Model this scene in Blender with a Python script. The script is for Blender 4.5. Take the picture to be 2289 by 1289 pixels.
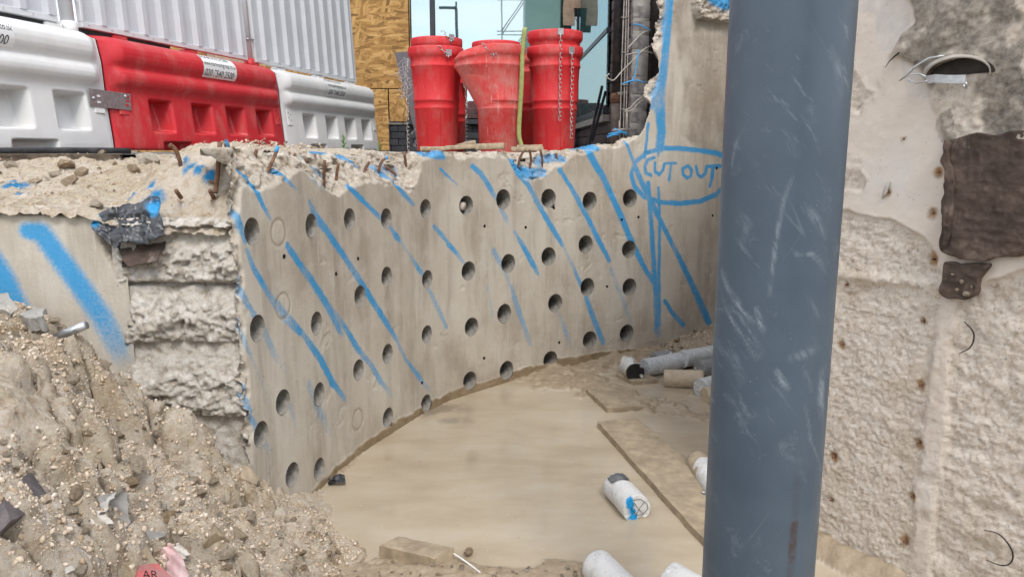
import bpy, bmesh, math, random
import numpy as np
from mathutils import Vector, Matrix

# ------------------------------------------------------------------ camera, sky, sun, exposure
scene = bpy.context.scene
for o in list(bpy.data.objects):
    bpy.data.objects.remove(o)
EYE = 1.75
FPX = 1700.0
PITCH = math.atan(306.5 / FPX)
cam_d = bpy.data.cameras.new('camera')
cam_d.sensor_width = 36.0
cam_d.lens = FPX / 2289.0 * 36.0
cam_d.clip_start = 0.05
cam_d.clip_end = 600.0
cam = bpy.data.objects.new('camera', cam_d)
scene.collection.objects.link(cam)
cam.location = (0, 0, EYE)
cam.rotation_euler = (math.pi / 2 - PITCH, 0, 0)
scene.camera = cam

SUN_EL, SUN_AZ = math.radians(50), math.radians(166)      # azimuth clockwise from +Y
world = bpy.data.worlds.new('World')
scene.world = world
world.use_nodes = True
wt = world.node_tree
wt.nodes.clear()
wo = wt.nodes.new('ShaderNodeOutputWorld')
wb = wt.nodes.new('ShaderNodeBackground')
wb.inputs['Strength'].default_value = 0.15
sky = wt.nodes.new('ShaderNodeTexSky')
sky.sky_type = 'NISHITA'
sky.sun_disc = False
sky.sun_elevation = SUN_EL
sky.sun_rotation = SUN_AZ
wtc = wt.nodes.new('ShaderNodeTexCoord')
wsep = wt.nodes.new('ShaderNodeSeparateXYZ')
wt.links.new(wtc.outputs['Generated'], wsep.inputs[0])
wmx = wt.nodes.new('ShaderNodeMath'); wmx.operation = 'MAXIMUM'; wmx.inputs[1].default_value = 0.0
wt.links.new(wsep.outputs['Z'], wmx.inputs[0])
wad = wt.nodes.new('ShaderNodeMath'); wad.operation = 'ADD'; wad.inputs[1].default_value = 0.18
wt.links.new(wmx.outputs[0], wad.inputs[0])
wdv = wt.nodes.new('ShaderNodeVectorMath'); wdv.operation = 'DIVIDE'
wt.links.new(wtc.outputs['Generated'], wdv.inputs[0])
wt.links.new(wad.outputs[0], wdv.inputs[1])
wn = wt.nodes.new('ShaderNodeTexNoise')
wn.inputs['Scale'].default_value = 1.7
wn.inputs['Detail'].default_value = 9
wn.inputs['Roughness'].default_value = 0.56
wt.links.new(wdv.outputs[0], wn.inputs['Vector'])
wr = wt.nodes.new('ShaderNodeValToRGB')
wr.color_ramp.elements[0].position = 0.30
wr.color_ramp.elements[1].position = 0.56
wt.links.new(wn.outputs['Fac'], wr.inputs[0])
wmix = wt.nodes.new('ShaderNodeMix'); wmix.data_type = 'RGBA'
wmix.inputs['B'].default_value = (7.6, 7.8, 8.1, 1)
wt.links.new(wr.outputs['Color'], wmix.inputs['Factor'])
wt.links.new(sky.outputs[0], wmix.inputs['A'])
wt.links.new(wmix.outputs['Result'], wb.inputs['Color'])
wt.links.new(wb.outputs[0], wo.inputs['Surface'])

sun_d = bpy.data.lights.new('sun', 'SUN')
sun_d.energy = 1.5
sun_d.angle = math.radians(18)
sun_d.color = (1.0, 0.96, 0.90)
sun = bpy.data.objects.new('sun', sun_d)
scene.collection.objects.link(sun)
sdir = Vector((math.sin(SUN_AZ) * math.cos(SUN_EL), math.cos(SUN_AZ) * math.cos(SUN_EL), math.sin(SUN_EL)))
sun.rotation_euler = sdir.to_track_quat('Z', 'Y').to_euler()
sun.location = sdir * 30

scene.render.engine = 'CYCLES'
scene.cycles.max_bounces = 5
scene.cycles.use_adaptive_sampling = True
scene.cycles.adaptive_threshold = 0.035
scene.cycles.diffuse_bounces = 2
scene.cycles.glossy_bounces = 3
scene.cycles.transmission_bounces = 2
scene.cycles.caustics_reflective = False
scene.cycles.caustics_refractive = False
vs = scene.view_settings
vs.view_transform = 'Standard'
vs.look = 'None'
vs.exposure = 0.66
vs.gamma = 1.0
vs.use_curve_mapping = False

# ------------------------------------------------------------------ helpers
rng = np.random.RandomState(7)
random.seed(7)
C = scene.collection
COSP, SINP = math.cos(PITCH), math.sin(PITCH)


def ray(px, py):
    x = (px - 1144.5) / FPX
    y = -(py - 644.5) / FPX
    return np.array([x, COSP + y * SINP, -SINP + y * COSP])


def at(px, py, Y):
    d = ray(px, py)
    return np.array([0, 0, EYE]) + d * (Y / d[1])


def onz(px, py, z=0.0):
    d = ray(px, py)
    return np.array([0, 0, EYE]) + d * ((z - EYE) / d[2])


def _hash(ix, iy, iz, seed):
    h = (ix.astype(np.int64) * 374761393 + iy.astype(np.int64) * 668265263 + iz.astype(np.int64) * 2147483647 + seed * 974634777) & 0xffffffff
    h = ((h ^ (h >> 13)) * 1274126177) & 0xffffffff
    h = ((h ^ (h >> 16)) * 2246822519) & 0xffffffff
    h = h ^ (h >> 15)
    return (h & 0xffffff).astype(np.float32) / np.float32(0xffffff)


def vnoise(p, seed=0):
    p = np.asarray(p, dtype=np.float64)
    f = np.floor(p)
    i = f.astype(np.int64)
    t = (p - f).astype(np.float32)
    t = t * t * t * (t * (t * 6 - 15) + 10)
    x, y, z = i[..., 0], i[..., 1], i[..., 2]
    r = 0
    for dx in (0, 1):
        wx = t[..., 0] if dx else 1 - t[..., 0]
        for dy in (0, 1):
            wy = t[..., 1] if dy else 1 - t[..., 1]
            for dz in (0, 1):
                wz = t[..., 2] if dz else 1 - t[..., 2]
                r = r + _hash(x + dx, y + dy, z + dz, seed) * wx * wy * wz
    return r * 2 - 1


def fbm(p, freq, octv=4, gain=0.5, seed=0, ridged=False):
    p = np.asarray(p, dtype=np.float64)
    a, s, r = 1.0, 0.0, 0
    for k in range(octv):
        n = vnoise(p * freq + 17.3 * k, seed + k * 13)
        if ridged:
            n = 1 - 2 * np.abs(n)
        r = r + a * n
        s += a
        a *= gain
        freq *= 2.03
    return r / s


def sstep(a, b, x):
    t = np.clip((x - a) / (b - a), 0, 1)
    return t * t * (3 - 2 * t)


def link(o, parent=None):
    C.objects.link(o)
    if parent is not None:
        o.parent = parent
    return o


def mk(name, verts, faces, mat, parent=None, smooth=True, attrs=None):
    me = bpy.data.meshes.new(name)
    verts = np.asarray(verts, dtype=np.float32)
    if isinstance(faces, np.ndarray):
        n, k = faces.shape
        me.vertices.add(len(verts))
        me.vertices.foreach_set('co', verts.ravel())
        me.loops.add(n * k)
        me.loops.foreach_set('vertex_index', faces.astype(np.int32).ravel())
        me.polygons.add(n)
        me.polygons.foreach_set('loop_start', np.arange(0, n * k, k, dtype=np.int32))
        me.update(calc_edges=True)
    else:
        me.from_pydata([tuple(map(float, v)) for v in verts], [], [tuple(map(int, f)) for f in faces])
    if smooth:
        me.polygons.foreach_set('use_smooth', np.ones(len(me.polygons), dtype=bool))
    if attrs:
        for k, v in attrs.items():
            a = me.attributes.new(k, 'FLOAT', 'POINT')
            a.data.foreach_set('value', np.asarray(v, dtype=np.float32))
    me.materials.append(mat)
    me.update()
    o = bpy.data.objects.new(name, me)
    return link(o, parent)


def from_bm(name, bm, mat, parent=None, smooth=False):
    me = bpy.data.meshes.new(name)
    bm.to_mesh(me)
    bm.free()
    if smooth:
        me.polygons.foreach_set('use_smooth', np.ones(len(me.polygons), dtype=bool))
    me.materials.append(mat)
    o = bpy.data.objects.new(name, me)
    return link(o, parent)


def share(name, me, parent=None, loc=(0, 0, 0), rot=(0, 0, 0), scale=(1, 1, 1)):
    o = bpy.data.objects.new(name, me)
    link(o, parent)
    o.location = loc
    o.rotation_euler = rot
    o.scale = scale
    return o


def tag(o, label, cat, group=None):
    o['label'] = label
    o['category'] = cat
    if group:
        o['group'] = group
    return o


def empty(name, loc=(0, 0, 0), rot=(0, 0, 0), label=None, cat=None, group=None):
    o = bpy.data.objects.new(name, None)
    o.empty_display_size = 0.1
    link(o)
    o.location = loc
    o.rotation_euler = rot
    if label:
        tag(o, label, cat, group)
    return o


def struct(o):
    o['kind'] = 'structure'
    return o


def stuff(o):
    o['kind'] = 'stuff'
    return o


def grid_faces(nu, nv):
    i = np.arange(nu - 1)[:, None] * nv + np.arange(nv - 1)[None, :]
    i = i.ravel()
    return np.stack([i, i + nv, i + nv + 1, i + 1], 1)


def compact(verts, faces, attrs=None):
    used = np.zeros(len(verts), bool)
    used[faces.ravel()] = True
    mp = -np.ones(len(verts), dtype=np.int64)
    mp[used] = np.arange(used.sum())
    at_ = {k: np.asarray(v)[used] for k, v in (attrs or {}).items()}
    return verts[used], mp[faces], at_


def boundary_edges(faces):
    e = np.concatenate([faces[:, [0, 1]], faces[:, [1, 2]], faces[:, [2, 3]], faces[:, [3, 0]]])
    key = np.sort(e, 1)
    k = key[:, 0].astype(np.int64) * 10000000 + key[:, 1]
    u, idx, cnt = np.unique(k, return_index=True, return_counts=True)
    return e[idx[cnt == 1]]


def tube_geo(pts, rad, seg=10, cap=True):
    pts = [Vector(p) for p in pts]
    n = len(pts)
    if not hasattr(rad, '__len__'):
        rad = [rad] * n
    V, Fc = [], []
    up = None
    for k in range(n):
        t = (pts[min(k + 1, n - 1)] - pts[max(k - 1, 0)]).normalized()
        if up is None:
            up = Vector((0, 0, 1)) if abs(t.z) < 0.9 else Vector((1, 0, 0))
        a = t.cross(up).normalized()
        b = a.cross(t).normalized()
        up = b
        for j in range(seg):
            th = 2 * math.pi * j / seg
            V.append(pts[k] + (a * math.cos(th) + b * math.sin(th)) * rad[k])
    for k in range(n - 1):
        for j in range(seg):
            j2 = (j + 1) % seg
            Fc.append((k * seg + j, k * seg + j2, (k + 1) * seg + j2, (k + 1) * seg + j))
    if cap:
        Fc.append(tuple(range(seg - 1, -1, -1)))
        Fc.append(tuple((n - 1) * seg + j for j in range(seg)))
    return V, Fc


def tube(name, pts, rad, mat, parent=None, seg=10, smooth=True):
    V, Fc = tube_geo(pts, rad, seg)
    return mk(name, np.array([tuple(v) for v in V]), Fc, mat, parent, smooth)


def lathe_geo(prof, seg=40, rf=None):
    """closed profile loop of (r, z); rf(theta, r, z) may change the radius"""
    n = len(prof)
    V, Fc = [], []
    for j in range(seg):
        th = 2 * math.pi * j / seg
        for (r, z) in prof:
            rr = rf(th, r, z) if rf else r
            V.append((rr * math.cos(th), rr * math.sin(th), z))
    for j in range(seg):
        j2 = (j + 1) % seg
        for k in range(n - 1):
            Fc.append((j * n + k, j2 * n + k, j2 * n + k + 1, j * n + k + 1))
    return np.array(V), Fc


def box_bm(sx, sy, sz, bev=0.004, bm=None, mtx=None, seg=1):
    b = bmesh.new()
    bmesh.ops.create_cube(b, size=1.0)
    bmesh.ops.scale(b, vec=(sx, sy, sz), verts=b.verts)
    if bev > 0:
        bmesh.ops.bevel(b, geom=b.edges[:], offset=bev, segments=seg, affect='EDGES', profile=0.6)
    if mtx is not None:
        bmesh.ops.transform(b, matrix=mtx, verts=b.verts)
    if bm is None:
        return b
    me = bpy.data.meshes.new('tmp')
    b.to_mesh(me)
    b.free()
    bm.from_mesh(me)
    bpy.data.meshes.remove(me)
    return bm


def box(name, size, loc, mat, parent=None, rot=(0, 0, 0), bev=0.004):
    o = from_bm(name, box_bm(*size, bev=bev), mat, parent)
    o.location = loc
    o.rotation_euler = rot
    return o


def rough_board(name, L, W, T, mat, jag=0.004, seed=0, nL=40, nW=6):
    """a solid sawn board lying on +Z with slightly uneven faces and worn edges; origin at the middle of its underside"""
    bm = bmesh.new()
    bmesh.ops.create_cube(bm, size=1.0)
    bmesh.ops.scale(bm, vec=(L, W, T), verts=bm.verts)
    bmesh.ops.bevel(bm, geom=bm.edges[:], offset=min(T, W) * 0.05, segments=1, affect='EDGES')
    le = [e for e in bm.edges if abs((e.verts[0].co - e.verts[1].co).x) > L * 0.5]
    bmesh.ops.subdivide_edges(bm, edges=le, cuts=nL, use_grid_fill=True)
    co = np.array([tuple(v.co) for v in bm.verts])
    n = np.stack([fbm(co + k * 7.7, 9, 3, seed=seed + k) for k in range(3)], 1) * jag
    n += np.stack([fbm(co + k * 3.3, 40, 2, seed=seed + 5 + k) for k in range(3)], 1) * jag * 0.5
    for v, d in zip(bm.verts, n):
        v.co += Vector(d)
        v.co.z += T / 2
    o = from_bm(name, bm, mat, None, smooth=True)
    return o


def catmull(P, n):
    P = np.asarray(P, float)
    Q = np.vstack([2 * P[0] - P[1], P, 2 * P[-1] - P[-2]])
    out = []
    for i in range(1, len(Q) - 2):
        p0, p1, p2, p3 = Q[i - 1:i + 3]
        for t in np.linspace(0, 1, n, endpoint=False):
            out.append(0.5 * ((2 * p1) + (-p0 + p2) * t + (2 * p0 - 5 * p1 + 4 * p2 - p3) * t * t + (-p0 + 3 * p1 - 3 * p2 + p3) * t ** 3))
    out.append(P[-1])
    return np.array(out)


def text_mesh(body, size, shear=0.0, space=1.0):
    cu = bpy.data.curves.new('lettering', 'FONT')
    cu.body = body
    cu.size = size
    cu.shear = shear
    cu.space_character = space
    cu.align_x = 'CENTER'
    cu.align_y = 'CENTER'
    cu.resolution_u = 3
    o = bpy.data.objects.new('lettering', cu)
    C.objects.link(o)
    me = bpy.data.meshes.new_from_object(o)
    bpy.data.objects.remove(o)
    bpy.data.curves.remove(cu)
    return me


# ------------------------------------------------------------------ materials
def srgb(r, g, b):
    f = lambda c: (c / 255 / 12.92) if c / 255 <= 0.04045 else ((c / 255 + 0.055) / 1.055) ** 2.4
    return (f(r), f(g), f(b), 1.0)


class M:
    def __init__(s, name):
        s.m = bpy.data.materials.new(name)
        s.m.use_nodes = True
        s.t = s.m.node_tree
        s.t.nodes.clear()
        s.out = s.t.nodes.new('ShaderNodeOutputMaterial')
        s._co = None

    def n(s, typ, **kw):
        nd = s.t.nodes.new(typ)
        for k, v in kw.items():
            setattr(nd, k, v)
        return nd

    def put(s, sock, v):
        if v is None:
            return
        if isinstance(v, bpy.types.NodeSocket):
            s.t.links.new(v, sock)
        else:
            if isinstance(v, (tuple, list)) and len(v) == 3 and sock.type == 'RGBA':
                v = (*v, 1)
            sock.default_value = v

    def co(s):
        if s._co is None:
            s._co = s.n('ShaderNodeTexCoord')
        return s._co.outputs['Object']

    def map(s, scale=(1, 1, 1), rot=(0, 0, 0), loc=(0, 0, 0), vec=None):
        nd = s.n('ShaderNodeMapping')
        s.put(nd.inputs['Vector'], vec if vec is not None else s.co())
        nd.inputs['Scale'].default_value = scale
        nd.inputs['Rotation'].default_value = rot
        nd.inputs['Location'].default_value = loc
        return nd.outputs[0]

    def noise(s, scale, detail=4, rough=0.55, vec=None, dist=0.0):
        nd = s.n('ShaderNodeTexNoise')
        s.put(nd.inputs['Vector'], vec if vec is not None else s.co())
        nd.inputs['Scale'].default_value = scale
        nd.inputs['Detail'].default_value = detail
        nd.inputs['Roughness'].default_value = rough
        nd.inputs['Distortion'].default_value = dist
        return nd.outputs['Fac']

    def voro(s, scale, feature='F1', out='Distance', vec=None, rnd=1.0):
        nd = s.n('ShaderNodeTexVoronoi', feature=feature)
        s.put(nd.inputs['Vector'], vec if vec is not None else s.co())
        nd.inputs['Scale'].default_value = scale
        nd.inputs['Randomness'].default_value = rnd
        return nd.outputs[out]

    def ramp(s, fac, stops):
        nd = s.n('ShaderNodeValToRGB')
        el = nd.color_ramp.elements
        while len(el) < len(stops):
            el.new(0.5)
        for e, (p, c) in zip(el, stops):
            e.position = p
            e.color = c if hasattr(c, '__len__') else (c, c, c, 1)
        s.put(nd.inputs[0], fac)
        return nd.outputs[0]

    def mix(s, fac, a, b, blend='MIX'):
        nd = s.n('ShaderNodeMix', data_type='RGBA', blend_type=blend)
        s.put(nd.inputs['Factor'], fac)
        s.put(nd.inputs['A'], a)
        s.put(nd.inputs['B'], b)
        return nd.outputs['Result']

    def math(s, op, a, b=0.5, clamp=False):
        nd = s.n('ShaderNodeMath', operation=op, use_clamp=clamp)
        s.put(nd.inputs[0], a)
        s.put(nd.inputs[1], b)
        return nd.outputs[0]

    def attr(s, name):
        nd = s.n('ShaderNodeAttribute', attribute_name=name)
        return nd.outputs['Fac']

    def rand(s):
        return s.n('ShaderNodeObjectInfo').outputs['Random']

    def hsv(s, col, h=0.5, sat=1.0, val=1.0):
        nd = s.n('ShaderNodeHueSaturation')
        s.put(nd.inputs['Hue'], h)
        s.put(nd.inputs['Saturation'], sat)
        s.put(nd.inputs['Value'], val)
        s.put(nd.inputs['Color'], col)
        return nd.outputs[0]

    def bump(s, h, strength=0.4, dist=0.01, normal=None):
        nd = s.n('ShaderNodeBump')
        s.put(nd.inputs['Strength'], strength)
        nd.inputs['Distance'].default_value = dist
        s.put(nd.inputs['Height'], h)
        if normal is not None:
            s.put(nd.inputs['Normal'], normal)
        return nd.outputs[0]

    def bsdf(s, color, rough=0.8, metal=0.0, normal=None, spec=0.5, coat=0.0):
        b = s.n('ShaderNodeBsdfPrincipled')
        s.put(b.inputs['Base Color'], color)
        s.put(b.inputs['Roughness'], rough)
        s.put(b.inputs['Metallic'], metal)
        s.put(b.inputs['Specular IOR Level'], spec)
        s.put(b.inputs['Coat Weight'], coat)
        if normal is not None:
            s.put(b.inputs['Normal'], normal)
        s.t.links.new(b.outputs[0], s.out.inputs['Surface'])
        s.b = b
        return s.m


BLUE = srgb(14, 142, 200)


def spray(m, scale=70):
    '''spray paint cover: solid where the can lingered, breaking up into speckle where it thins'''
    n = m.noise(scale, 3, 0.6)
    k = m.math('ADD', m.math('MULTIPLY', m.attr('paint'), 1.30), m.math('MULTIPLY', m.math('SUBTRACT', n, 0.5), 1.1))
    return m.math('MULTIPLY', m.math('SUBTRACT', k, 0.20, True), 0.88)




def mat_wall():
    m = M('formed concrete')
    big = m.noise(1.6, 5, 0.6)
    streak = m.noise(2.2, 5, 0.62, vec=m.map((3.2, 3.2, 0.55)))
    blot = m.noise(7.0, 6, 0.65)
    c = m.ramp(big, [(0.3, (0.37, 0.315, 0.25, 1)), (0.5, (0.50, 0.45, 0.378, 1)), (0.7, (0.55, 0.515, 0.45, 1))])
    c = m.mix(m.ramp(streak, [(0.46, 0.0), (0.68, 0.60)]), c, (0.285, 0.24, 0.19))
    c = m.mix(m.ramp(blot, [(0.52, 0.0), (0.75, 0.5)]), c, (0.60, 0.565, 0.50))
    runs = m.noise(9.0, 4, 0.6, vec=m.map((4.5, 4.5, 0.22), loc=(3, 1, 0)))
    c = m.mix(m.ramp(runs, [(0.60, 0.0), (0.68, 0.35)]), c, (0.60, 0.56, 0.50))
    pits = m.voro(38)
    pk = m.noise(15, 3, 0.5)
    pit = m.math('MULTIPLY', m.ramp(pits, [(0.07, 1.0), (0.13, 0.0)]), m.ramp(pk, [(0.55, 0.0), (0.62, 1.0)]))
    c = m.mix(m.math('MULTIPLY', pit, 0.8), c, (0.10, 0.085, 0.07))
    c = m.mix(m.math('MULTIPLY', m.attr('stain'), m.ramp(m.noise(4, 6, 0.7, vec=m.map((1.6, 1.6, 0.9))), [(0.38, 0.2), (0.62, 0.8)])), c, (0.21, 0.175, 0.135))
    ro = m.attr('rough')
    agg = m.voro(75, out='Color')
    rc = m.ramp(m.noise(24, 6, 0.75), [(0.32, (0.26, 0.20, 0.145, 1)), (0.46, (0.45, 0.385, 0.31, 1)), (0.64, (0.59, 0.54, 0.475, 1))])
    rc = m.mix(0.25, rc, m.hsv(agg, 0.5, 0.12, 0.9), 'OVERLAY')
    c = m.mix(ro, c, rc)
    mud = m.attr('mud')
    mc = m.ramp(m.noise(12, 5, 0.6), [(0.3, (0.19, 0.135, 0.075, 1)), (0.7, (0.30, 0.225, 0.145, 1))])
    c = m.mix(mud, c, mc)
    c = m.mix(spray(m), c, BLUE)
    h1 = m.noise(55, 5, 0.72)
    h2 = m.noise(45, 5, 0.78)
    h = m.mix(ro, m.math('MULTIPLY', h1, 0.35), m.math('MULTIPLY', h2, 2.0))
    h = m.math('SUBTRACT', h, m.math('MULTIPLY', pit, 0.6))
    nrm = m.bump(h, 0.55, 0.018)
    r = m.mix(mud, (0.86,) * 3, (0.42,) * 3)
    return m.bsdf(c, r, normal=nrm, spec=0.3)


def mat_broken(name, lo, mid, hi, paint=True, scale=24):
    m = M(name)
    c = m.ramp(m.noise(scale, 6, 0.75), [(0.34, lo), (0.48, mid), (0.64, hi)])
    ag = m.voro(42)
    agc = m.hsv(m.voro(42, out='Color'), 0.5, 0.35, 0.75)
    am = m.math('MULTIPLY', m.ramp(ag, [(0.22, 1.0), (0.3, 0.0)]), m.ramp(m.noise(6, 2), [(0.42, 0.0), (0.6, 0.55)]))
    c = m.mix(am, c, m.mix(0.55, agc, (0.42, 0.37, 0.31)))
    if paint:
        c = m.mix(spray(m), c, BLUE)
    h = m.noise(42, 7, 0.82)
    return m.bsdf(c, 0.93, normal=m.bump(h, 0.7, 0.025), spec=0.2)


def mat_plain(name, col, rough=0.6, metal=0.0, var=0.12, scale=20, bump=0.1, bscale=60, spec=0.5, dirt=None, dirt_amt=0.5, dist=0.004, coat=0.0):
    m = M(name)
    f = m.noise(scale, 5, 0.6)
    lo = tuple(c * (1 - var) for c in col[:3])
    hi = tuple(min(1, c * (1 + var)) for c in col[:3])
    c = m.ramp(f, [(0.35, (*lo, 1)), (0.65, (*hi, 1))])
    if dirt:
        c = m.mix(m.ramp(m.noise(scale * 0.4, 8, 0.7), [(0.5, 0.0), (0.72, dirt_amt)]), c, dirt)
    nr = m.bump(m.noise(bscale, 6, 0.65), bump, dist) if bump else None
    return m.bsdf(c, rough, metal, nr, spec, coat)


MAT = {}
MAT['wall'] = mat_wall()
MAT['broken'] = mat_broken('broken concrete', (0.35, 0.295, 0.235, 1), (0.59, 0.535, 0.465, 1), (0.72, 0.685, 0.635, 1))


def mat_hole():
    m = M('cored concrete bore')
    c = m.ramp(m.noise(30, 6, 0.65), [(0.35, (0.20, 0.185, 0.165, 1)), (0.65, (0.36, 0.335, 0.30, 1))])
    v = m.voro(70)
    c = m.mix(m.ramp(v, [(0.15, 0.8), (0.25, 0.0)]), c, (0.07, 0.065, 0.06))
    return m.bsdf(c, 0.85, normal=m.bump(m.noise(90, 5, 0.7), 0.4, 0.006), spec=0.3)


MAT['hole'] = mat_hole()


def mat_mound(g=1.0, brown=0.75):
    m = M('dusty spoil')
    a = m.noise(2.6, 5, 0.6)
    b = m.noise(13, 6, 0.75)
    c = m.ramp(b, [(0.3, (0.46, 0.345, 0.24, 1)), (0.48, (0.69, 0.565, 0.435, 1)), (0.68, (0.79, 0.69, 0.57, 1))])
    c = m.mix(m.ramp(a, [(0.50, 0.0), (0.66, brown * 0.75)]), c, m.ramp(b, [(0.3, (0.36, 0.265, 0.155, 1)), (0.7, (0.62, 0.50, 0.35, 1))]))
    c = m.mix(m.attr('clay'), c, m.ramp(m.noise(25, 6, 0.7), [(0.35, (0.17, 0.11, 0.055, 1)), (0.65, (0.42, 0.30, 0.16, 1))]))
    gr = m.voro(95, out='Color')
    c = m.mix(0.22, c, m.hsv(gr, 0.5, 0.1, 1.0), 'OVERLAY')
    h = m.noise(38, 7, 0.82)
    c = m.mix(m.math('MULTIPLY', m.attr('paint'), 0.95), c, BLUE)
    return m.bsdf(c, 0.95, normal=m.bump(h, 0.95, 0.03), spec=0.15)


MAT['mound'] = mat_mound()


def mat_stone(name, cols):
    m = M(name)
    c = m.ramp(m.rand(), cols)
    nn_ = m.noise(3.0, 6, 0.75)
    c = m.hsv(c, 0.5, 1.0, m.ramp(nn_, [(0.3, 0.62), (0.7, 1.2)]))
    return m.bsdf(c, 0.95, normal=m.bump(nn_, 1.0, 0.03), spec=0.15)


MAT['stone'] = mat_stone('stone', [(0.0, (0.58, 0.48, 0.375, 1)), (0.3, (0.50, 0.39, 0.28, 1)), (0.55, (0.62, 0.545, 0.455, 1)), (0.8, (0.42, 0.305, 0.19, 1)), (1.0, (0.54, 0.445, 0.35, 1))])


def mat_gravel():
    m = M('gravel')
    c = m.ramp(m.attr('tone'), [(0.0, (0.34, 0.245, 0.155, 1)), (0.3, (0.53, 0.42, 0.315, 1)), (0.85, (0.62, 0.52, 0.415, 1)), (1.0, (0.68, 0.60, 0.51, 1))])
    return m.bsdf(c, 0.95, normal=m.bump(m.noise(120, 4, 0.7), 0.4, 0.004), spec=0.15)


MAT['gravel'] = mat_gravel()


def mat_floor():
    m = M('wet mud')
    wet = m.attr('wet')
    sil = m.noise(1.3, 6, 0.6, vec=m.map((1, 2.2, 1)))
    c = m.ramp(sil, [(0.3, (0.37, 0.295, 0.205, 1)), (0.5, (0.45, 0.372, 0.27, 1)), (0.7, (0.50, 0.43, 0.335, 1))])
    dry = m.ramp(m.noise(18, 8, 0.7), [(0.3, (0.25, 0.185, 0.115, 1)), (0.7, (0.42, 0.335, 0.24, 1))])
    c = m.mix(wet, dry, c)
    fl = m.math('MULTIPLY', m.ramp(m.voro(32), [(0.05, 1.0), (0.08, 0.0)]), m.ramp(m.noise(5, 3), [(0.46, 0.0), (0.58, 1.0)]))
    c = m.mix(fl, c, (0.75, 0.70, 0.62))
    sc = m.math('MULTIPLY', m.ramp(m.noise(7, 10, 0.75, vec=m.map((1, 2.0, 1), loc=(4, 2, 0))), [(0.62, 0.0), (0.72, 0.55)]), 1.0)
    c = m.mix(sc, c, (0.20, 0.155, 0.11))
    c = m.mix(m.attr('oil'), c, (0.06, 0.055, 0.05))  # darkens the floor in a few smudged patches
    h = m.math('MULTIPLY', m.noise(30, 5, 0.75), m.ramp(wet, [(0.0, 1.0), (1.0, 0.03)]))
    rg = m.math('ADD', m.ramp(wet, [(0.0, 0.55), (1.0, 0.05)]), m.ramp(m.noise(2.6, 5, 0.65), [(0.42, 0.0), (0.62, 0.22)]))
    return m.bsdf(c, rg, normal=m.bump(h, 0.6, 0.012), spec=0.5)


MAT['floor'] = mat_floor()


def mat_pillar():
    m = M('blue grey paint')
    c = m.ramp(m.noise(5, 5, 0.6), [(0.3, (0.046, 0.068, 0.096, 1)), (0.7, (0.062, 0.088, 0.118, 1))])
    sc1 = m.noise(9, 5, 0.7, vec=m.map((7.0, 1.0, 1.0), vec=m.map((1, 1, 1), rot=(0, 0.65, 0))))
    sc2 = m.noise(2.2, 3, 0.6)
    scr = m.math('MULTIPLY', m.ramp(sc1, [(0.60, 0.0), (0.70, 0.75)]), m.ramp(sc2, [(0.46, 0.0), (0.6, 0.8)]))
    c = m.mix(m.math('MULTIPLY', scr, 0.6), c, (0.26, 0.30, 0.34))
    for rt_, mk_, st_ in ((0.6, 1.3, 0.0), (-0.55, 1.9, 3.0)):
        ln = m.noise(3.0, 0, 0.5, vec=m.map((5.0, 1.0, 0.25), vec=m.map((1, 1, 1), rot=(0, rt_, 0), loc=(st_, st_, 0))))
        line = m.ramp(ln, [(0.492, 0.0), (0.499, 1.0), (0.506, 0.0)])
        msk = m.ramp(m.noise(mk_ * 2.4, 2, 0.5, vec=m.map((1, 1, 1), loc=(st_, 0, st_))), [(0.60, 0.0), (0.72, 0.35)])
        c = m.mix(m.math('MULTIPLY', line, msk), c, (0.22, 0.25, 0.28))
    dus = m.math('MULTIPLY', m.ramp(m.noise(8, 6, 0.75), [(0.60, 0.0), (0.74, 0.28)]), 1.0)
    c = m.mix(dus, c, (0.30, 0.33, 0.36))
    spk = m.math('MULTIPLY', m.ramp(m.voro(60), [(0.05, 1.0), (0.08, 0.0)]), m.ramp(m.noise(9, 2), [(0.58, 0.0), (0.66, 0.8)]))
    c = m.mix(spk, c, (0.55, 0.56, 0.55))
    fl2 = m.noise(12, 5, 0.7, vec=m.map((8.0, 1.0, 0.8), vec=m.map((1, 1, 1), rot=(0, -0.5, 0))))
    c = m.mix(m.math('MULTIPLY', m.ramp(fl2, [(0.68, 0.0), (0.75, 0.5)]), m.ramp(m.noise(1.7, 3), [(0.5, 0.0), (0.6, 1.0)])), c, (0.25, 0.29, 0.33))
    scf = m.math('MULTIPLY', m.attr('scuff'), m.ramp(m.noise(22, 5, 0.7, vec=m.map((5.0, 1.0, 1.0), vec=m.map((1, 1, 1), rot=(0, 0.5, 0)))), [(0.40, 0.05), (0.60, 0.8)]))
    c = m.mix(scf, c, (0.27, 0.31, 0.35))
    rust = m.attr('rust')
    c = m.mix(m.math('MULTIPLY', rust, m.ramp(m.noise(45, 6, 0.7), [(0.35, 0.2), (0.6, 1.0)]), True), c, (0.045, 0.022, 0.014))
    return m.bsdf(c, m.ramp(m.noise(7, 5, 0.7), [(0.35, 0.34), (0.65, 0.52)]), 0.0, m.bump(m.noise(130, 4, 0.6), 0.12, 0.003), 0.45)


MAT['pillar'] = mat_pillar()


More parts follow.
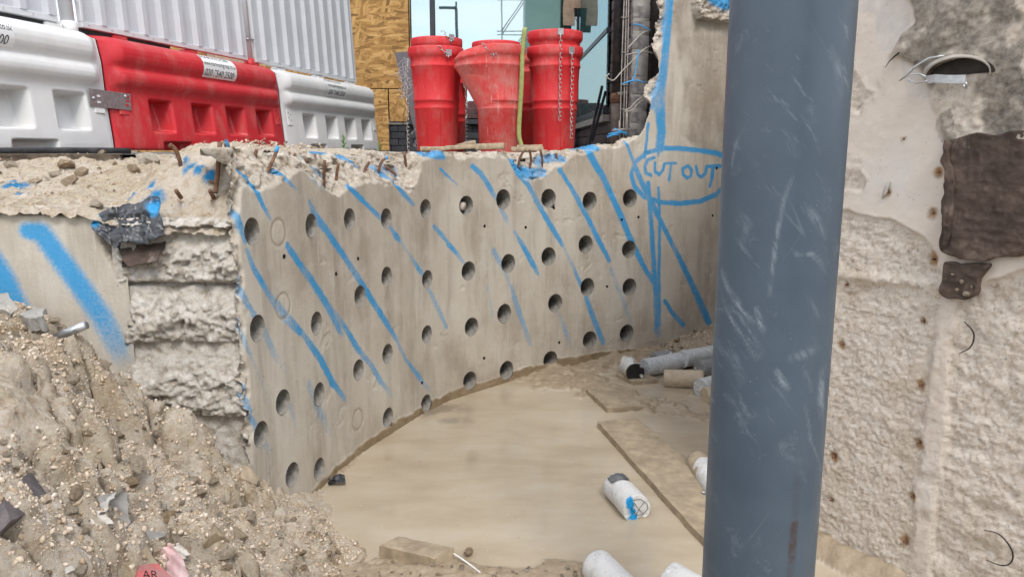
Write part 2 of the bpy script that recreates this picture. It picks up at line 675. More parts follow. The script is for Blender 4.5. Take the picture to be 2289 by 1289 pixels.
def mat_rwall():
    m = M('weathered plaster and hacked concrete')
    c = m.ramp(m.noise(3.2, 6, 0.62), [(0.3, (0.54, 0.465, 0.40, 1)), (0.55, (0.61, 0.54, 0.475, 1)), (0.75, (0.59, 0.555, 0.52, 1))])
    gp = m.attr('grey')
    c = m.mix(gp, c, m.ramp(m.noise(16, 6, 0.65), [(0.35, (0.42, 0.40, 0.40, 1)), (0.65, (0.56, 0.53, 0.51, 1))]))
    ro = m.attr('rough')
    rc = m.ramp(m.noise(40, 6, 0.8), [(0.32, (0.38, 0.295, 0.215, 1)), (0.44, (0.62, 0.535, 0.45, 1)), (0.60, (0.75, 0.685, 0.61, 1))])
    tan = m.ramp(m.noise(5, 4, 0.6), [(0.5, 0.0), (0.7, 0.4)])
    rc = m.mix(tan, rc, (0.46, 0.36, 0.25))
    ag = m.math('MULTIPLY', m.ramp(m.voro(34), [(0.14, 1.0), (0.2, 0.0)]), m.ramp(m.noise(12, 2), [(0.57, 0.0), (0.62, 0.8)]))
    rc = m.mix(ag, rc, (0.28, 0.29, 0.30))
    c = m.mix(ro, c, rc)
    dk = m.attr('dark')
    c = m.mix(dk, c, m.ramp(m.noise(20, 8, 0.75), [(0.3, (0.11, 0.10, 0.09, 1)), (0.5, (0.29, 0.26, 0.22, 1)), (0.7, (0.50, 0.45, 0.385, 1))]))
    rs = m.attr('rust')
    c = m.mix(rs, c, m.ramp(m.noise(30, 4), [(0.4, (0.20, 0.085, 0.03, 1)), (0.6, (0.40, 0.22, 0.08, 1))]))
    pk = m.math('MULTIPLY', m.ramp(m.voro(55), [(0.08, 1.0), (0.14, 0.0)]), m.ramp(m.noise(13, 3), [(0.5, 0.0), (0.6, 1.0)]))
    c = m.mix(m.math('MULTIPLY', pk, 0.75), c, (0.16, 0.13, 0.10))
    h = m.mix(ro, m.math('MULTIPLY', m.noise(45, 6, 0.7), 0.25), m.math('MULTIPLY', m.noise(55, 6, 0.82), 2.0))
    h = m.math('SUBTRACT', h, m.math('MULTIPLY', pk, 0.5))
    return m.bsdf(c, 0.9, normal=m.bump(h, 0.6, 0.014), spec=0.25)


MAT['rwall'] = mat_rwall()


def mat_felt():
    m = M('brown bitumen felt')
    c = m.ramp(m.noise(7, 8, 0.7), [(0.32, (0.035, 0.025, 0.02, 1)), (0.52, (0.085, 0.058, 0.046, 1)), (0.72, (0.18, 0.135, 0.11, 1))])
    c = m.mix(m.ramp(m.noise(10, 8, 0.75, vec=m.map((1, 1, 0.5))), [(0.6, 0.0), (0.72, 0.6)]), c, (0.40, 0.35, 0.31))
    return m.bsdf(c, 0.75, normal=m.bump(m.noise(40, 8, 0.75), 0.6, 0.01), spec=0.35)


MAT['felt'] = mat_felt()


def mat_plastic(name, col, dirt=(0.45, 0.40, 0.34), amt=0.3, rough=0.42, sub=0.0):
    m = M(name)
    c = m.ramp(m.noise(2.2, 5, 0.6), [(0.3, (*[x * 0.90 for x in col], 1)), (0.7, (*[min(1, x * 1.06) for x in col], 1))])
    c = m.mix(m.ramp(m.noise(5, 9, 0.72, vec=m.map((1, 1, 0.45))), [(0.5, 0.0), (0.75, amt)]), c, dirt)
    spk = m.math('MULTIPLY', m.ramp(m.voro(26), [(0.03, 1.0), (0.06, 0.0)]), m.ramp(m.noise(3, 2), [(0.55, 0.0), (0.65, 0.7)]))
    c = m.mix(spk, c, (0.2, 0.17, 0.14))
    scr = m.ramp(m.noise(12, 5, 0.7, vec=m.map((1.0, 1.0, 6.0), rot=(0.2, 0.3, 0))), [(0.66, 0.0), (0.74, amt * 0.8)])
    c = m.mix(scr, c, tuple(min(1, x * 0.6 + 0.22) for x in col))
    r = m.ramp(m.noise(8, 4), [(0.3, rough - 0.06), (0.7, rough + 0.14)])
    return m.bsdf(c, r, normal=m.bump(m.noise(35, 4, 0.6), 0.08, 0.004), spec=0.45)


MAT['red'] = mat_plastic('red barrier plastic', (0.58, 0.024, 0.033), amt=0.34)
MAT['white'] = mat_plastic('white barrier plastic', (0.74, 0.735, 0.73), (0.56, 0.49, 0.40), amt=0.28)
MAT['chute'] = mat_plastic('red chute plastic', (0.60, 0.024, 0.030), (0.46, 0.22, 0.20), amt=0.6, rough=0.55)


def mat_dusty_chute():
    m = M('dusty red chute plastic')
    c = m.ramp(m.noise(4, 5, 0.6), [(0.3, (0.52, 0.035, 0.035, 1)), (0.7, (0.60, 0.07, 0.065, 1))])
    c = m.mix(m.ramp(m.noise(5, 9, 0.72), [(0.42, 0.0), (0.66, 0.62)]), c, (0.44, 0.25, 0.22))
    dr = m.noise(10, 7, 0.7, vec=m.map((3.5, 3.5, 0.35)))
    c = m.mix(m.ramp(dr, [(0.56, 0.0), (0.68, 0.55)]), c, (0.60, 0.42, 0.38))
    return m.bsdf(c, 0.66, normal=m.bump(m.noise(60, 5, 0.7), 0.15, 0.004), spec=0.3)


MAT['chute_dusty'] = mat_dusty_chute()
MAT['sheet'] = mat_plain('painted steel sheet', (0.54, 0.555, 0.59), 0.42, 0.0, 0.05, 3, 0.03, 20, dirt=(0.52, 0.50, 0.49), dirt_amt=0.25)
MAT['post'] = mat_plain('white painted post', (0.62, 0.63, 0.65), 0.45, 0.0, 0.05, 5, 0.05)
MAT['galv'] = mat_plain('galvanised steel', (0.46, 0.47, 0.48), 0.42, 0.85, 0.2, 30, 0.1)
MAT['chain'] = mat_plain('chain steel', (0.44, 0.43, 0.41), 0.48, 0.75, 0.2, 30, 0.1)
MAT['rust'] = mat_plain('rusty bar', (0.17, 0.085, 0.05), 0.85, 0.1, 0.45, 45, 0.5, 90, dirt=(0.30, 0.24, 0.19))
MAT['bluebar'] = mat_plain('blue sprayed bar', (0.05, 0.30, 0.62), 0.7, 0.0, 0.2, 40, 0.3, 90, dirt=(0.35, 0.32, 0.28))
MAT['wire'] = mat_plain('grey wire', (0.34, 0.32, 0.29), 0.65, 0.3, 0.2, 30, 0.2, dirt=(0.18, 0.11, 0.07))
MAT['black'] = mat_plain('black rubber', (0.018, 0.019, 0.021), 0.5, 0.0, 0.3, 12, 0.15, dirt=(0.14, 0.13, 0.12))
MAT['frame'] = mat_plain('dark grey frame', (0.035, 0.038, 0.045), 0.45, 0.0, 0.15, 10, 0.05)
MAT['timber'] = mat_plain('weathered timber', (0.36, 0.285, 0.20), 0.85, 0.0, 0.3, 18, 0.5, 50, dirt=(0.20, 0.15, 0.10))
MAT['pale_timber'] = mat_plain('pale timber', (0.50, 0.36, 0.25), 0.8, 0.0, 0.2, 12, 0.3, 50, dirt=(0.36, 0.25, 0.17))
MAT['muddy'] = mat_plain('mud coated board', (0.34, 0.27, 0.185), 0.7, 0.0, 0.22, 14, 0.6, 40, dirt=(0.22, 0.16, 0.10), dist=0.008)
MAT['mudcore'] = mat_plain('mud coated core', (0.46, 0.37, 0.265), 0.6, 0.0, 0.15, 20, 0.4, 50, dirt=(0.30, 0.23, 0.15))
MAT['brick'] = M('purple brown brick')
_m = MAT['brick']
_c = _m.ramp(_m.rand(), [(0.0, (0.060, 0.042, 0.045, 1)), (0.5, (0.095, 0.066, 0.068, 1)), (1.0, (0.075, 0.060, 0.066, 1))])
_c = _m.mix(_m.ramp(_m.noise(25, 7, 0.7), [(0.5, 0.0), (0.75, 0.4)]), _c, (0.22, 0.18, 0.165))
MAT['brick'] = _m.bsdf(_c, 0.75, normal=_m.bump(_m.noise(60, 6, 0.7), 0.4, 0.006), spec=0.35)
_m = M('slate black block')
_c = _m.ramp(_m.rand(), [(0.0, (0.030, 0.032, 0.038, 1)), (1.0, (0.055, 0.056, 0.062, 1))])
_c = _m.mix(_m.ramp(_m.noise(25, 7, 0.7), [(0.5, 0.0), (0.75, 0.4)]), _c, (0.16, 0.15, 0.145))
MAT['block'] = _m.bsdf(_c, 0.8, normal=_m.bump(_m.noise(60, 6, 0.7), 0.4, 0.006), spec=0.3)
MAT['mortar'] = mat_plain('dark mortar', (0.14, 0.125, 0.115), 0.95, 0.0, 0.3, 30, 0.5, 60)
MAT['dusty_brick'] = mat_plain('dusty grey brick', (0.19, 0.175, 0.17), 0.9, 0.0, 0.3, 16, 0.6, 50, dirt=(0.42, 0.385, 0.34))
MAT['conc_block'] = mat_plain('grey block', (0.34, 0.32, 0.29), 0.9, 0.0, 0.15, 16, 0.4, 60)


def mat_osb():
    m = M('oriented strand board')
    lay = None
    c = (0.46, 0.265, 0.095, 1)
    col = None
    for k, (rot, sc) in enumerate([(0.4, 5), (-0.7, 5.5), (1.35, 4.6), (0.05, 6)]):
        v = m.map((1.0, 0.2, 4.6), loc=(k * 1.7, 0, k * 2.3), vec=m.map((1, 1, 1), rot=(0, rot, 0)))
        vc = m.voro(sc, out='Color', vec=v)
        tone = m.ramp(vc, [(0.1, (0.15, 0.070, 0.022, 1)), (0.45, (0.36, 0.19, 0.055, 1)), (0.9, (0.60, 0.37, 0.14, 1))])
        if col is None:
            col = tone
        else:
            sel = m.ramp(m.voro(sc * 0.8, out='Color', vec=v), [(0.48, 0.0), (0.52, 1.0)])
            col = m.mix(sel, col, tone)
    col = m.mix(0.22, col, m.ramp(m.noise(30, 4, 0.6), [(0.35, (0.26, 0.135, 0.045, 1)), (0.65, (0.46, 0.28, 0.10, 1))]))
    return m.bsdf(col, 0.7, normal=m.bump(m.noise(40, 6, 0.7), 0.3, 0.006), spec=0.3)


MAT['osb'] = mat_osb()


def mat_glass():
    m = M('tinted coated glass')
    d = m.n('ShaderNodeBsdfDiffuse')
    d.inputs['Color'].default_value = (0.10, 0.20, 0.20, 1)
    g = m.n('ShaderNodeBsdfGlossy')
    g.inputs['Color'].default_value = (0.60, 0.70, 0.715, 1)
    g.inputs['Roughness'].default_value = 0.012
    m.put(g.inputs['Normal'], m.bump(m.noise(1.2, 2), 0.02, 0.02))
    mx = m.n('ShaderNodeMixShader')
    mx.inputs[0].default_value = 0.72
    m.t.links.new(d.outputs[0], mx.inputs[1])
    m.t.links.new(g.outputs[0], mx.inputs[2])
    m.t.links.new(mx.outputs[0], m.out.inputs['Surface'])
    return m.m


MAT['glass'] = mat_glass()


def mat_core(name, base, dark, white_amt=0.0):
    m = M(name)
    c = m.ramp(m.noise(18, 5, 0.6), [(0.3, (*[x * 0.86 for x in base], 1)), (0.7, (*[min(1, x * 1.1) for x in base], 1))])
    v1 = m.voro(62)
    c = m.mix(m.math('MULTIPLY', m.ramp(v1, [(0.20, 1.0), (0.27, 0.0)]), m.ramp(m.voro(62, out='Color'), [(0.45, 0.0), (0.5, 1.0)])), c, dark)
    v2 = m.voro(28, vec=m.map((1, 1, 1), loc=(3, 5, 1)))
    c = m.mix(m.math('MULTIPLY', m.ramp(v2, [(0.20, 1.0), (0.26, 0.0)]), m.ramp(m.voro(28, out='Color', vec=m.map((1, 1, 1), loc=(3, 5, 1))), [(0.62, 0.0), (0.66, 1.0)])), c, (0.70, 0.68, 0.64))
    if white_amt:
        c = m.mix(m.ramp(m.noise(9, 6, 0.7), [(0.36, 0.0), (0.5, white_amt)]), c, (0.68, 0.67, 0.65))
    mudm = m.ramp(m.attr('mud'), [(0.45, 0.0), (0.55, 1.0)])
    c = m.mix(mudm, c, m.ramp(m.noise(25, 5), [(0.3, (0.33, 0.26, 0.175, 1)), (0.7, (0.46, 0.375, 0.27, 1))]))
    c = m.mix(m.attr('paint'), c, BLUE)
    c = m.mix(m.attr('tar'), c, (0.012, 0.012, 0.012))
    return m.bsdf(c, 0.62, normal=m.bump(m.noise(70, 6, 0.7), 0.25, 0.005), spec=0.35)


MAT['core_grey'] = mat_core('speckled concrete core', (0.52, 0.53, 0.53), (0.14, 0.15, 0.16))
MAT['core_dark'] = mat_core('dark wet concrete core', (0.25, 0.25, 0.25), (0.08, 0.08, 0.08))
MAT['core_white'] = mat_core('whitened concrete core', (0.58, 0.57, 0.55), (0.26, 0.26, 0.26), 0.6)


def mat_film():
    m = M('black polythene')
    c = m.ramp(m.noise(14, 6, 0.7), [(0.4, (0.016, 0.017, 0.020, 1)), (0.62, (0.07, 0.075, 0.085, 1)), (0.75, (0.22, 0.21, 0.20, 1))])
    c = m.mix(m.math('MULTIPLY', m.attr('paint'), 0.85), c, BLUE)
    return m.bsdf(c, 0.30, normal=m.bump(m.noise(30, 5, 0.7), 0.4, 0.008), spec=0.55)


MAT['film'] = mat_film()
MAT['slate'] = mat_plain('dark slate', (0.085, 0.072, 0.080), 0.6, 0.0, 0.2, 14, 0.3, 50, dirt=(0.30, 0.26, 0.24))
MAT['paper'] = mat_plain('torn white paper', (0.55, 0.52, 0.48), 0.85, 0.0, 0.08, 12, 0.2, dirt=(0.45, 0.38, 0.30))
MAT['redfilm'] = mat_plain('red and white film', (0.60, 0.50, 0.50), 0.45, 0.0, 0.2, 9, 0.2, dirt=(0.55, 0.10, 0.09), dirt_amt=0.8)
MAT['redbrick'] = mat_plain('red painted slab', (0.46, 0.10, 0.10), 0.7, 0.0, 0.3, 14, 0.3, dirt=(0.34, 0.27, 0.24), dirt_amt=0.8)
MAT['ink'] = mat_plain('black ink', (0.02, 0.02, 0.022), 0.6, 0.0, 0.1, 10, 0)
MAT['sticker'] = mat_plain('white sticker', (0.80, 0.80, 0.80), 0.4, 0.0, 0.03, 8, 0)
MAT['greenink'] = mat_plain('green ink', (0.04, 0.36, 0.26), 0.5, 0.0, 0.1, 10, 0)
MAT['ply'] = mat_plain('film faced plywood', (0.075, 0.065, 0.075), 0.55, 0.0, 0.15, 8, 0.1, dirt=(0.16, 0.14, 0.14))
MAT['plytext'] = mat_plain('grey print', (0.30, 0.28, 0.29), 0.6, 0.0, 0.1, 10, 0)
MAT['strap'] = mat_plain('yellow green webbing', (0.30, 0.33, 0.11), 0.8, 0.0, 0.15, 30, 0.3, 120, dirt=(0.34, 0.33, 0.20))
MAT['leaf'] = mat_plain('leaf', (0.10, 0.24, 0.035), 0.55, 0.0, 0.3, 20, 0.1)
MAT['asphalt'] = mat_plain('dusty asphalt', (0.16, 0.15, 0.14), 0.9, 0.0, 0.25, 8, 0.4, 40, dirt=(0.34, 0.30, 0.25))
MAT['soil'] = mat_plain('dark soil', (0.10, 0.075, 0.055), 0.95, 0.0, 0.4, 18, 0.7, 40, dirt=(0.24, 0.18, 0.13))
MAT['pipe'] = mat_plain('black iron pipe', (0.035, 0.037, 0.042), 0.55, 0.2, 0.3, 10, 0.3, 40, dirt=(0.17, 0.13, 0.105), dirt_amt=0.75)
MAT['netting'] = mat_plain('pale green netting', (0.30, 0.42, 0.37), 0.9, 0.0, 0.1, 0.6, 0)
MAT['site'] = mat_plain('site ground', (0.36, 0.30, 0.23), 0.95, 0.0, 0.25, 2, 0.4, 12)
MAT['cable'] = mat_plain('white cable', (0.74, 0.72, 0.68), 0.5, 0.0, 0.05, 20, 0)
MAT['grey_pvc'] = mat_plain('grey pvc', (0.40, 0.37, 0.33), 0.7, 0.0, 0.15, 22, 0.2, dirt=(0.24, 0.21, 0.18))
MAT['dark_in'] = mat_plain('dark soot', (0.035, 0.028, 0.024), 0.95, 0.0, 0.3, 20, 0.4)  # painted shade for the inside of holes; also dark scraps, marks and backing

# ------------------------------------------------------------------ plan of the pit wall
PLAN = catmull([(-1.155, 3.16), (-1.115, 3.34), (-1.06, 3.55), (-0.985, 3.90), (-0.89, 4.24), (-0.79, 4.50), (-0.70, 4.72), (-0.58, 4.98), (-0.45, 5.20), (-0.31, 5.36), (-0.16, 5.52),
                (0.0, 5.68), (0.22, 5.88), (0.45, 6.05), (0.73, 6.24), (1.05, 6.43), (1.50, 6.66), (2.10, 6.95), (2.95, 7.33)], 24)
_seg = np.diff(PLAN, axis=0)
_len = np.hypot(_seg[:, 0], _seg[:, 1])
SARC = np.concatenate([[0], np.cumsum(_len)])
STOT = SARC[-1]


def plan_at(s):
    s = np.asarray(s, float)
    x = np.interp(s, SARC, PLAN[:, 0])
    y = np.interp(s, SARC, PLAN[:, 1])
    e = 0.03
    tx = np.interp(s + e, SARC, PLAN[:, 0]) - np.interp(s - e, SARC, PLAN[:, 0])
    ty = np.interp(s + e, SARC, PLAN[:, 1]) - np.interp(s - e, SARC, PLAN[:, 1])
    L = np.hypot(tx, ty)
    tx, ty = tx / L, ty / L
    return x, y, -ty, tx          # back normal (into the ground) = (-ty, tx)


def wall_sz(px, py, back=0.0):
    """photo direction -> (s, z) on the wall face"""
    d = ray(px, py)
    px_, py_, nx, ny = plan_at(SARC)
    P = np.stack([px_ + nx * back, py_ + ny * back], 1)
    cr = P[:, 0] * d[1] - P[:, 1] * d[0]
    k = np.where(cr[:-1] * cr[1:] <= 0)[0]
    if len(k) == 0:
        k = 0 if abs(cr[0]) < abs(cr[-1]) else len(cr) - 2
        t = 0.0 if k == 0 else 1.0
    else:
        k = k[0]
        t = cr[k] / (cr[k] - cr[k + 1])
    q = P[k] * (1 - t) + P[k + 1] * t
    return SARC[k] * (1 - t) + SARC[k + 1] * t, EYE + d[2] * math.hypot(*q) / math.hypot(d[0], d[1])


def wall_pt(px, py, back=0.0):
    s, z = wall_sz(px, py, back)
    x, y, nx, ny = plan_at(s)
    return np.array([x + nx * back, y + ny * back, z])


def seg_dist(P, A, B):
    ab = B - A
    t = np.clip(((P - A) @ ab) / max(ab @ ab, 1e-9), 0, 1)
    return np.hypot(*(P - (A + t[:, None] * ab)).T), t


def in_poly(P, poly):
    x, y = P[:, 0], P[:, 1]
    ins = np.zeros(len(P), bool)
    n = len(poly)
    for i in range(n):
        x1, y1 = poly[i]
        x2, y2 = poly[(i + 1) % n]
        if y1 == y2:
            continue
        c = ((y1 > y) != (y2 > y)) & (x < (x2 - x1) * (y - y1) / (y2 - y1) + x1)
        ins ^= c
    return ins


def stroke_mask(P, pts, wid, inten, soft=0.5):
    """spray stroke: pts Nx2 in surface metres, wid half widths, inten per point"""
    out = np.zeros(len(P), np.float32)
    lo = np.min(pts, 0) - 0.15
    hi = np.max(pts, 0) + 0.15
    sel = np.where((P[:, 0] > lo[0]) & (P[:, 0] < hi[0]) & (P[:, 1] > lo[1]) & (P[:, 1] < hi[1]))[0]
    if not len(sel):
        return out
    Q = P[sel]
    best = np.zeros(len(Q), np.float32)
    for i in range(len(pts) - 1):
        d, t = seg_dist(Q, pts[i], pts[i + 1])
        w = wid[i] * (1 - t) + wid[i + 1] * t
        a = inten[i] * (1 - t) + inten[i + 1] * t
        best = np.maximum(best, a * (1 - sstep(1 - soft * 0.5, 1 + soft, d / w)))
    out[sel] = best
    return out


def facets(N2, freq, seed):
    '''sharp fracture planes: every random cell is a tilted flat'''
    p = N2 * freq
    ip = np.floor(p).astype(np.int64)
    best = np.full(len(p), 9.0)
    val = np.zeros(len(p))
    for dx in (-1, 0, 1):
        for dy in (-1, 0, 1):
            cx, cy = ip[:, 0] + dx, ip[:, 1] + dy
            z_ = cx * 0
            qx, qy = cx + _hash(cx, cy, z_, seed), cy + _hash(cx, cy, z_ + 1, seed)
            d = np.hypot(p[:, 0] - qx, p[:, 1] - qy)
            v = (_hash(cx, cy, z_ + 2, seed) - .5) + (p[:, 0] - qx) * (_hash(cx, cy, z_ + 3, seed) - .5) * 1.8 + (p[:, 1] - qy) * (_hash(cx, cy, z_ + 4, seed) - .5) * 1.8
            up = d < best
            best = np.where(up, d, best)
            val = np.where(up, v, val)
    return val


# ------------------------------------------------------------------ strokes sprayed on the curved wall (photo tracing, width in photo pixels)
STROKES = [
    ([(556, 378), (575, 430), (588, 460), (606, 490)], [12, 14, 12, 7], [1, 1, 1, .3]),
    ([(626, 385), (640, 400), (655, 416), (670, 430)], [7, 10, 8, 5], [1, 1, .8, .1]),
    ([(529, 470), (536, 500), (548, 540)], [11, 17, 14], [.9, 1, .7]),
    ([(552, 560), (566, 600), (585, 630), (605, 665)], [14, 15, 16, 14], [.5, .9, 1, .8]),
    ([(605, 665), (640, 710), (672, 742)], [18, 24, 16], [.6, .8, .9]),
    ([(528, 620), (545, 665), (565, 700), (590, 740), (612, 790), (640, 830)], [10, 16, 15, 20, 20, 18], [.6, .8, .7, .6, .5, .1]),
    ([(530, 715), (550, 770), (580, 840), (600, 900)], [10, 12, 14, 14], [.8, .6, .3, .1]),
    ([(540, 860), (560, 930), (585, 980), (605, 1010)], [12, 14, 20, 20], [.5, .5, .35, .1]),
    ([(643, 550), (670, 590), (700, 632), (730, 680), (758, 735), (765, 748)], [15, 16, 18, 19, 17, 10], [1, 1, 1, 1, .9, .4]),
    ([(692, 452), (702, 480), (730, 515), (760, 560), (800, 620), (850, 700), (886, 757)], [11, 21, 17, 15, 16, 15, 12], [1, 1, 1, 1, 1, 1, .6]),
    ([(745, 690), (770, 730), (800, 780), (830, 815)], [6, 13, 15, 12], [.3, .9, 1, .7]),
    ([(830, 815), (850, 850), (880, 890)], [12, 14, 12], [.7, .6, .1]),
    ([(665, 730), (690, 765), (715, 800), (740, 850), (770, 890)], [14, 15, 17, 16, 12], [.4, .8, 1, 1, .5]),
    ([(690, 860), (720, 930), (738, 970)], [20, 22, 14], [.35, .5, .1]),
    ([(640, 880), (655, 930), (665, 970)], [12, 14, 12], [.5, .3, .05]),
    ([(885, 757), (905, 800), (935, 840), (965, 880)], [10, 9, 12, 10], [.35, .5, .7, .1]),
    ([(780, 418), (800, 438), (815, 452), (850, 487)], [11, 13, 11, 11], [1, 1, 1, .9]),
    ([(872, 508), (885, 528), (893, 536)], [9, 15, 12], [.8, .9, .6]),
    ([(895, 540), (915, 570), (935, 600), (945, 615)], [10, 8, 13, 12], [.4, .2, .8, .4]),
    ([(955, 640), (975, 680), (998, 730)], [12, 14, 10], [.45, .35, .5]),
    ([(882, 385), (884, 410), (905, 438), (925, 457)], [8, 11, 11, 8], [1, 1, 1, .5]),
    ([(985, 378), (1005, 398), (1024, 415)], [7, 7, 4], [1, .8, .4]),
    ([(970, 506), (985, 522), (1000, 540)], [10, 12, 9], [1, 1, .8]),
    ([(1002, 545), (1012, 556), (1035, 585), (1046, 600)], [14, 13, 9, 7], [.9, .9, .4, .2]),
    ([(1056, 372), (1075, 388), (1095, 420), (1110, 445)], [12, 14, 14, 12], [1, 1, .9, .6]),
    ([(1118, 465), (1130, 485), (1135, 500)], [14, 14, 12], [.4, .7, .3]),
    ([(1150, 518), (1175, 560), (1190, 588), (1203, 612)], [10, 14, 15, 9], [.9, 1, 1, .5]),
    ([(1103, 560), (1120, 590), (1135, 625), (1150, 670)], [14, 15, 12, 10], [.5, .4, .25, .1]),
    ([(1142, 640), (1158, 690), (1175, 740), (1185, 770)], [12, 16, 14, 14], [.45, .7, .5, .2]),
    ([(1090, 640), (1100, 700), (1108, 740)], [9, 9, 7], [.2, .3, .05]),
    ([(1155, 388), (1180, 412), (1200, 450), (1225, 495), (1258, 548)], [9, 12, 14, 14, 12], [1, 1, 1, .9, .8]),
    ([(1258, 548), (1278, 590), (1300, 640)], [9, 10, 12], [.6, .6, .9]),
    ([(1310, 665), (1328, 715), (1348, 765)], [14, 15, 14], [.8, .9, .6]),
    ([(1252, 381), (1258, 390), (1280, 425), (1315, 490), (1345, 550), (1362, 583)], [15, 11, 13, 14, 14, 11], [1, 1, 1, 1, 1, .8]),
    ([(1366, 600), (1380, 640), (1400, 690), (1412, 735)], [10, 13, 14, 10], [.4, .35, .25, .1]),
    ([(1250, 700), (1262, 735), (1275, 770)], [10, 13, 12], [.2, .45, .2]),
    ([(1318, 345), (1350, 400), (1380, 465), (1410, 535), (1440, 598), (1462, 632)], [20, 17, 17, 16, 14, 12], [1, 1, 1, 1, 1, .9]),
    ([(1399, 318), (1412, 350), (1428, 392), (1450, 440), (1475, 490), (1500, 540), (1535, 610), (1560, 665), (1585, 722)], [8, 9, 14, 16, 13, 13, 14, 17, 18], [1] * 9),
    ([(1500, -60), (1495, 20), (1489, 100), (1484, 150), (1478, 190), (1471, 225), (1476, 255), (1479, 290), (1475, 330)], [22, 22, 21, 22, 26, 38, 30, 24, 26], [1] * 9),
    ([(1470, 215), (1456, 240)], [14, 12], [1, 1]),
    ([(1449, 276), (1445, 320), (1441, 352)], [8, 8, 8], [1, 1, 1]),
    ([(1473, 335), (1472, 348)], [9, 7], [1, .6]),
    ([(1449, 410), (1456, 500), (1463, 610), (1469, 690), (1470, 725)], [13, 13, 14, 20, 20], [1, 1, 1, 1, 1]),
    ([(1472, 420), (1475, 500), (1473, 620), (1474, 700)], [8, 9, 9, 10], [1, 1, 1, .9]),
    ([(1486, 672), (1505, 702), (1527, 726)], [10, 11, 13], [1, 1, .8]),
    ([(1468, 735), (1472, 748)], [18, 16], [.8, .5]),
    ([(1625, 352), (1600, 342), (1560, 336), (1520, 332), (1480, 331), (1445, 342), (1420, 362), (1411, 390), (1417, 415), (1440, 440), (1475, 452), (1520, 455), (1565, 450), (1600, 435), (1618, 418)], [12, 12, 11, 11, 11, 11, 12, 12, 12, 12, 11, 12, 12, 12, 12], [1] * 15),
    ([(1462, 352), (1448, 358), (1441, 372), (1444, 387), (1456, 392)], [9, 9, 9, 9, 8], [1] * 5),
    ([(1464, 364), (1465, 384), (1474, 391), (1482, 380), (1485, 366)], [8, 8, 8, 8, 8], [1] * 5),
    ([(1489, 365), (1512, 365)], [5, 6], [1, .8]),
    ([(1500, 366), (1498, 385), (1496, 402)], [6, 7, 8], [.9, .7, 1]),
    ([(1528, 376), (1538, 371), (1546, 380), (1545, 393), (1536, 398), (1527, 391), (1526, 378)], [8] * 7, [1] * 7),
    ([(1556, 372), (1560, 390), (1568, 396), (1577, 388), (1580, 372)], [8] * 5, [1] * 5),
    ([(1580, 372), (1612, 371)], [8, 8], [1, 1]),
    ([(1594, 372), (1592, 395), (1587, 416)], [10, 10, 8], [1, 1, 1]),
    # over-spray on the broken crest
    ([(1580, 0), (1600, 8), (1640, 4)], [26, 34, 34], [1, 1, 1]),
    ([(700, 350), (725, 372), (748, 392)], [10, 14, 10], [.2, .5, .4]),
    ([(752, 340), (780, 338)], [10, 10], [.9, .9]),
    ([(800, 348), (812, 360), (824, 372)], [10, 14, 9], [.9, 1, .7]),
    ([(850, 372), (868, 385), (880, 400)], [9, 16, 12], [.5, .8, .6]),
    ([(890, 375), (910, 385)], [22, 26], [.4, .3]),
    ([(950, 342), (990, 348)], [16, 18], [.75, .8]),
    ([(1150, 362), (1165, 385), (1185, 388), (1215, 385)], [26, 30, 30, 22], [.9, 1, 1, .9]),
    ([(1212, 362), (1245, 352), (1262, 356)], [20, 18, 14], [.8, .8, .8]),
    ([(1290, 325), (1320, 325), (1335, 332)], [20, 20, 14], [.7, .9, .8]),
    ([(1365, 302), (1395, 296)], [16, 16], [.7, .9]),
    ([(700, 400), (725, 420)], [14, 16], [.25, .2]),
]

HOLES = [(563, 517, 1), (624, 520, 0), (695, 504, 1), (781, 490, 1), (863, 488, 1), (951, 466, 1), (1042, 459, 2), (1125, 445, 1), (1226, 443, 1), (1318, 449, 1), (1408, 443, 1),
         (575, 733, 1), (634, 684, 0), (707, 722, 1), (804, 661, 1), (864, 618, 1), (955, 624, 1), (1047, 605, 1), (1136, 589, 1), (1226, 573, 1), (1309, 546, 1), (1406, 557, 1),
         (583, 970, 1), (632, 898, 1), (713, 880, 1), (801, 826, 1), (866, 790, 1), (954, 747, 1), (1054, 730, 1), (1127, 700, 1), (1241, 677, 1), (1313, 641, 1), (1407, 641, 1),
         (653, 1060, 1), (713, 1048, 1), (800, 937, 0), (867, 932, 1), (952, 901, 1), (1050, 850, 1), (1132, 827, 1), (1230, 804, 1), (1318, 759, 1), (1401, 744, 1)]
TIES = [(1593, 482), (1390, 491), (1238, 465), (1427, 485), (1083, 505), (1175, 508), (943, 855), (1357, 640), (800, 578), (1082, 800), (1250, 765), (635, 573), (751, 612), (1602, 376), (1172, 358)]
RH = 0.074
HSZ = [(wall_sz(px, py), k) for px, py, k in HOLES]
HRAD = [float(np.interp(px, [560, 960, 1050, 1130, 1400], [.060, .061, .067, .072, .074])) for px, py, k in HOLES]

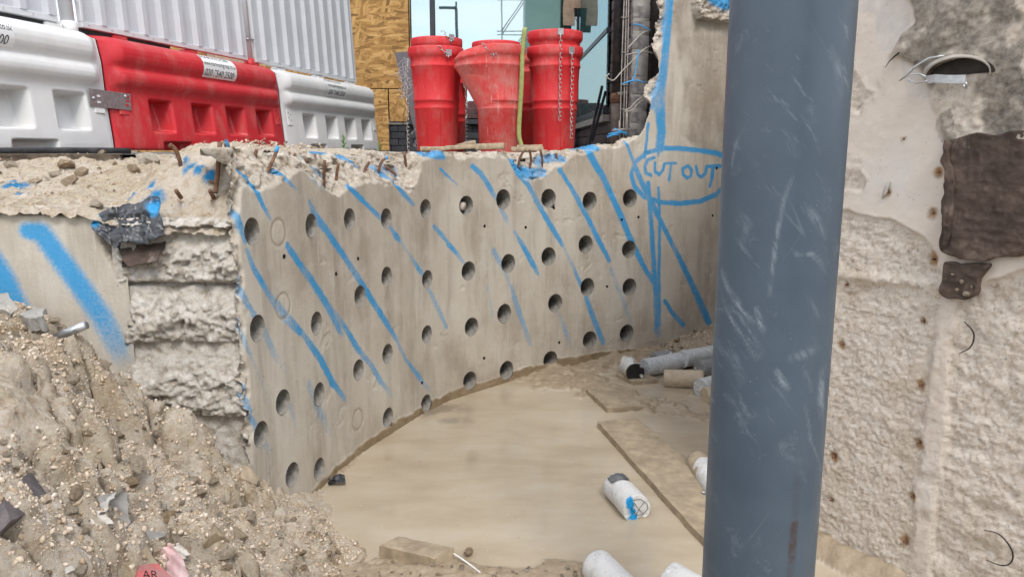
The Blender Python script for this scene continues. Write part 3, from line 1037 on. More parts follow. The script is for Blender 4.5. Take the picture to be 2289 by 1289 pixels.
INNER_PX = [(556, 1300), (549, 1100), (543, 900), (536, 720), (531, 600), (527, 540), (531, 480), (542, 432), (575, 425), (610, 415), (650, 400), (682, 384), (700, 395), (722, 420), (745, 440),
            (780, 428), (830, 402), (850, 408), (880, 424), (915, 432), (938, 405), (945, 362), (985, 345), (1030, 352), (1090, 356), (1112, 350), (1145, 375), (1170, 402), (1215, 398), (1240, 374),
            (1290, 348), (1330, 334), (1375, 330), (1405, 322), (1426, 300), (1440, 277), (1438, 245), (1456, 225), (1474, 200), (1476, 180), (1466, 150), (1468, 132), (1478, 90), (1486, 50), (1488, 0), (1488, -120)]
OUTER_PX = [(540, 1320), (532, 1100), (526, 900), (521, 700), (512, 560), (508, 470), (507, 400), (512, 350), (520, 322), (560, 325), (605, 332), (640, 339), (700, 343), (740, 338), (780, 336), (810, 342), (840, 344), (900, 338), (960, 336), (1000, 338), (1100, 339),
            (1200, 338), (1270, 335), (1300, 321), (1330, 322), (1352, 314), (1370, 305), (1395, 300), (1408, 285), (1416, 262), (1424, 240), (1415, 215), (1420, 196), (1440, 165), (1436, 130), (1430, 110), (1438, 70), (1445, 30), (1440, 0), (1450, -120)]


def to_sz(lst):
    return np.array([wall_sz(*p) for p in lst])


def make_wall_face(parent):
    ds = 0.0082
    ns, nz = int(STOT / ds), int(3.52 / ds)
    s = np.linspace(0, STOT, ns)
    z = np.linspace(-0.08, 3.44, nz)
    S, Z = np.meshgrid(s, z, indexing='ij')
    S, Z = S.ravel(), Z.ravel()
    P = np.stack([S, Z], 1)
    N3 = np.stack([S, Z, np.zeros_like(S)], 1)
    warp = np.stack([fbm(N3, 9, 3, 0.6, 3), fbm(N3, 9, 3, 0.6, 9)], 1) * 0.035
    inner = to_sz(INNER_PX)
    inner[:9, 0] = np.maximum(inner[:9, 0], 0.035)
    inn_poly = np.vstack([inner, [[STOT + .5, 4.2], [STOT + .5, -.5], [inner[0, 0], -.5]]])
    outer = np.array([wall_sz(px, py, 0.0 if px < 1290 else 0.20) for px, py in OUTER_PX])
    outer[:9, 0] = -0.02
    out_poly = np.vstack([outer, [[STOT + .6, 4.4], [STOT + .6, -.6], [-.02, -.6]]])
    Pw = P + warp
    inside = in_poly(Pw, inn_poly)
    dist = np.full(len(P), 9.0)
    for i in range(len(inner) - 1):
        d, _ = seg_dist(Pw, inner[i], inner[i + 1])
        dist = np.minimum(dist, d)
    edge_in = dist.copy()
    dist[inside] = 0
    # opening in the tall wall at the upper right (spalled ledge)
    led = to_sz([(1545, -60), (1548, 20), (1560, 42), (1600, 47), (1760, 50), (1760, -60)])
    ledin = in_poly(Pw, led)
    dist = np.where(ledin, 0.10, dist)
    keep = in_poly(P + warp * 0.6, out_poly)
    # shape
    rough = sstep(0.0, 0.03, dist)
    rec = 0.75 * dist + 0.012 * sstep(0.0, 0.02, dist)
    rec = np.minimum(rec, 0.34)
    zone_left = (S < 0.06)
    rec = np.where(zone_left, np.minimum(rec, 0.02), rec)
    rec = np.where(ledin, -0.07 * sstep(0, 0.05, dist), rec)
    n_big = fbm(N3, 11, 5, 0.55, 21)
    n_rid = fbm(N3, 24, 4, 0.6, 31, ridged=True)
    disp = rough * (0.034 * n_big + 0.014 * n_rid + 0.012 * fbm(N3, 48, 2, 0.6, 33) + 0.026 * facets(P + warp * .4, 13, 35) + 0.012 * facets(P + warp * .3, 34, 36)) + (1 - rough) * (0.0022 * fbm(N3, 2.5, 3, 0.5, 5) + 0.0007 * fbm(N3, 40, 2, 0.5, 6))
    # shallow spalls on the face
    sp = fbm(N3, 6.5, 4, 0.6, 77)
    spm = sstep(0.42, 0.5, sp)
    disp -= (1 - rough) * spm * 0.0035
    back = rec - disp
    mud_h = 0.068 + 0.04 * fbm(N3 * [1, 0, 0], 1.6, 3, 0.5, 51) + 0.02 * fbm(N3, 14, 3, 0.5, 52) + 0.10 * sstep(4.2, 5.3, S) - 0.03 * sstep(1.2, 0, S)
    mud = sstep(0.006, -0.006, Z - mud_h)
    back -= mud * (0.006 + 0.004 * n_rid)
    # holes
    r_del = np.zeros(len(P), bool)
    mv = []
    for ((hs, hz), k), R_ in zip(HSZ, HRAD):
        if k == 0:
            continue
        mv.append((hs, hz, R_))
    TSZ = [wall_sz(*p) for p in TIES]
    for hs, hz in TSZ:
        mv.append((hs, hz, 0.011))
    ringc = np.zeros(len(P), np.float32)
    for ((hs, hz), k), R_ in zip(HSZ, HRAD):
        if k == 0:
            d = np.hypot(S - hs, Z - hz)
            back += 0.005 * np.exp(-((d - R_) / 0.006) ** 2)
            ringc = np.maximum(ringc, np.exp(-((d - R_) / 0.005) ** 2))
    F_ = grid_faces(ns, nz)
    fk = keep[F_].all(1)
    snap = {}
    for hs, hz, R in mv:
        d = np.hypot(S - hs, Z - hz)
        # local re-spacing so that the cut edge is a clean circle
        near = d < R + 0.035
        r_in = near & (d < R)
        r_del |= r_in
        snap[(hs, hz, R)] = np.where(near & ~r_in)[0]
    fk &= ~r_del[F_].any(1)
    Fk = F_[fk]
    be = boundary_edges(Fk)
    bset = np.zeros(len(P), bool)
    bset[be.ravel()] = True
    S2, Z2 = S.copy(), Z.copy()
    for (hs, hz, R), idx in snap.items():
        idx = idx[bset[idx]]
        dd = np.hypot(S[idx] - hs, Z[idx] - hz)
        idx = idx[dd < R + 0.024]
        dd = np.hypot(S[idx] - hs, Z[idx] - hz)
        th_ = np.arctan2(Z[idx] - hz, S[idx] - hs)
        R_c = R * (1 + (0.035 if R > .03 else 0) * np.clip(vnoise(np.stack([np.cos(th_) * 3 + hs * 9, np.sin(th_) * 3 + hz * 9, 0 * th_], 1), 5), 0, 1))
        S2[idx] = hs + (S[idx] - hs) / dd * R_c
        Z2[idx] = hz + (Z[idx] - hz) / dd * R_c
        back[idx] += 0.35 * (R_c - R)
    x, y, nx, ny = plan_at(S2)
    V = np.stack([x + nx * back, y + ny * back, Z2 + rough * 0.012 * fbm(N3, 18, 3, 0.6, 61)], 1)
    # paint
    paint = np.zeros(len(P), np.float32)
    Pj = P + np.stack([fbm(N3, 30, 2, 0.5, 91), fbm(N3, 30, 2, 0.5, 92)], 1) * 0.004
    for pts, wid, inten in STROKES:
        q = np.array([wall_sz(*p) for p in pts])
        qs = plan_at(q[:, 0])
        dist_c = np.hypot(qs[0], qs[1])
        # width: photo pixels across the stroke -> metres, allowing for the foreshortening of the face
        vx, vy = qs[0] / dist_c, qs[1] / dist_c
        cosn = np.abs(vx * qs[2] + vy * qs[3])
        w = np.array(wid) * 0.375 / FPX * dist_c / np.sqrt(np.clip(cosn, .3, 1))
        paint = np.maximum(paint, stroke_mask(Pj, q, w, [i_ ** .7 for i_ in inten], 0.6))
    paint *= np.clip(0.94 + 0.5 * fbm(N3, 3.5, 4, 0.65, 98), 0, 1)
    paint *= 1 - 0.75 * sstep(0.5, 0.9, mud)
    paint = paint * (1 - ringc)
    # trace marks of washed slurry wiping parts of the paint away
    wash = fbm(np.stack([S * 3.5, Z * 0.9, 0 * S], 1), 3.0, 4, 0.6, 95)
    paint = paint * (1 - 0.30 * sstep(0.15, 0.45, wash) * (Z < 1.2))
    mud_ring = np.maximum(mud * 0.97, ringc * 0.55)  # mud band, plus a brown tint along the plug ring grooves
    st_ = in_poly(P + warp * .5, to_sz([(1512, 85), (1560, 78), (1700, 80), (1700, 420), (1560, 330), (1520, 300), (1530, 200)])) * 1.0
    st_ = np.maximum(st_ * .8, .8 * sstep(1.0, .35, np.hypot((S - wall_sz(1540, 30)[0]) / .35, (Z - wall_sz(1540, 30)[1]) / .25)))
    for i_, (((hs, hz), k), R_) in enumerate(zip(HSZ, HRAD)):
        if k and i_ % 3 != 1:
            ln_ = .12 + .3 * ((i_ * 37) % 10) / 10
            run = sstep(.030, .008, np.abs(S - hs - .012 * np.sin(Z * 25 + i_))) * sstep(hz - ln_ - R_, hz - R_, Z) * (Z < hz)
            st_ = np.maximum(st_, .55 * run)
    Sg = st_.reshape(ns, nz)
    for _ in range(6):
        Sg = (Sg + np.roll(Sg, 1, 0) + np.roll(Sg, -1, 0) + np.roll(Sg, 1, 1) + np.roll(Sg, -1, 1)) / 5
    attrs = {'rough': rough, 'paint': paint, 'mud': mud_ring, 'stain': Sg.ravel()}
    # close the broken rim by pulling it back into the ground
    eb = be[(keep[be].all(1))]
    isrim = np.zeros(len(P), bool)
    for i in range(len(outer) - 1):
        d, _ = seg_dist(P, outer[i], outer[i + 1])
        isrim |= d < 0.06
    isrim &= bset
    re = be[isrim[be].all(1)]
    nv = len(V)
    rv = np.unique(re)
    mp = {int(a): nv + i for i, a in enumerate(rv)}
    Vb = V[rv].copy()
    rl = np.hypot(Vb[:, 0], Vb[:, 1])
    Vb[:, 0], Vb[:, 1] = Vb[:, 0] * (1 + .20 / rl) + .03 * (Vb[:, 2] > 1.8), Vb[:, 1] * (1 + .20 / rl)
    Vb[:, 2] -= 0.03
    Fb = np.array([[a, mp[int(a)], mp[int(b)], b] for a, b in re])[:, ::-1]
    V = np.vstack([V, Vb])
    for k in attrs:
        attrs[k] = np.concatenate([attrs[k], np.asarray(attrs[k])[rv]])
    attrs['rough'][nv:] = 1
    Fk = np.vstack([Fk[:, ::-1], Fb])
    V, Fk, attrs = compact(V, Fk, attrs)
    return mk('wall_face', V, Fk, MAT['wall'], parent, True, attrs)


def bore_geo(R, depth, seg=28, lip=0.0):
    V, Fc = [], []
    rings = [(R, -0.002), (R, depth * 0.25), (R * 0.995, depth * 0.6), (R * 0.99, depth)]
    for r, y in rings:
        for j in range(seg):
            th = 2 * math.pi * j / seg
            V.append((r * math.cos(th), y, r * math.sin(th)))
    for k in range(len(rings) - 1):
        for j in range(seg):
            j2 = (j + 1) % seg
            Fc.append((k * seg + j, k * seg + j2, (k + 1) * seg + j2, (k + 1) * seg + j))
    Fc.append(tuple((len(rings) - 1) * seg + j for j in range(seg)))
    return np.array(V), Fc


# ------------------------------------------------------------------ ground sheets
def sheet(name, pts, z, mat):
    return struct(mk(name, [(x, y, z) for x, y in pts], [tuple(range(len(pts)))], mat, None, False))


sheet('site_ground', [(-150, -150), (150, -150), (150, 150), (-150, 150)], -0.16, MAT['site'])
_px, _py, _nx, _ny = plan_at(np.linspace(0, STOT, 60))
_bk = [(a + c * 0.30, b + d * 0.30) for a, b, c, d in zip(_px, _py, _nx, _ny)]
sheet('street', [(-150, 5.0), (-1.75, 5.0), (-1.6, 3.9)] + _bk[4:] + [(3.3, 7.3), (3.3, 2.6), (2.8, 1.6), (150, 1.6), (150, 150), (-150, 150)], 1.728, MAT['asphalt'])

# ------------------------------------------------------------------ curved pit wall
pit_wall = empty('concrete_pit_wall', (0, 0, 0), label='long curved grey concrete wall with core holes and sprayed blue stripes', cat='wall')
make_wall_face(pit_wall)
bv, bf = bore_geo(RH * 1.01, 0.40)
bore_me = None
tv, tf = bore_geo(0.0115, 0.05, 12)
tie_me = None
plug_i = 0
for ((hs, hz), k), R_ in zip(HSZ, HRAD):
    x, y, nx, ny = plan_at(hs)
    ang = math.atan2(ny, nx) - math.pi / 2
    if k:
        if bore_me is None:
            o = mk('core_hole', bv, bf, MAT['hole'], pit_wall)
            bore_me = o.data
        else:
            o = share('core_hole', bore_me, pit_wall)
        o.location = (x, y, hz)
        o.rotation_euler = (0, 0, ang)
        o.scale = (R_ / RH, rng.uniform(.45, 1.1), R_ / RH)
    if k == 2:
        V, Fc = lathe_geo([(0.0, 0), (0.028, 0.0), (0.030, 0.03), (0.034, 0.2)], 14)
        V = np.stack([V[:, 0], V[:, 2], V[:, 1]], 1) + fbm(V, 40, 3)[:, None] * 0.006
        so = mk('core_stub', V, Fc, MAT['rwall'], pit_wall)
        so.location = (x - 0.02, y + 0.02, hz - 0.005)
        so.rotation_euler = (0, 0, ang)
for p in TIES:
    s_, z_ = wall_sz(*p)
    x, y, nx, ny = plan_at(s_)
    if tie_me is None:
        o = mk('tie_hole', tv, tf, MAT['dark_in'], pit_wall)  # near-black bore, shade of the small hole put into its colour
        tie_me = o.data
    else:
        o = share('tie_hole', tie_me, pit_wall)
    o.location = (x, y, z_)
    o.rotation_euler = (0, 0, math.atan2(ny, nx) - math.pi / 2)


def bar(pxpts, back, rad, mat, parent, name='rebar_stub', blue=False, bury=0.10):
    """a bent bar: photo points from root to tip, standing `back` behind the wall face; the root is driven on into the concrete"""
    P = [wall_pt(px, py, b) for (px, py), b in zip(pxpts, back)]
    d = (P[1] - P[0]) / np.linalg.norm(P[1] - P[0])
    P = [P[0] - d * bury + np.array([0, 0.02, -0.03])] + P
    P = catmull(P, 4)
    # ribbed bar
    r = [rad * (1.0 + 0.07 * (i % 2)) for i in range(len(P))]
    o = tube(name, P, r, mat, parent, 8)
    if blue:
        k = max(2, len(P) // 4)
        tube('sprayed_tip', P[-k:], [rad * 1.12] * k, MAT['bluebar'], o, 8)
    return o


BARS = [([(520, 372), (514, 345), (505, 322)], .22, .0085, True), ([(570, 362), (573, 338)], .20, .008, False), ([(598, 384), (612, 358), (621, 335)], .14, .0085, True),
        ([(628, 353), (647, 346)], .22, .008, False), ([(657, 362), (660, 347)], .2, .008, False), ([(686, 378), (685, 356)], .15, .008, False), ([(724, 398), (726, 362)], .12, .0085, False),
        ([(752, 396), (757, 369)], .12, .0085, False), ([(700, 346), (706, 352)], .24, .008, False), ([(818, 376), (826, 366)], .15, .009, False), ([(848, 374), (855, 363), (866, 360)], .15, .009, True),
        ([(880, 386), (887, 398)], .10, .010, True), ([(908, 374), (904, 346)], .16, .009, False), ([(973, 350), (973, 337)], .2, .008, False), ([(1010, 356), (1009, 345)], .15, .008, False),
        ([(1045, 362), (1044, 347)], .12, .008, False), ([(1158, 372), (1163, 355), (1173, 343)], .14, .009, False), ([(1184, 378), (1187, 360), (1184, 343)], .14, .009, False),
        ([(1211, 376), (1212, 360), (1208, 343)], .14, .009, False), ([(1244, 362), (1243, 347)], .14, .009, False)]
for pts, b, r, bl in BARS:
    bar([(x_, y_ - 4 * i_) for i_, (x_, y_) in enumerate(pts)], [max(.05, b - 0.09) - 0.015 * i for i in range(len(pts))], r * 0.95, MAT['rust'], pit_wall, blue=bl)
# bent bars and tie wires poking out of the broken end of the tall part
for pts, bl in [([(1432, 57), (1415, 55)], True), ([(1436, 75), (1420, 90), (1402, 110)], False), ([(1440, 115), (1425, 118), (1398, 123)], False),
                ([(1438, 112), (1420, 130), (1406, 144), (1390, 160), (1376, 176), (1368, 180), (1356, 172), (1362, 165)], False), ([(1422, 180), (1408, 182), (1391, 188)], True),
                ([(1424, 225), (1410, 240), (1396, 248)], False), ([(1426, 232), (1414, 246), (1397, 250)], False), ([(1425, 130), (1420, 165), (1410, 190)], True)]:
    bar(pts, [0.22 + 0.01 * i for i in range(len(pts))], 0.006, MAT['bluebar'] if bl else MAT['wire'], pit_wall, 'bent_bar', False)

# ------------------------------------------------------------------ left wall: smooth face, broken end and rubble on top
Y0 = 3.2


def left_face(parent):
    xs = np.arange(-4.3, -1.635, 0.01)
    zs = np.arange(-0.1, 1.53, 0.01)
    X, Z = np.meshgrid(xs, zs, indexing='ij')
    X, Z = X.ravel(), Z.ravel()
    N3 = np.stack([X, Z, 0 * X], 1)
    P = np.stack([X, Z], 1)
    top = 1.505 + 0.02 * fbm(N3 * [1, 0, 0], 5, 4, 0.6, 3)
    rec = np.clip(Z - top + 0.02, 0, 1) * 3.0
    rough = sstep(0, 0.02, rec)
    # spalled notch under the black film
    notch = in_poly(P + np.stack([fbm(N3, 12, 3, 0.6, 8), fbm(N3, 12, 3, 0.6, 9)], 1) * 0.03, np.array([at(*p, Y0)[[0, 2]] for p in [(205, 470), (225, 540), (260, 620), (285, 625), (320, 480)]]))
    rec += notch * 0.05
    rough = np.maximum(rough, notch)
    y = Y0 + rec + rough * 0.02 * fbm(N3, 20, 4, 0.6, 11) + 0.0012 * fbm(N3, 6, 3, 0.5, 12)
    paint = np.zeros(len(P), np.float32)
    for pts, wid in [([(62, 516), (92, 520), (128, 570), (180, 640), (225, 705), (262, 772), (285, 830)], [32, 38, 40, 42, 44, 46, 40]), ([(-90, 500), (-40, 545), (5, 620), (40, 690), (70, 760)], [40, 42, 46, 46, 40])]:
        q = np.array([at(*p, Y0)[[0, 2]] for p in pts])
        w = np.array(wid) * 0.5 / FPX * Y0
        paint = np.maximum(paint, stroke_mask(P, q, w, [1, 1, 1, .95, .85, .6, .1][:len(pts)] if len(pts) > 5 else [1, 1, 1, .9, .6], 1.0))
    mud = sstep(0.03, 0, Z - 0.3)
    return mk('smooth_face', np.stack([X, y, Z], 1), grid_faces(len(xs), len(zs)), MAT['wall'], parent, True, {'rough': rough, 'paint': paint, 'mud': mud * 0, 'stain': 0 * X})


def end_face(parent):
    st = 0.0065
    xs = np.arange(-1.70, -1.160, st)
    zs = np.arange(-0.1, 1.475, st)
    X, Z = np.meshgrid(xs, zs, indexing='ij')
    X, Z = X.ravel(), Z.ravel()
    N3 = np.stack([X, Z, 0 * X], 1)
    zt = lambda py: at(400, py, Y0)[2]
    lips = [zt(505), zt(634), zt(764), zt(930)]
    zw = Z + 0.016 * fbm(N3, 7, 4, 0.6, 41)
    d = np.zeros_like(Z)
    sm = np.zeros_like(Z)
    bounds = [1.9] + lips + [-0.5]
    for i in range(1, len(bounds) - 1):
        hi, lo = bounds[i], bounds[i + 1]
        m_ = (zw < hi) & (zw >= lo)
        t = (hi - zw) / (hi - lo)
        prof = 0.032 * (1 - sstep(0.05, 0.7, t)) + 0.012 * sstep(0.9, 1.0, t) - 0.006 * np.sin(np.clip(t, 0, 1) * math.pi) ** 2
        d = np.where(m_, prof, d)
        sm = np.where(m_, 1 - sstep(0.28, 0.45, t + 0.1 * fbm(N3, 9, 2, 0.5, 44)), sm)
    # the middle groove is a thin saw cut
    g1 = np.exp(-((zw - (zt(634) - 0.008)) / 0.008) ** 2)
    d += 0.03 * g1
    # top slope
    top = lips[0]
    d = np.where(zw >= top, -0.02 + (zw - top) * 1.9, d)
    rough = 1 - 0.75 * sm
    nb = fbm(N3, 9, 5, 0.58, 45)
    nr = fbm(N3, 26, 4, 0.62, 46, ridged=True)
    d -= (1 - sm * 0.8) * (0.018 * nb + 0.010 * nr + 0.010 * fbm(N3, 60, 2, 0.6, 48) + 0.026 * facets(np.stack([X, Z], 1) + .02 * np.stack([nb, nr], 1), 11, 49) + 0.018 * facets(np.stack([X, Z], 1), 30, 50))
    fade = sstep(-1.70, -1.645, X)
    y = Y0 - 0.012 + d * fade + 0.02 * (1 - fade)
    z = Z + (1 - sm) * 0.008 * fbm(N3, 22, 3, 0.6, 47)
    pt = at(455, 440, Y0)
    paint = 0.0 * X
    return mk('broken_end', np.stack([X, y, z], 1), grid_faces(len(xs), len(zs)), MAT['broken'], parent, True, {'paint': paint})


left_wall = empty('concrete_end_wall', (-1.6, Y0, 0), label='pale concrete wall with one thick blue stripe and a hacked broken end', cat='wall')
for o in (left_face(left_wall), end_face(left_wall)):
    o.matrix_parent_inverse = Matrix.Translation((1.6, -Y0, 0))
bolt_p = [at(1308 / 3.2233, 300 + 898 / 3.2233, Y0 + 0.01), at(1530 / 3.2233, 300 + 890 / 3.2233, Y0 + 0.01)]
for p in bolt_p:
    o = tube('rusty_bolt', [p + [0, 0.03, 0], p + [0, -0.02, 0]], 0.008, MAT['rust'], left_wall, 8)
    o.matrix_parent_inverse = Matrix.Translation((1.6, -Y0, 0))


def back_dist(x, y):
    """signed distance behind the wall face (positive = ground side), vectorised"""
    P = np.stack([x, y], 1)
    best = np.full(len(P), 99.0)
    sgn = np.zeros(len(P))
    sp = np.linspace(0, STOT, 90)
    bx, by, nx, ny = plan_at(sp)
    for i in range(len(sp)):
        d = np.hypot(x - bx[i], y - by[i])
        up = d < best
        best = np.where(up, d, best)
        sgn = np.where(up, (x - bx[i]) * nx[i] + (y - by[i]) * ny[i], sgn)
    return np.where(sgn >= 0, best, -best)


def top_z(x, y, detail=True):
    N3 = np.stack([x, y, 0 * x], 1)
    left = sstep(-1.50, -1.88, x)                       # 1 on the far left, 0 on the wall block
    z_left = 1.50 + 0.205 * sstep(3.2, 4.9, y) + 0.02 * sstep(5.0, 5.3, y)
    z_blk = 1.43 + 0.345 * sstep(3.17, 3.72, y) - 0.03 * sstep(4.2, 5.2, y)
    z = z_blk * (1 - left) + z_left * left
    z += 0.055 * np.exp(-((x + 1.95) / 0.25) ** 2 - ((y - 4.0) / 0.35) ** 2)
    if detail:
        near = sstep(5.6, 4.6, y)
        z += near * (0.030 * fbm(N3, 4.5, 4, 0.55, 71) + 0.024 * fbm(N3, 13, 4, 0.62, 72, ridged=True) + 0.012 * fbm(N3, 46, 2, 0.6, 73))
    return z


def make_top():
    xs = np.concatenate([np.arange(-4.4, -2.4, 0.02), np.arange(-2.4, -0.5, 0.0095), np.arange(-0.5, 3.0, 0.03)])
    ys = np.concatenate([np.arange(3.17, 4.4, 0.0095), np.arange(4.4, 5.6, 0.02), np.arange(5.6, 8.2, 0.04)])
    X, Y = np.meshgrid(xs, ys, indexing='ij')
    X, Y = X.ravel(), Y.ravel()
    bd = back_dist(X, Y)
    N3 = np.stack([X, Y, 0 * X], 1)
    z = top_z(X, Y)
    crest = 1.765 + 0.012 * fbm(N3, 6, 3, 0.5, 75)
    nearw = sstep(0.75, 0.3, bd) * sstep(3.6, 4.0, Y)
    z = z * (1 - nearw) + np.minimum(z, crest) * nearw
    z = np.where(Y > 5.2, np.minimum(z, 1.742), z)
    drop = sstep(0.30, 0.14, bd)
    z -= 0.10 * drop * sstep(3.5, 3.9, Y)
    kz = (bd > 0.10) | ((Y < 3.5) & (X < -1.2))
    F_ = grid_faces(len(xs), len(ys))
    F_ = F_[kz[F_].all(1)]
    front = sstep(3.22, 3.17, Y)
    z -= 0.03 * front
    paint = np.zeros(len(X), np.float32)
    for px, py, w in [(40, 425, .10), (20, 415, .06), (55, 440, .06), (410, 362, .025), (425, 375, .03), (415, 388, .022), (335, 420, .03), (447, 388, .03), (430, 365, .02), (340, 445, .06), (300, 440, .03), (470, 400, .04)]:
        # point on the slope seen at this direction
        d = ray(px, py)
        t = np.linspace(3.1, 5.0, 200)
        q = np.array([0, 0, EYE]) + d[None, :] * (t / d[1])[:, None]
        h = top_z(q[:, 0], q[:, 1], False)
        k = np.argmax(q[:, 2] < h) if (q[:, 2] < h).any() else 0
        dd = np.hypot(X - q[k, 0], Y - q[k, 1])
        paint = np.maximum(paint, sstep(1.0, 0.4, dd / w + 0.5 * fbm(N3, 30, 3, 0.6, 78)))
    clay = sstep(0.1, 0.35, fbm(N3, 2.2, 3, 0.5, 79) + 0.8 * np.exp(-((X + 1.95) / 0.35) ** 2 - ((Y - 3.9) / 0.5) ** 2) - 0.3)
    clay *= 0.25
    V, F_, a = compact(np.stack([X, Y, z], 1), F_, {'paint': paint, 'clay': clay})
    return struct(mk('rubble_ground', V, F_, MAT['top'], None, True, a))


MAT['top'] = mat_mound(1.0, 0.3)
MAT['top'].name = 'pale rubble'
_r = [n for n in MAT['top'].node_tree.nodes if n.type == 'VALTORGB']
top_ground = make_top()

# stray bars standing on the broken corner block
for pts, Yd, r in [([(406, 392), (402, 360), (392, 335), (379, 323)], [3.55, 3.52, 3.50, 3.48], .0095), ([(485, 400), (489, 360), (492, 318)], [3.34, 3.33, 3.32], .0105), ([(515, 372), (512, 345), (504, 320)], [3.36, 3.35, 3.34], .009)]:
    P = [at(px, py, Yd[i]) for i, (px, py) in enumerate(pts)]
    P = [P[0] - (P[1] - P[0]) * 0.8] + P
    P = catmull(P, 5)
    o = tube('rebar_stub', P, [r * (1 + .07 * (i % 2)) for i in range(len(P))], MAT['rust'], left_wall, 8)
    o.matrix_parent_inverse = Matrix.Translation((1.6, -Y0, 0))
for px, py in [(395, 428), (470, 428)]:
    p = at(px, py, 3.3)
    o = tube('rebar_stub', [p + [-.01, .06, -.03], p, p + [0.012, -0.03, 0.004]], .0095, MAT['rust'], left_wall, 8)
    o.matrix_parent_inverse = Matrix.Translation((1.6, -Y0, 0))

# ------------------------------------------------------------------ spoil heap in the left foreground
AX = np.array([-4.5, -3.2, -2.7, -2.16, -1.88, -1.62, -1.38, -1.15, -1.0, -0.85, -0.68, -0.5, -0.2, 0.3])
AZ = np.array([1.45, 1.40, 1.30, 1.10, 0.93, 0.69, 0.49, 0.27, 0.12, 0.02, -0.03, -0.06, -0.09, -0.14])


def clods(N2, freq, seed):
    """rounded lumps: distance to random cell points"""
    p = N2 * freq
    ip = np.floor(p).astype(np.int64)
    best = np.full(len(p), 9.0)
    for dx in (-1, 0, 1):
        for dy in (-1, 0, 1):
            cx, cy = ip[:, 0] + dx, ip[:, 1] + dy
            hx = _hash(cx, cy, cx * 0, seed)
            hy = _hash(cx, cy, cx * 0 + 1, seed)
            best = np.minimum(best, np.hypot(p[:, 0] - cx - hx, p[:, 1] - cy - hy))
    return np.sqrt(np.clip(1 - (best / 0.75) ** 2, 0, 1))


CLODS = []


def mound_base(x, y):
    return np.interp(x - 0.42 * (3.2 - y), AX, AZ)


def mound_z(x, y, full=True):
    z = mound_base(x, y)
    for k, (cx, cy, r, h) in enumerate(CLODS):
        sel = np.where(np.hypot(x - cx, y - cy) < r * 1.35)[0]
        if len(sel):
            q = np.stack([x[sel], y[sel], 0 * x[sel]], 1)
            dx, dy = x[sel] - cx, y[sel] - cy
            d = np.hypot(dx, dy) / r * (1 + 0.30 * fbm(q, 11, 3, 0.55, 300 + k))
            z = z.copy()
            z[sel] += h * np.sqrt(np.clip(1 - d ** 2, 0, 1)) ** 0.8 - 0.30 * h * np.exp(-((d - 1.08) / 0.12) ** 2)
    N3 = np.stack([x, y, 0 * x], 1)
    N2 = np.stack([x, y], 1) + np.stack([fbm(N3, 5, 2, 0.5, 100), fbm(N3, 5, 2, 0.5, 101)], 1) * 0.06
    amp = sstep(-0.05, 0.25, z) * (0.35 + 0.65 * sstep(3.3, 2.9, y))
    z = z + amp * (0.050 * fbm(N3, 2.4, 3, 0.5, 102) + 0.13 * (clods(N2, 4.2, 103) - 0.5) * sstep(-0.2, 0.25, fbm(N3, 1.7, 2, 0.5, 104)) + 0.05 * (clods(N2, 9.5, 109) - 0.5) * sstep(-0.3, 0.2, fbm(N3, 2.6, 2, 0.5, 110)))
    return z + (0.35 + 0.65 * amp) * 0.015 * fbm(N3, 9, 2, 0.6, 105)


def mound_pt(x, y, grid=None):
    '''points of the heap: the broad shape pushed in and out along its normal by solid noise'''
    e = 0.012
    z = mound_z(x, y)
    if grid is not None:
        gx, gy = np.gradient(z.reshape(len(grid[0]), len(grid[1])), grid[0], grid[1])
        gx, gy = gx.ravel(), gy.ravel()
    else:
        gx = (mound_z(x + e, y) - mound_z(x - e, y)) / (2 * e)
        gy = (mound_z(x, y + e) - mound_z(x, y - e)) / (2 * e)
    gx, gy = np.clip(gx, -2.5, 2.5), np.clip(gy, -2.5, 2.5)
    n = np.stack([-gx, -gy, np.ones_like(gx)], 1)
    n /= np.linalg.norm(n, axis=1)[:, None]
    P = np.stack([x, y, z], 1)
    lum = vnoise(P * 16 + 4.1, 402)
    d = 0.022 * fbm(P, 8, 3, 0.6, 400) + 0.016 * (1 - 2 * np.abs(lum)) * sstep(-.3, .3, vnoise(P * 3, 404)) + 0.013 * fbm(P, 24, 3, 0.65, 401, ridged=True) + 0.008 * fbm(P, 62, 2, 0.6, 403)
    k = sstep(-0.06, 0.12, z) * 0.8 + 0.2
    return P + n * (d * k)[:, None], d


for _px, _py, _r, _h in [(150, 850, .10, .07), (110, 880, .09, .07), (235, 880, .08, .06), (240, 935, .13, .10), (320, 860, .09, .08), (420, 890, .12, .09), (400, 850, .08, .06), (470, 880, .10, .06), (160, 960, .11, .08),
                          (330, 960, .09, .07), (410, 1030, .12, .07), (455, 1075, .13, .07), (540, 1010, .11, .05), (250, 1060, .09, .06), (195, 1030, .08, .07), (60, 800, .12, .05), (30, 900, .10, .06), (80, 970, .12, .06),
                          (560, 1110, .10, .05), (640, 1170, .10, .05), (600, 1230, .12, .06), (480, 1250, .12, .07), (300, 1150, .10, .05), (170, 1110, .10, .06), (90, 1230, .13, .06), (230, 1240, .10, .06), (690, 1225, .10, .04), (770, 1250, .10, .035), (420, 1150, .10, .05)]:
    _d = ray(_px, _py)
    _t = np.linspace(1.2, 3.3, 500)
    _q = np.array([0, 0, EYE]) + _d[None, :] * (_t / _d[1])[:, None]
    _b = _q[:, 2] < mound_base(_q[:, 0], _q[:, 1])
    _k = np.argmax(_b) if _b.any() else len(_t) - 1
    CLODS.append((_q[_k, 0], _q[_k, 1] + .02, _r, _h * 1.35))


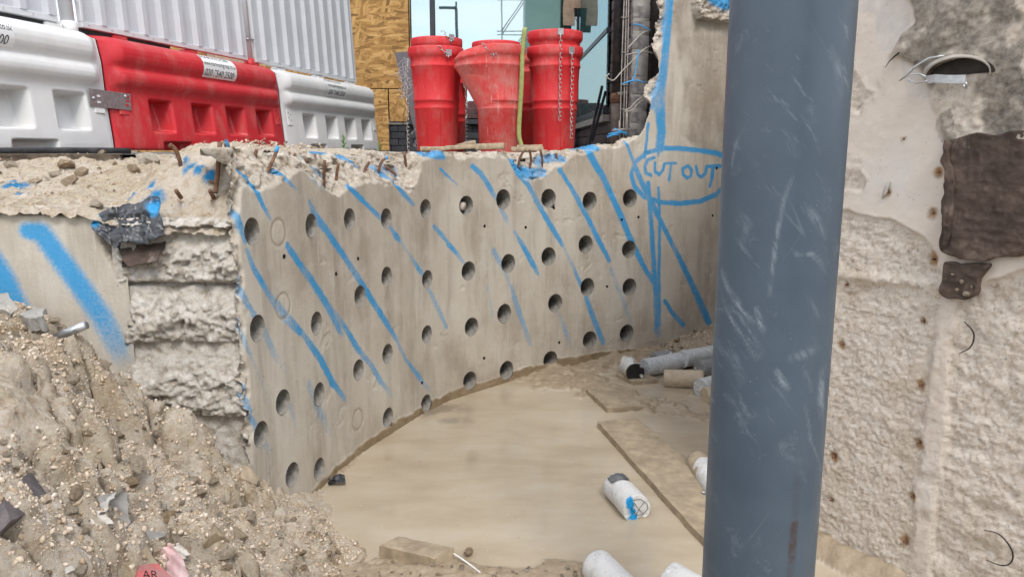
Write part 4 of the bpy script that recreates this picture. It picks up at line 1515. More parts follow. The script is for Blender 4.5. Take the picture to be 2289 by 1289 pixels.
def make_mound():
    xs = np.concatenate([np.arange(-4.4, -2.4, 0.025), np.arange(-2.4, 0.45, 0.0072)])
    ys = np.concatenate([np.arange(0.3, 1.4, 0.025), np.arange(1.4, 3.75, 0.0072)])
    X, Y = np.meshgrid(xs, ys, indexing='ij')
    X, Y = X.ravel(), Y.ravel()
    MP, md = mound_pt(X, Y, (xs, ys))
    Z = MP[:, 2]
    N3 = MP
    # inside the pit only, never behind the wall faces
    ok = (Y < 3.20) | (X > -1.12)
    F_ = grid_faces(len(xs), len(ys))
    F_ = F_[ok[F_].all(1) & (Z[F_] > -0.10).any(1)]
    g = fbm(N3, 3.2, 4, 0.6, 111)
    clay = sstep(0.18, 0.42, g)
    z_lo = mound_z(X, Y - 0.03, False)
    hang = np.clip((Z - z_lo) * 12, 0, 1)                # steep near sides of the clods are tinted darker brown
    clay = np.clip(clay * 0.7 + hang * 0.3 * sstep(-0.1, 0.3, fbm(N3, 2.0, 2, 0.5, 112)), 0, 1)
    V, F_, a = compact(MP, F_, {'clay': clay, 'paint': 0 * X})
    return struct(mk('spoil_heap', V, F_, MAT['mound'], None, True, a))


heap = make_mound()


# stones
def stone_mesh(name, sub, seed, mat):
    bm = bmesh.new()
    bmesh.ops.create_icosphere(bm, subdivisions=sub, radius=1.0)
    co = np.array([tuple(v.co) for v in bm.verts])
    r = 1 + 0.28 * fbm(co + seed * 3.1, 1.1, 2, 0.5, seed) + 0.10 * fbm(co, 3.0, 2, 0.5, seed + 3)
    # knock a few flats on it
    rs = np.random.RandomState(seed)
    co = co * r[:, None]
    for k in range(11):
        n = rs.normal(size=3)
        n /= np.linalg.norm(n)
        d = co @ n
        lim = rs.uniform(0.42, 0.72)
        co = co - np.clip(d - lim, 0, None)[:, None] * n * 0.97
    co = co * np.array([1.0, rs.uniform(0.65, 0.95), rs.uniform(0.5, 0.8)])
    for v, c in zip(bm.verts, co):
        v.co = c
    me = bpy.data.meshes.new(name)
    bm.to_mesh(me)
    bm.free()
    me.polygons.foreach_set('use_smooth', np.ones(len(me.polygons), bool))
    me.materials.append(mat)
    me.set_sharp_from_angle(angle=math.radians(30))
    return me


STONES = [stone_mesh('stone', 2, 20 + k, MAT['stone']) for k in range(9)]
LOW = []
for k in range(6):
    me_ = stone_mesh('grain', 1, 40 + k, MAT['gravel'])
    v_ = np.array([tuple(v.co) for v in me_.vertices])
    f_ = np.array([tuple(p.vertices) for p in me_.polygons])
    LOW.append((v_, f_))
    bpy.data.meshes.remove(me_)


def put_stone(parent, p, size, sink=0.25, k=None):
    k = rng.randint(len(STONES)) if k is None else k
    o = share('stone', STONES[k], parent, (p[0], p[1], p[2] + size * (0.45 - sink)), (rng.uniform(-.4, .4), rng.uniform(-.4, .4), rng.uniform(0, 6.28)), (size, size, size * rng.uniform(.7, 1.0)))
    if parent is not None and parent.type == 'EMPTY':
        o.matrix_parent_inverse = parent.matrix_world.inverted()
    return o


def gravel(name, P, size, parent=None, mat=None, low=True):
    V, Fc, T = [], [], []
    off = 0
    for p, s in zip(P, size):
        v, f = LOW[rng.randint(len(LOW))]
        a, b, c = rng.uniform(0, 6.28, 3)
        R = np.array(Matrix.Rotation(a, 3, 'X') @ Matrix.Rotation(b, 3, 'Y') @ Matrix.Rotation(c, 3, 'Z'))
        V.append((v * s) @ R.T + p)
        Fc.append(f + off)
        off += len(v)
        T.append(np.full(len(v), rng.uniform(0, 1)))
    o = mk(name, np.vstack(V), np.vstack(Fc), mat or MAT['gravel'], parent, True, {'tone': np.concatenate(T)})
    return stuff(o)


def px_of(p):
    d = np.asarray(p) - [0, 0, EYE]
    zc = d[1] * COSP - d[2] * SINP
    yc = d[1] * SINP + d[2] * COSP
    return 1144.5 + FPX * d[0] / zc, 644.5 - FPX * yc / zc


_cx = rng.uniform(-2.35, 0.3, 110000)
_cy = rng.uniform(1.5, 3.45, 110000)
_ok = (_cx / _cy > -0.74) & ((_cy < 3.16) | (_cx > -1.08))
_cx, _cy = _cx[_ok], _cy[_ok]
_cz = mound_z(_cx, _cy, False)
_den = fbm(np.stack([_cx, _cy, 0 * _cx], 1), 2.8, 3, 0.5, 120)
_ok = (_cz > 0.0) & (_den + rng.uniform(-.55, .55, len(_cx)) > -0.1) & (1.75 - 0.60 * _cy < _cz + 0.05)
_cx, _cy = _cx[_ok][:25000], _cy[_ok][:25000]
_mp, _ = mound_pt(_cx, _cy)
_cx, _cy, _cz = _mp.T
n_big = 290
for i in range(n_big):
    put_stone(heap, (_cx[i], _cy[i], _cz[i]), 0.009 + 0.012 * rng.pareto(1.9) if i > 24 else rng.uniform(.022, .046), rng.uniform(.25, .55))
for o in heap.children:
    m_ = max(o.scale)
    if m_ > 0.046:
        o.scale = [c * 0.046 / m_ for c in o.scale]
gi = slice(n_big, n_big + 24000)
_gp = np.stack([_cx[gi], _cy[gi], _cz[gi] + 0.001], 1)
gravel('spoil_gravel', _gp, np.clip(0.0028 + 0.0026 * rng.pareto(1.9, len(_gp)), 0, .0135))['label'] = 'loose pinkish grey gravel strewn over the spoil heap'

# rubble lying on top of the left wall
_tx = rng.uniform(-3.0, -1.1, 9000)
_ty = rng.uniform(3.2, 4.9, 9000)
_bd = back_dist(_tx, _ty)
_ok = (_bd > 0.12) & (_tx / _ty > -0.75)
_tx, _ty = _tx[_ok], _ty[_ok]
_tz = top_z(_tx, _ty)
for i in range(46):
    put_stone(top_ground, (_tx[i], _ty[i], _tz[i]), rng.uniform(.010, .026), 0.15)
gravel('rubble_gravel', np.stack([_tx, _ty, _tz + .001], 1)[46:2600], np.clip(0.004 + 0.003 * rng.pareto(2.2, 2554), 0, .014))['label'] = 'crumbled concrete gravel on top of the left wall'
# named boulders on the rubble, seen in the photo
for px, py, Yd, s, k in [(150, 372, 4.2, .075, 1), (120, 372, 4.1, .05, 2), (185, 385, 4.0, .05, 3), (30, 375, 4.4, .05, 4), (75, 395, 3.9, .045, 5), (100, 390, 4.0, .04, 6), (160, 400, 3.8, .05, 7), (70, 350, 4.9, .03, 2), (230, 340, 4.8, .05, 3), (265, 345, 4.7, .04, 5), (330, 362, 4.1, .10, 8), (8, 435, 3.45, .05, 0), (215, 470, 3.25, .04, 4), (300, 372, 3.9, .05, 2)]:
    p = at(px, py, Yd)
    p[2] = top_z(np.array([p[0]]), np.array([p[1]]))[0]
    put_stone(top_ground, p, s, 0.2, k)

# ------------------------------------------------------------------ muddy floor of the pit
def floor_z(X, Y):
    N3 = np.stack([X, Y, 0 * X], 1)
    bd = -back_dist(X, Y)                                # distance from wall on the pit side
    h = -0.011 + 0.015 * fbm(N3, 2.2, 5, 0.6, 131)
    h += 0.030 * sstep(0.35, 0.0, bd) * sstep(0.3, 0.9, X + 0.25 * fbm(N3, 3, 2, 0.5, 133)) + 0.010 * sstep(0.10, 0.0, bd + 0.05 * fbm(N3, 6, 3, 0.5, 134))
    h += 0.26 * sstep(1.25, 2.3, X + 0.1 * fbm(N3, 4, 3, 0.5, 137)) * sstep(0.85, 0.05, bd)
    h += 0.032 * sstep(3.16, 2.9, Y + 0.12 * fbm(N3, 4, 3, 0.6, 135)) * sstep(0.55, 0.1, X)
    h += 0.035 * sstep(-0.05, 0.3, fbm(N3, 3.2, 4, 0.6, 136)) * sstep(1.0, 0.3, np.hypot(X - 1.15, Y - 6.0) - 0.4)
    dR = (X - 1.12) * 0.854 + (Y - 3.56) * 0.52              # distance from the near right wall, negative on the pit side
    h += 0.09 * sstep(-0.13, 0.0, dR + 0.06 * fbm(N3, 7, 3, 0.5, 139)) * (Y < 3.5) * (((X - 1.12) * 0.52 - (Y - 3.56) * 0.854) > 0)
    rg = sstep(-0.004, 0.012, h)
    h = h + rg * (0.016 * fbm(N3, 14, 4, 0.6, 132, ridged=True) + 0.006 * fbm(N3, 45, 2, 0.5, 138))
    return h


def make_floor():
    xs = np.concatenate([np.arange(-1.5, 2.3, 0.012), np.arange(2.3, 4.4, 0.06)])
    ys = np.concatenate([np.arange(-3.0, 2.4, 0.08), np.arange(2.4, 7.7, 0.012)])
    X, Y = np.meshgrid(xs, ys, indexing='ij')
    X, Y = X.ravel(), Y.ravel()
    N3 = np.stack([X, Y, 0 * X], 1)
    bd = back_dist(X, Y)
    h = floor_z(X, Y)
    wet = sstep(0.008, -0.001, h)
    z = np.maximum(h, 0.0)
    smudge = np.zeros(len(X))
    for px, py, w in [(985, 912, .16), (1010, 940, .10), (955, 922, .08)]:
        q = onz(px, py)
        smudge = np.maximum(smudge, sstep(1.0, 0.3, np.hypot((X - q[0]) / 1.6, Y - q[1]) / w + 0.7 * fbm(N3, 9, 4, 0.65, 139)))
    F_ = grid_faces(len(xs), len(ys))
    F_ = F_[(bd[F_] < 0.10).all(1)]
    V, F_, a = compact(np.stack([X, Y, z], 1), F_, {'wet': wet, 'oil': smudge * 0.4})
    return struct(mk('muddy_floor', V, F_, MAT['floor'], None, True, a))


floor = make_floor()

# rubble at the foot of the wall beside the pillar
_rx = rng.uniform(1.2, 2.6, 2600)
_ry = rng.uniform(5.9, 7.2, 2600)
_bd = -back_dist(_rx, _ry)
_w = _bd + 0.32 * (1.75 - _rx)
_ok = (_bd > 0.02) & (_w < 0.55 * rng.uniform(.3, 1, len(_rx)) + 0.25) & (_rx > 1.32)
_rx, _ry = _rx[_ok], _ry[_ok]
_rz = np.maximum(floor_z(_rx, _ry), 0)
for i in range(90):
    put_stone(floor, (_rx[i], _ry[i], _rz[i]), rng.uniform(.014, .045), 0.1)
n_ = min(len(_rx), 1500)
gravel('mud_rubble', np.stack([_rx, _ry, _rz], 1)[90:n_], rng.uniform(.006, .016, n_ - 90))['label'] = 'brown broken rubble at the foot of the curved wall'
# crumbs in the mud near the camera
_fx = rng.uniform(-0.75, 0.35, 900)
_fy = rng.uniform(2.75, 3.3, 900)
_fz = np.maximum(floor_z(_fx, _fy), 0)
_ok = (_fz > 0.006) & (mound_z(_fx, _fy, False) < _fz)
for i in np.where(_ok)[0][:60]:
    put_stone(floor, (_fx[i], _fy[i], _fz[i]), rng.uniform(.007, .018), 0.3)

# ------------------------------------------------------------------ near wall on the right
RW0 = np.array([1.12, 3.56])
RWD = np.array([0.52, -0.854])
RWD = RWD / np.linalg.norm(RWD)
RWN = np.array([-RWD[1], RWD[0]])
if RWN @ (-RW0) < 0:
    RWN = -RWN                                             # towards the camera


def rw_tz(px, py):
    d = ray(px, py)
    A = np.array([[d[0], -RWD[0]], [d[1], -RWD[1]]])
    k, t = np.linalg.solve(A, RW0)
    return t, EYE + d[2] * k


def rw_pt(px, py, off=0.0):
    t, z = rw_tz(px, py)
    q = RW0 + RWD * t + RWN * off
    return np.array([q[0], q[1], z])


def rw_poly(lst):
    return np.array([rw_tz(*p) for p in lst])


def make_right(parent):
    st = 0.0062
    ts = np.arange(-0.02, 1.75, st)
    zs = np.arange(-0.1, 3.3, st)
    T, Z = np.meshgrid(ts, zs, indexing='ij')
    T, Z = T.ravel(), Z.ravel()
    N3 = np.stack([T, Z, 0 * T], 1)
    P = np.stack([T, Z], 1)
    w1 = np.stack([fbm(N3, 7, 4, 0.6, 151), fbm(N3, 7, 4, 0.6, 152)], 1)
    Pw = P + w1 * 0.035
    hack = in_poly(Pw, rw_poly([(1700, 500), (1900, 470), (1990, 490), (2060, 530), (2095, 580), (2108, 640), (2090, 720), (2077, 800), (2068, 950), (2046, 1100), (2030, 1289), (2020, 1400), (1600, 1400)]))
    hack2 = in_poly(Pw, rw_poly([(2140, 680), (2200, 620), (2280, 600), (2600, 560), (2600, 1500), (2070, 1500), (2080, 1289), (2092, 1100), (2112, 950), (2130, 800)]))
    upl = in_poly(Pw, rw_poly([(1800, 90), (1940, 100), (1990, 200), (2030, 260), (2000, 330), (1950, 380), (1890, 420), (1800, 420)]))
    upl2 = in_poly(Pw, rw_poly([(1860, 280), (1960, 300), (2000, 350), (1980, 390), (1940, 440), (1860, 450)]))
    sl = in_poly(Pw, rw_poly([(2000, -60), (2040, 20), (2050, 60), (1990, 130), (2060, 160), (2090, 220), (2110, 250), (2130, 310), (2400, 330), (2700, 200), (2700, -80)]))
    sl2 = in_poly(Pw, rw_poly([(2240, -60), (2300, 60), (2280, 160), (2300, 250), (2700, 260), (2700, -60)]))
    patchy = sstep(-0.05, 0.2, fbm(N3, 4.5, 3, 0.5, 155))
    strip = in_poly(Pw, rw_poly([(2120, 600), (2140, 680), (2130, 800), (2112, 950), (2092, 1100), (2080, 1289), (2070, 1450), (2010, 1450), (2030, 1289), (2046, 1100), (2068, 950), (2077, 800), (2090, 700)]))
    rough = np.maximum.reduce([strip * (0.30 + 0.35 * sstep(-.1, .3, fbm(N3, 12, 3, 0.6, 156))), hack * 1.0, hack2 * 1.0, upl * 0.95 * patchy, upl2 * 0.9 * sstep(-.1, .15, fbm(N3, 6, 3, 0.5, 157)), sl * 0.75])
    # soften the masks a little
    Rg = rough.reshape(len(ts), len(zs))
    for _ in range(5):
        Rg = (Rg + np.roll(Rg, 1, 0) + np.roll(Rg, -1, 0) + np.roll(Rg, 1, 1) + np.roll(Rg, -1, 1)) / 5
    rough = Rg.ravel()
    off = -0.012 * sstep(0.3, 1, rough)
    off += rough * (0.007 * fbm(N3, 7, 4, 0.55, 161) + 0.006 * fbm(N3, 26, 4, 0.65, 162) + 0.005 * fbm(N3, 60, 3, 0.6, 163, ridged=True))
    off += (1 - rough) * (0.002 * fbm(N3, 5, 3, 0.5, 164) + 0.0012 * fbm(N3, 30, 2, 0.5, 165))
    big = hack2 * 0.013 * fbm(N3 * [1, 2.2, 1], 6, 4, 0.6, 166)
    off += big - hack2 * 0.008
    slr = sl.reshape(len(ts), len(zs)).astype(float)
    for _ in range(4):
        slr = (slr + np.roll(slr, 1, 0) + np.roll(slr, -1, 0) + np.roll(slr, 1, 1) + np.roll(slr, -1, 1)) / 5
    slm = slr.ravel()
    off += slm * (0.030 + 0.030 * fbm(N3, 5, 5, 0.6, 167))
    # horizontal ledge of hacked concrete
    l_ = rw_tz(1980, 625)[1] + 0.03 * (T - rw_tz(1980, 625)[0]) + 0.02 * w1[:, 0]
    off += hack * 0.014 * np.exp(-((Z - l_) / 0.022) ** 2)
    # the smooth pale strip between the two hacked fields is left proud
    grey = np.zeros(len(T))
    for poly in ([(1900, -40), (2030, -40), (2035, 90), (2000, 110), (1960, 115), (1958, 30), (1910, 25)], [(1962, 110), (2010, 115), (2010, 122), (2026, 215), (2080, 220), (2076, 120)], [(2020, 130), (2090, 130), (2110, 215), (2030, 218)]):
        grey = np.maximum(grey, in_poly(P + w1 * 0.008, rw_poly(poly)) * 1.0)
    grey *= (0.55 + 0.45 * fbm(N3, 9, 3, 0.6, 170))
    grey = np.clip(grey, 0, 1)
    dk = sstep(0.05, 0.35, fbm(N3, 5.5, 4, 0.6, 171) + 0.12) * np.clip(slm * 1.3, 0, 1) * (1 - 0.75 * sl2)
    dkp = in_poly(Pw, rw_poly([(2100, 255), (2140, 240), (2160, 330), (2120, 345), (2105, 300)]))
    dk = np.clip(np.maximum(dk, dkp * 0.7), 0, 1)
    # ties
    rust = np.zeros(len(T))
    for px, py, r in RTIES:
        t, z = rw_tz(px, py)
        d = np.hypot((T - t), (Z - z) * 0.9)
        off -= r * 0.9 * np.exp(-(d / (r * 1.25)) ** 2) * (1 + 0.4 * fbm(N3, 30, 2, 0.5, 172))
        rust = np.maximum(rust, sstep(1.0, 0.25, d / (r * 2.4) + 0.5 * fbm(N3, 25, 3, 0.6, 173)))
        rough = np.maximum(rough, sstep(1.0, 0.6, d / (r * 2.2)))
    q = RW0[None, :] + T[:, None] * RWD + off[:, None] * RWN
    V = np.stack([q[:, 0], q[:, 1], Z], 1)
    F_ = grid_faces(len(ts), len(zs))
    return mk('wall_face', V, F_, MAT['rwall'], parent, True, {'rough': rough, 'grey': grey, 'dark': dk, 'rust': rust * 0.85})


RTIES = [(2020, 310, .006), (2098, 385, .010), (2085, 476, .012), (2083, 580, .012), (2060, 718, .010), (2056, 860, .013), (2050, 990, .012), (2036, 1109, .012), (2020, 1210, .012), (1985, 430, .008), (1880, 770, .010), (1860, 1020, .012), (1855, 1118, .009), (1891, 636, .007)]
right_wall = empty('hacked_concrete_wall', (0, 0, 0), label='near pale wall of hacked concrete and plaster right of the blue pillar', cat='wall')
make_right(right_wall)
for px, py, r in RTIES:
    p = rw_pt(px, py, -0.012)
    n3 = np.array([RWN[0], RWN[1], 0])
    tube('rusty_tie', [p - n3 * 0.02, p + n3 * 0.004, p + n3 * 0.010 + np.array([rng.uniform(-.002, .002), 0, rng.uniform(-.002, .002)])], 0.0042, MAT['rust'], right_wall, 7)
for pts in ([(2155, 718), (2172, 735), (2178, 752), (2170, 775), (2145, 790)], [(2200, 1183), (2232, 1192), (2255, 1215), (2265, 1240), (2258, 1258), (2238, 1262), (2205, 1250)]):
    P = catmull([rw_pt(a, b, 0.002) for a, b in pts], 5)
    tube('drill_ring_mark', P, [0.0015 + 0.0015 * math.sin(math.pi * i / (len(P) - 1)) for i in range(len(P))], MAT['dark_in'], right_wall, 6)
# return of that wall, running back to the curved wall behind the pillar
a_, b_ = RW0 + RWD * -0.02, PLAN[-1]
n_, m2_ = 60, 60
gv = []
for i in range(n_):
    for j in range(m2_):
        q = a_ + (b_ - a_) * i / (n_ - 1)
        gv.append((q[0], q[1], -0.1 + 3.4 * j / (m2_ - 1)))
gv = np.array(gv)
gv[:, 0] += 0.02 * fbm(gv, 5, 4, 0.6, 181) * (np.arange(len(gv)) >= m2_)
z0_ = np.zeros(len(gv))
mk('return_face', gv, grid_faces(n_, m2_), MAT['rwall'], right_wall, True, {'rough': z0_ + 0.8, 'grey': z0_, 'dark': z0_, 'rust': z0_})

# ------------------------------------------------------------------ the pillar
PX, PYY, PR = 0.688, 1.96, 0.149
seg, rows = 160, 420
V = []
for i in range(rows):
    z = -0.1 + 3.6 * i / (rows - 1)
    for j in range(seg):
        th = 2 * math.pi * j / seg
        V.append((PX + PR * math.cos(th), PYY + PR * math.sin(th), z))
V = np.array(V)
Fc = []
for i in range(rows - 1):
    for j in range(seg):
        j2 = (j + 1) % seg
        Fc.append((i * seg + j, i * seg + j2, (i + 1) * seg + j2, (i + 1) * seg + j))
rp = []
d1 = ray(1775, 1170)
t_ = np.linspace(1.4, 2.0, 200)
cand = np.stack([d1[0] * t_ / d1[1], t_], 1)
kk = np.argmin(np.abs(np.hypot(cand[:, 0] - PX, cand[:, 1] - PYY) - PR))
th0 = math.atan2(cand[kk, 1] - PYY, cand[kk, 0] - PX)
za = EYE + ray(1775, 1165)[2] / ray(1775, 1165)[1] * cand[kk, 1]
zb = EYE + ray(1775, 1250)[2] / ray(1775, 1250)[1] * cand[kk, 1]
th = np.arctan2(V[:, 1] - PYY, V[:, 0] - PX)
lat = np.abs((th - th0 + math.pi) % (2 * math.pi) - math.pi) * PR
rust = sstep(0.016, 0.006, lat) * sstep(za + 0.01, za - 0.005, V[:, 2]) * (0.35 + 0.65 * sstep(zb - .02, zb + .02, V[:, 2]))
rust = np.maximum(rust, 0.30 * sstep(0.014, 0.006, lat) * sstep(za + 0.16, za + 0.10, V[:, 2]))
def pil_uv(px, py):
    d = ray(px, py)
    k = d[0] ** 2 + d[1] ** 2
    b = d[0] * PX + d[1] * PYY
    dis = b * b - k * (PX * PX + PYY * PYY - PR * PR)
    t = (b - math.sqrt(max(dis, 0))) / k
    return math.atan2(d[1] * t - PYY, d[0] * t - PX) % (2 * math.pi) * PR, EYE + d[2] * t


PU = np.stack([th % (2 * math.pi) * PR, V[:, 2]], 1)
scuff = np.zeros(len(V), np.float32)
for pts, w_, i_ in [([(1612, 605), (1650, 680), (1700, 790)], 12, .9), ([(1608, 640), (1640, 720), (1690, 800)], 7, .8), ([(1630, 690), (1665, 700), (1705, 745)], 9, .7), ([(1690, 690), (1700, 720), (1708, 735)], 8, 1),
                    ([(1735, 830), (1748, 850), (1760, 868)], 9, .9), ([(1770, 800), (1800, 790), (1828, 780)], 14, .5), ([(1840, 830), (1835, 880), (1838, 935)], 20, .8), ([(1800, 830), (1815, 870)], 8, .7),
                    ([(1771, 395), (1752, 450), (1738, 520), (1728, 590), (1720, 660)], 6, .55), ([(1800, 460), (1830, 500), (1845, 530)], 12, .5), ([(1780, 565), (1820, 570), (1850, 610)], 7, .6), ([(1660, 480), (1672, 500), (1660, 540)], 12, .4),
                    ([(1635, 380), (1642, 330), (1660, 290)], 6, .6), ([(1640, 385), (1650, 380)], 12, .7), ([(1810, 240), (1820, 270)], 10, .5), ([(1860, 110), (1875, 160), (1880, 210)], 14, .4), ([(1770, 320), (1780, 345)], 16, .35),
                    ([(1620, 880), (1680, 930)], 10, .4), ([(1740, 1010), (1790, 1030)], 8, .4), ([(1600, 760), (1640, 800), (1660, 850)], 18, .4), ([(1800, 900), (1812, 980), (1836, 1060)], 4, .7)]:
    q_ = np.array([pil_uv(*p) for p in pts])
    scuff = np.maximum(scuff, stroke_mask(PU, q_, [w_ * .5 / FPX * 1.85] * len(pts), [i_ * .5] + [i_] * (len(pts) - 2) + [i_ * .3], 1.2))
pil = mk('steel_pillar', V, np.array(Fc), MAT['pillar'], None, True, {'rust': rust, 'scuff': scuff})
tag(pil, 'scuffed blue grey round steel pillar standing in the foreground', 'pillar')

# ------------------------------------------------------------------ water-filled barriers
BH, BL = 0.85, 2.49
BE = np.array([0.233, 0.9725])
BE = BE / np.linalg.norm(BE)
BN = np.array([BE[1], -BE[0]])                              # towards the pit
BS = np.array([-2.98, 5.834])
BROT = math.atan2(BE[1], BE[0])
BZ = 1.757
PROF = [(0.0, .225), (.012, .238), (.05, .240), (.12, .236), (.30, .220), (.48, .203), (.515, .200), (.54, .203), (.56, .215), (.585, .236), (.615, .248), (.65, .250), (.685, .240), (.71, .222), (.728, .208),
        (.742, .206), (.758, .214), (.785, .232), (.82, .242), (.865, .243), (.905, .235), (.94, .214), (.968, .182), (.988, .140), (.998, .09), (1.0, .045), (1.0, 0.0)]
PROF = np.array(PROF)
_fl = np.concatenate([[0], np.cumsum(np.hypot(np.diff(PROF[:, 0] * BH), np.diff(PROF[:, 1])))])
POCK = [(.176, .282), (.393, .503), (.597, .711), (.80, .908)]


def prof_at(a):
    return np.interp(a, _fl, PROF[:, 0]) * BH, np.interp(a, _fl, PROF[:, 1])


def barrier(name, mat, k, label, lugs):
    root = empty(name, (BS[0] + BE[0] * BL * k - BN[0] * .24, BS[1] + BE[1] * BL * k - BN[1] * .24, BZ), (0, 0, BROT), label, 'barrier')
    us = np.concatenate([[0.0, .004, .010, .018, .028, .040], np.linspace(.055, .945, 150), [.960, .972, .982, .990, .996, 1.0]])
    avs = np.concatenate([np.linspace(0, _fl[-1], 110)])
    nu, na = len(us), len(avs)
    U, A = np.meshgrid(us, avs, indexing='ij')
    z, y = prof_at(A)
    gl = 0.012
    U2 = U * (BL - gl) + gl / 2
    # rounded ends: bulges die away towards the ends
    e = np.minimum(U, 1 - U) * BL
    endf = sstep(0.0, 0.035, e)
    flat = np.interp(z / BH, [0, .12, .5, .75, .95, 1.0], [.235, .228, .195, .185, .150, 0.0])
    ramp2 = sstep(0.02, 0.16, e)
    y = flat * (1 - ramp2) + y * ramp2
    y = y * (0.93 + 0.07 * endf)
    # pockets
    h = z / BH
    pz = sstep(.165, .185, h) * sstep(.475, .455, h)
    dep = np.zeros_like(y)
    for a, b in POCK:
        w = (b - a)
        inn = sstep(a - .003, a + .008, U) * sstep(b + .003, b - .008, U)
        tt = np.clip((h - .17) / (.47 - .17), 0, 1)
        dep = np.maximum(dep, inn * pz * (0.13 + 0.04 * tt))
    # fork slots along the bottom
    for a, b in ((.22, .36), (.64, .78)):
        dep = np.maximum(dep, sstep(a - .006, a + .012, U) * sstep(b + .006, b - .012, U) * sstep(.085, .07, h) * 0.10)
    yf = y - dep
    V = [np.stack([U2.ravel(), -yf.ravel(), z.ravel()], 1)]
    Fs = [grid_faces(nu, na)]
    V.append(np.stack([U2.ravel(), y.ravel(), z.ravel()], 1))
    Fs.append(grid_faces(nu, na)[:, ::-1] + nu * na)
    caps = []
    for i, rev in ((0, 1), (nu - 1, 0)):
        f = np.arange(na) + i * na
        for j in range(na - 1):
            q = [f[j], f[j + 1], f[j + 1] + nu * na, f[j] + nu * na]
            caps.append(q if not rev else q[::-1])
    Fs.append(np.array(caps))
    mk('body', np.vstack(V), np.vstack(Fs), mat, root, True)
    for u in lugs:
        box('lug', (.16, .10, .05), (u * BL, .02, BH + .018), mat, root, bev=.012)
    # moulded plate recess with bolt holes at the ends
    for u, sgn in ((.055, 1), (.955, 1)):
        hz = .435
        zz = hz * BH
        yy = np.interp(hz, PROF[:, 0], PROF[:, 1])
        pl = box('joint_boss', (.10, .012, .17), (u * BL, -yy - 0.0, zz - .02), mat, root, rot=(math.radians(-8), 0, 0), bev=.004)
        for dx, dz in ((-.02, .05), (.02, .03), (-.02, -.005), (.02, -.03)):
            tube('bolt_hole', [(dx, -.0075, dz), (dx, -.0045, dz)], .007, MAT['ink'], pl, 10)  # raised black discs stand in for the shade inside the holes
    return root


def sticker(root, u, w=.50):
    a0, a1 = np.interp([.755, .975], PROF[:, 0], _fl)
    us = np.linspace(-w / 2, w / 2, 12)
    av = np.linspace(a0, a1, 22)
    Ug, Ag = np.meshgrid(us, av, indexing='ij')

    def put(x, a, off):
        z, y = prof_at(a)
        z2, y2 = prof_at(a + .004)
        z1, y1 = prof_at(a - .004)
        tz, ty = z2 - z1, y2 - y1
        L = np.hypot(tz, ty)
        return np.stack([u * BL + x, -(y + tz / L * off), z - ty / L * off], -1)
    V = put(Ug.ravel(), Ag.ravel(), .0025)
    st = mk('sticker', V, grid_faces(12, 22), MAT['sticker'], root, True)
    span = a1 - a0
    for body, size, shear, fy, mat, dx, sx in (('MARWOOD', .062, 0, .84, 'ink', -.03, 1.25), ('www.marwoodgroup.co.uk', .060, 0, .555, 'ink', 0, .72), ('020 7540 2500', .086, .28, .20, 'ink', -.02, .84)):
        me = text_mesh(body, size, shear)
        co = np.array([tuple(v.co) for v in me.vertices])
        if body == 'MARWOOD':
            co[:, 1] *= .8
        wv = put(co[:, 0] * sx + dx, np.clip(a0 + span * fy + co[:, 1], a0, a1), .0045)
        for v, c in zip(me.vertices, wv):
            v.co = c
        me.materials.append(MAT[mat])
        o = bpy.data.objects.new('lettering', me)
        link(o, st)
    # green leaf in the emblem
    th = np.linspace(0, 2 * math.pi, 14, endpoint=False)
    V = put(.13 + .022 * np.cos(th), a0 + span * .84 + .018 * np.sin(th), .0048)
    mk('emblem', V, [tuple(range(14))], MAT['greenink'], st, False)
    return st


b1 = barrier('water_barrier', MAT['white'], -1, 'nearest white plastic water barrier at the left edge of the photo', [.3, .55, .9])
b2 = barrier('water_barrier', MAT['red'], 0, 'red plastic water barrier between two white ones', [.16, .52, .93])
b3 = barrier('water_barrier', MAT['white'], 1, 'smaller far white plastic water barrier beside the strand board', [.14, .50, .86])
for b in (b1, b2, b3):
    b['group'] = 'water barriers along the street edge'
sticker(b1, .575)
sticker(b2, .555)
sticker(b3, .50)

# galvanised plate joining the white and the red barrier
jp = empty('joint_plate', (BS[0] + BN[0] * -.03, BS[1] + BN[1] * -.03, BZ + .435 * BH), (0, 0, BROT), 'galvanised steel joining plate between the near white and the red barrier', 'plate')
bm = box_bm(.42, .006, .125, .001)
o = from_bm('plate', bm, MAT['galv'], jp)
o.location = (.0, -.012, 0)
o.rotation_euler = (0, math.radians(1.5), 0)
for dx, dz in ((-.17, 0.0), (.155, .035)):
    V, Fc = lathe_geo([(0, .012), (.008, .011), (.013, .006), (.014, 0)], 12)
    q = mk('bolt_head', V, Fc, MAT['galv'], jp)
    q.rotation_euler = (math.pi / 2, 0, 0)
    q.location = (dx, -.014, dz)
for dx, dz in ((-.12, .02), (-.12, -.025), (.175, .03), (.175, .0), (.165, -.03)):
    q = from_bm('slot', box_bm(.032, .004, .016, .0015), MAT['red'] if dx > 0 else MAT['white'], jp)
    q.location = (dx, -.0155, dz)

# black pipe lying along the foot of the near barrier
p0, p1 = at(-60, 341, 4.55), at(286, 337, 5.75)
p0[2], p1[2] = 1.742, 1.748
pp = tube('black_pipe', catmull([p0, (p0 + p1) / 2 + [0.01, 0, .002], p1], 8), .028, MAT['black'], None, 14)
tag(pp, 'long black rubber pipe lying along the foot of the near white barrier', 'pipe')
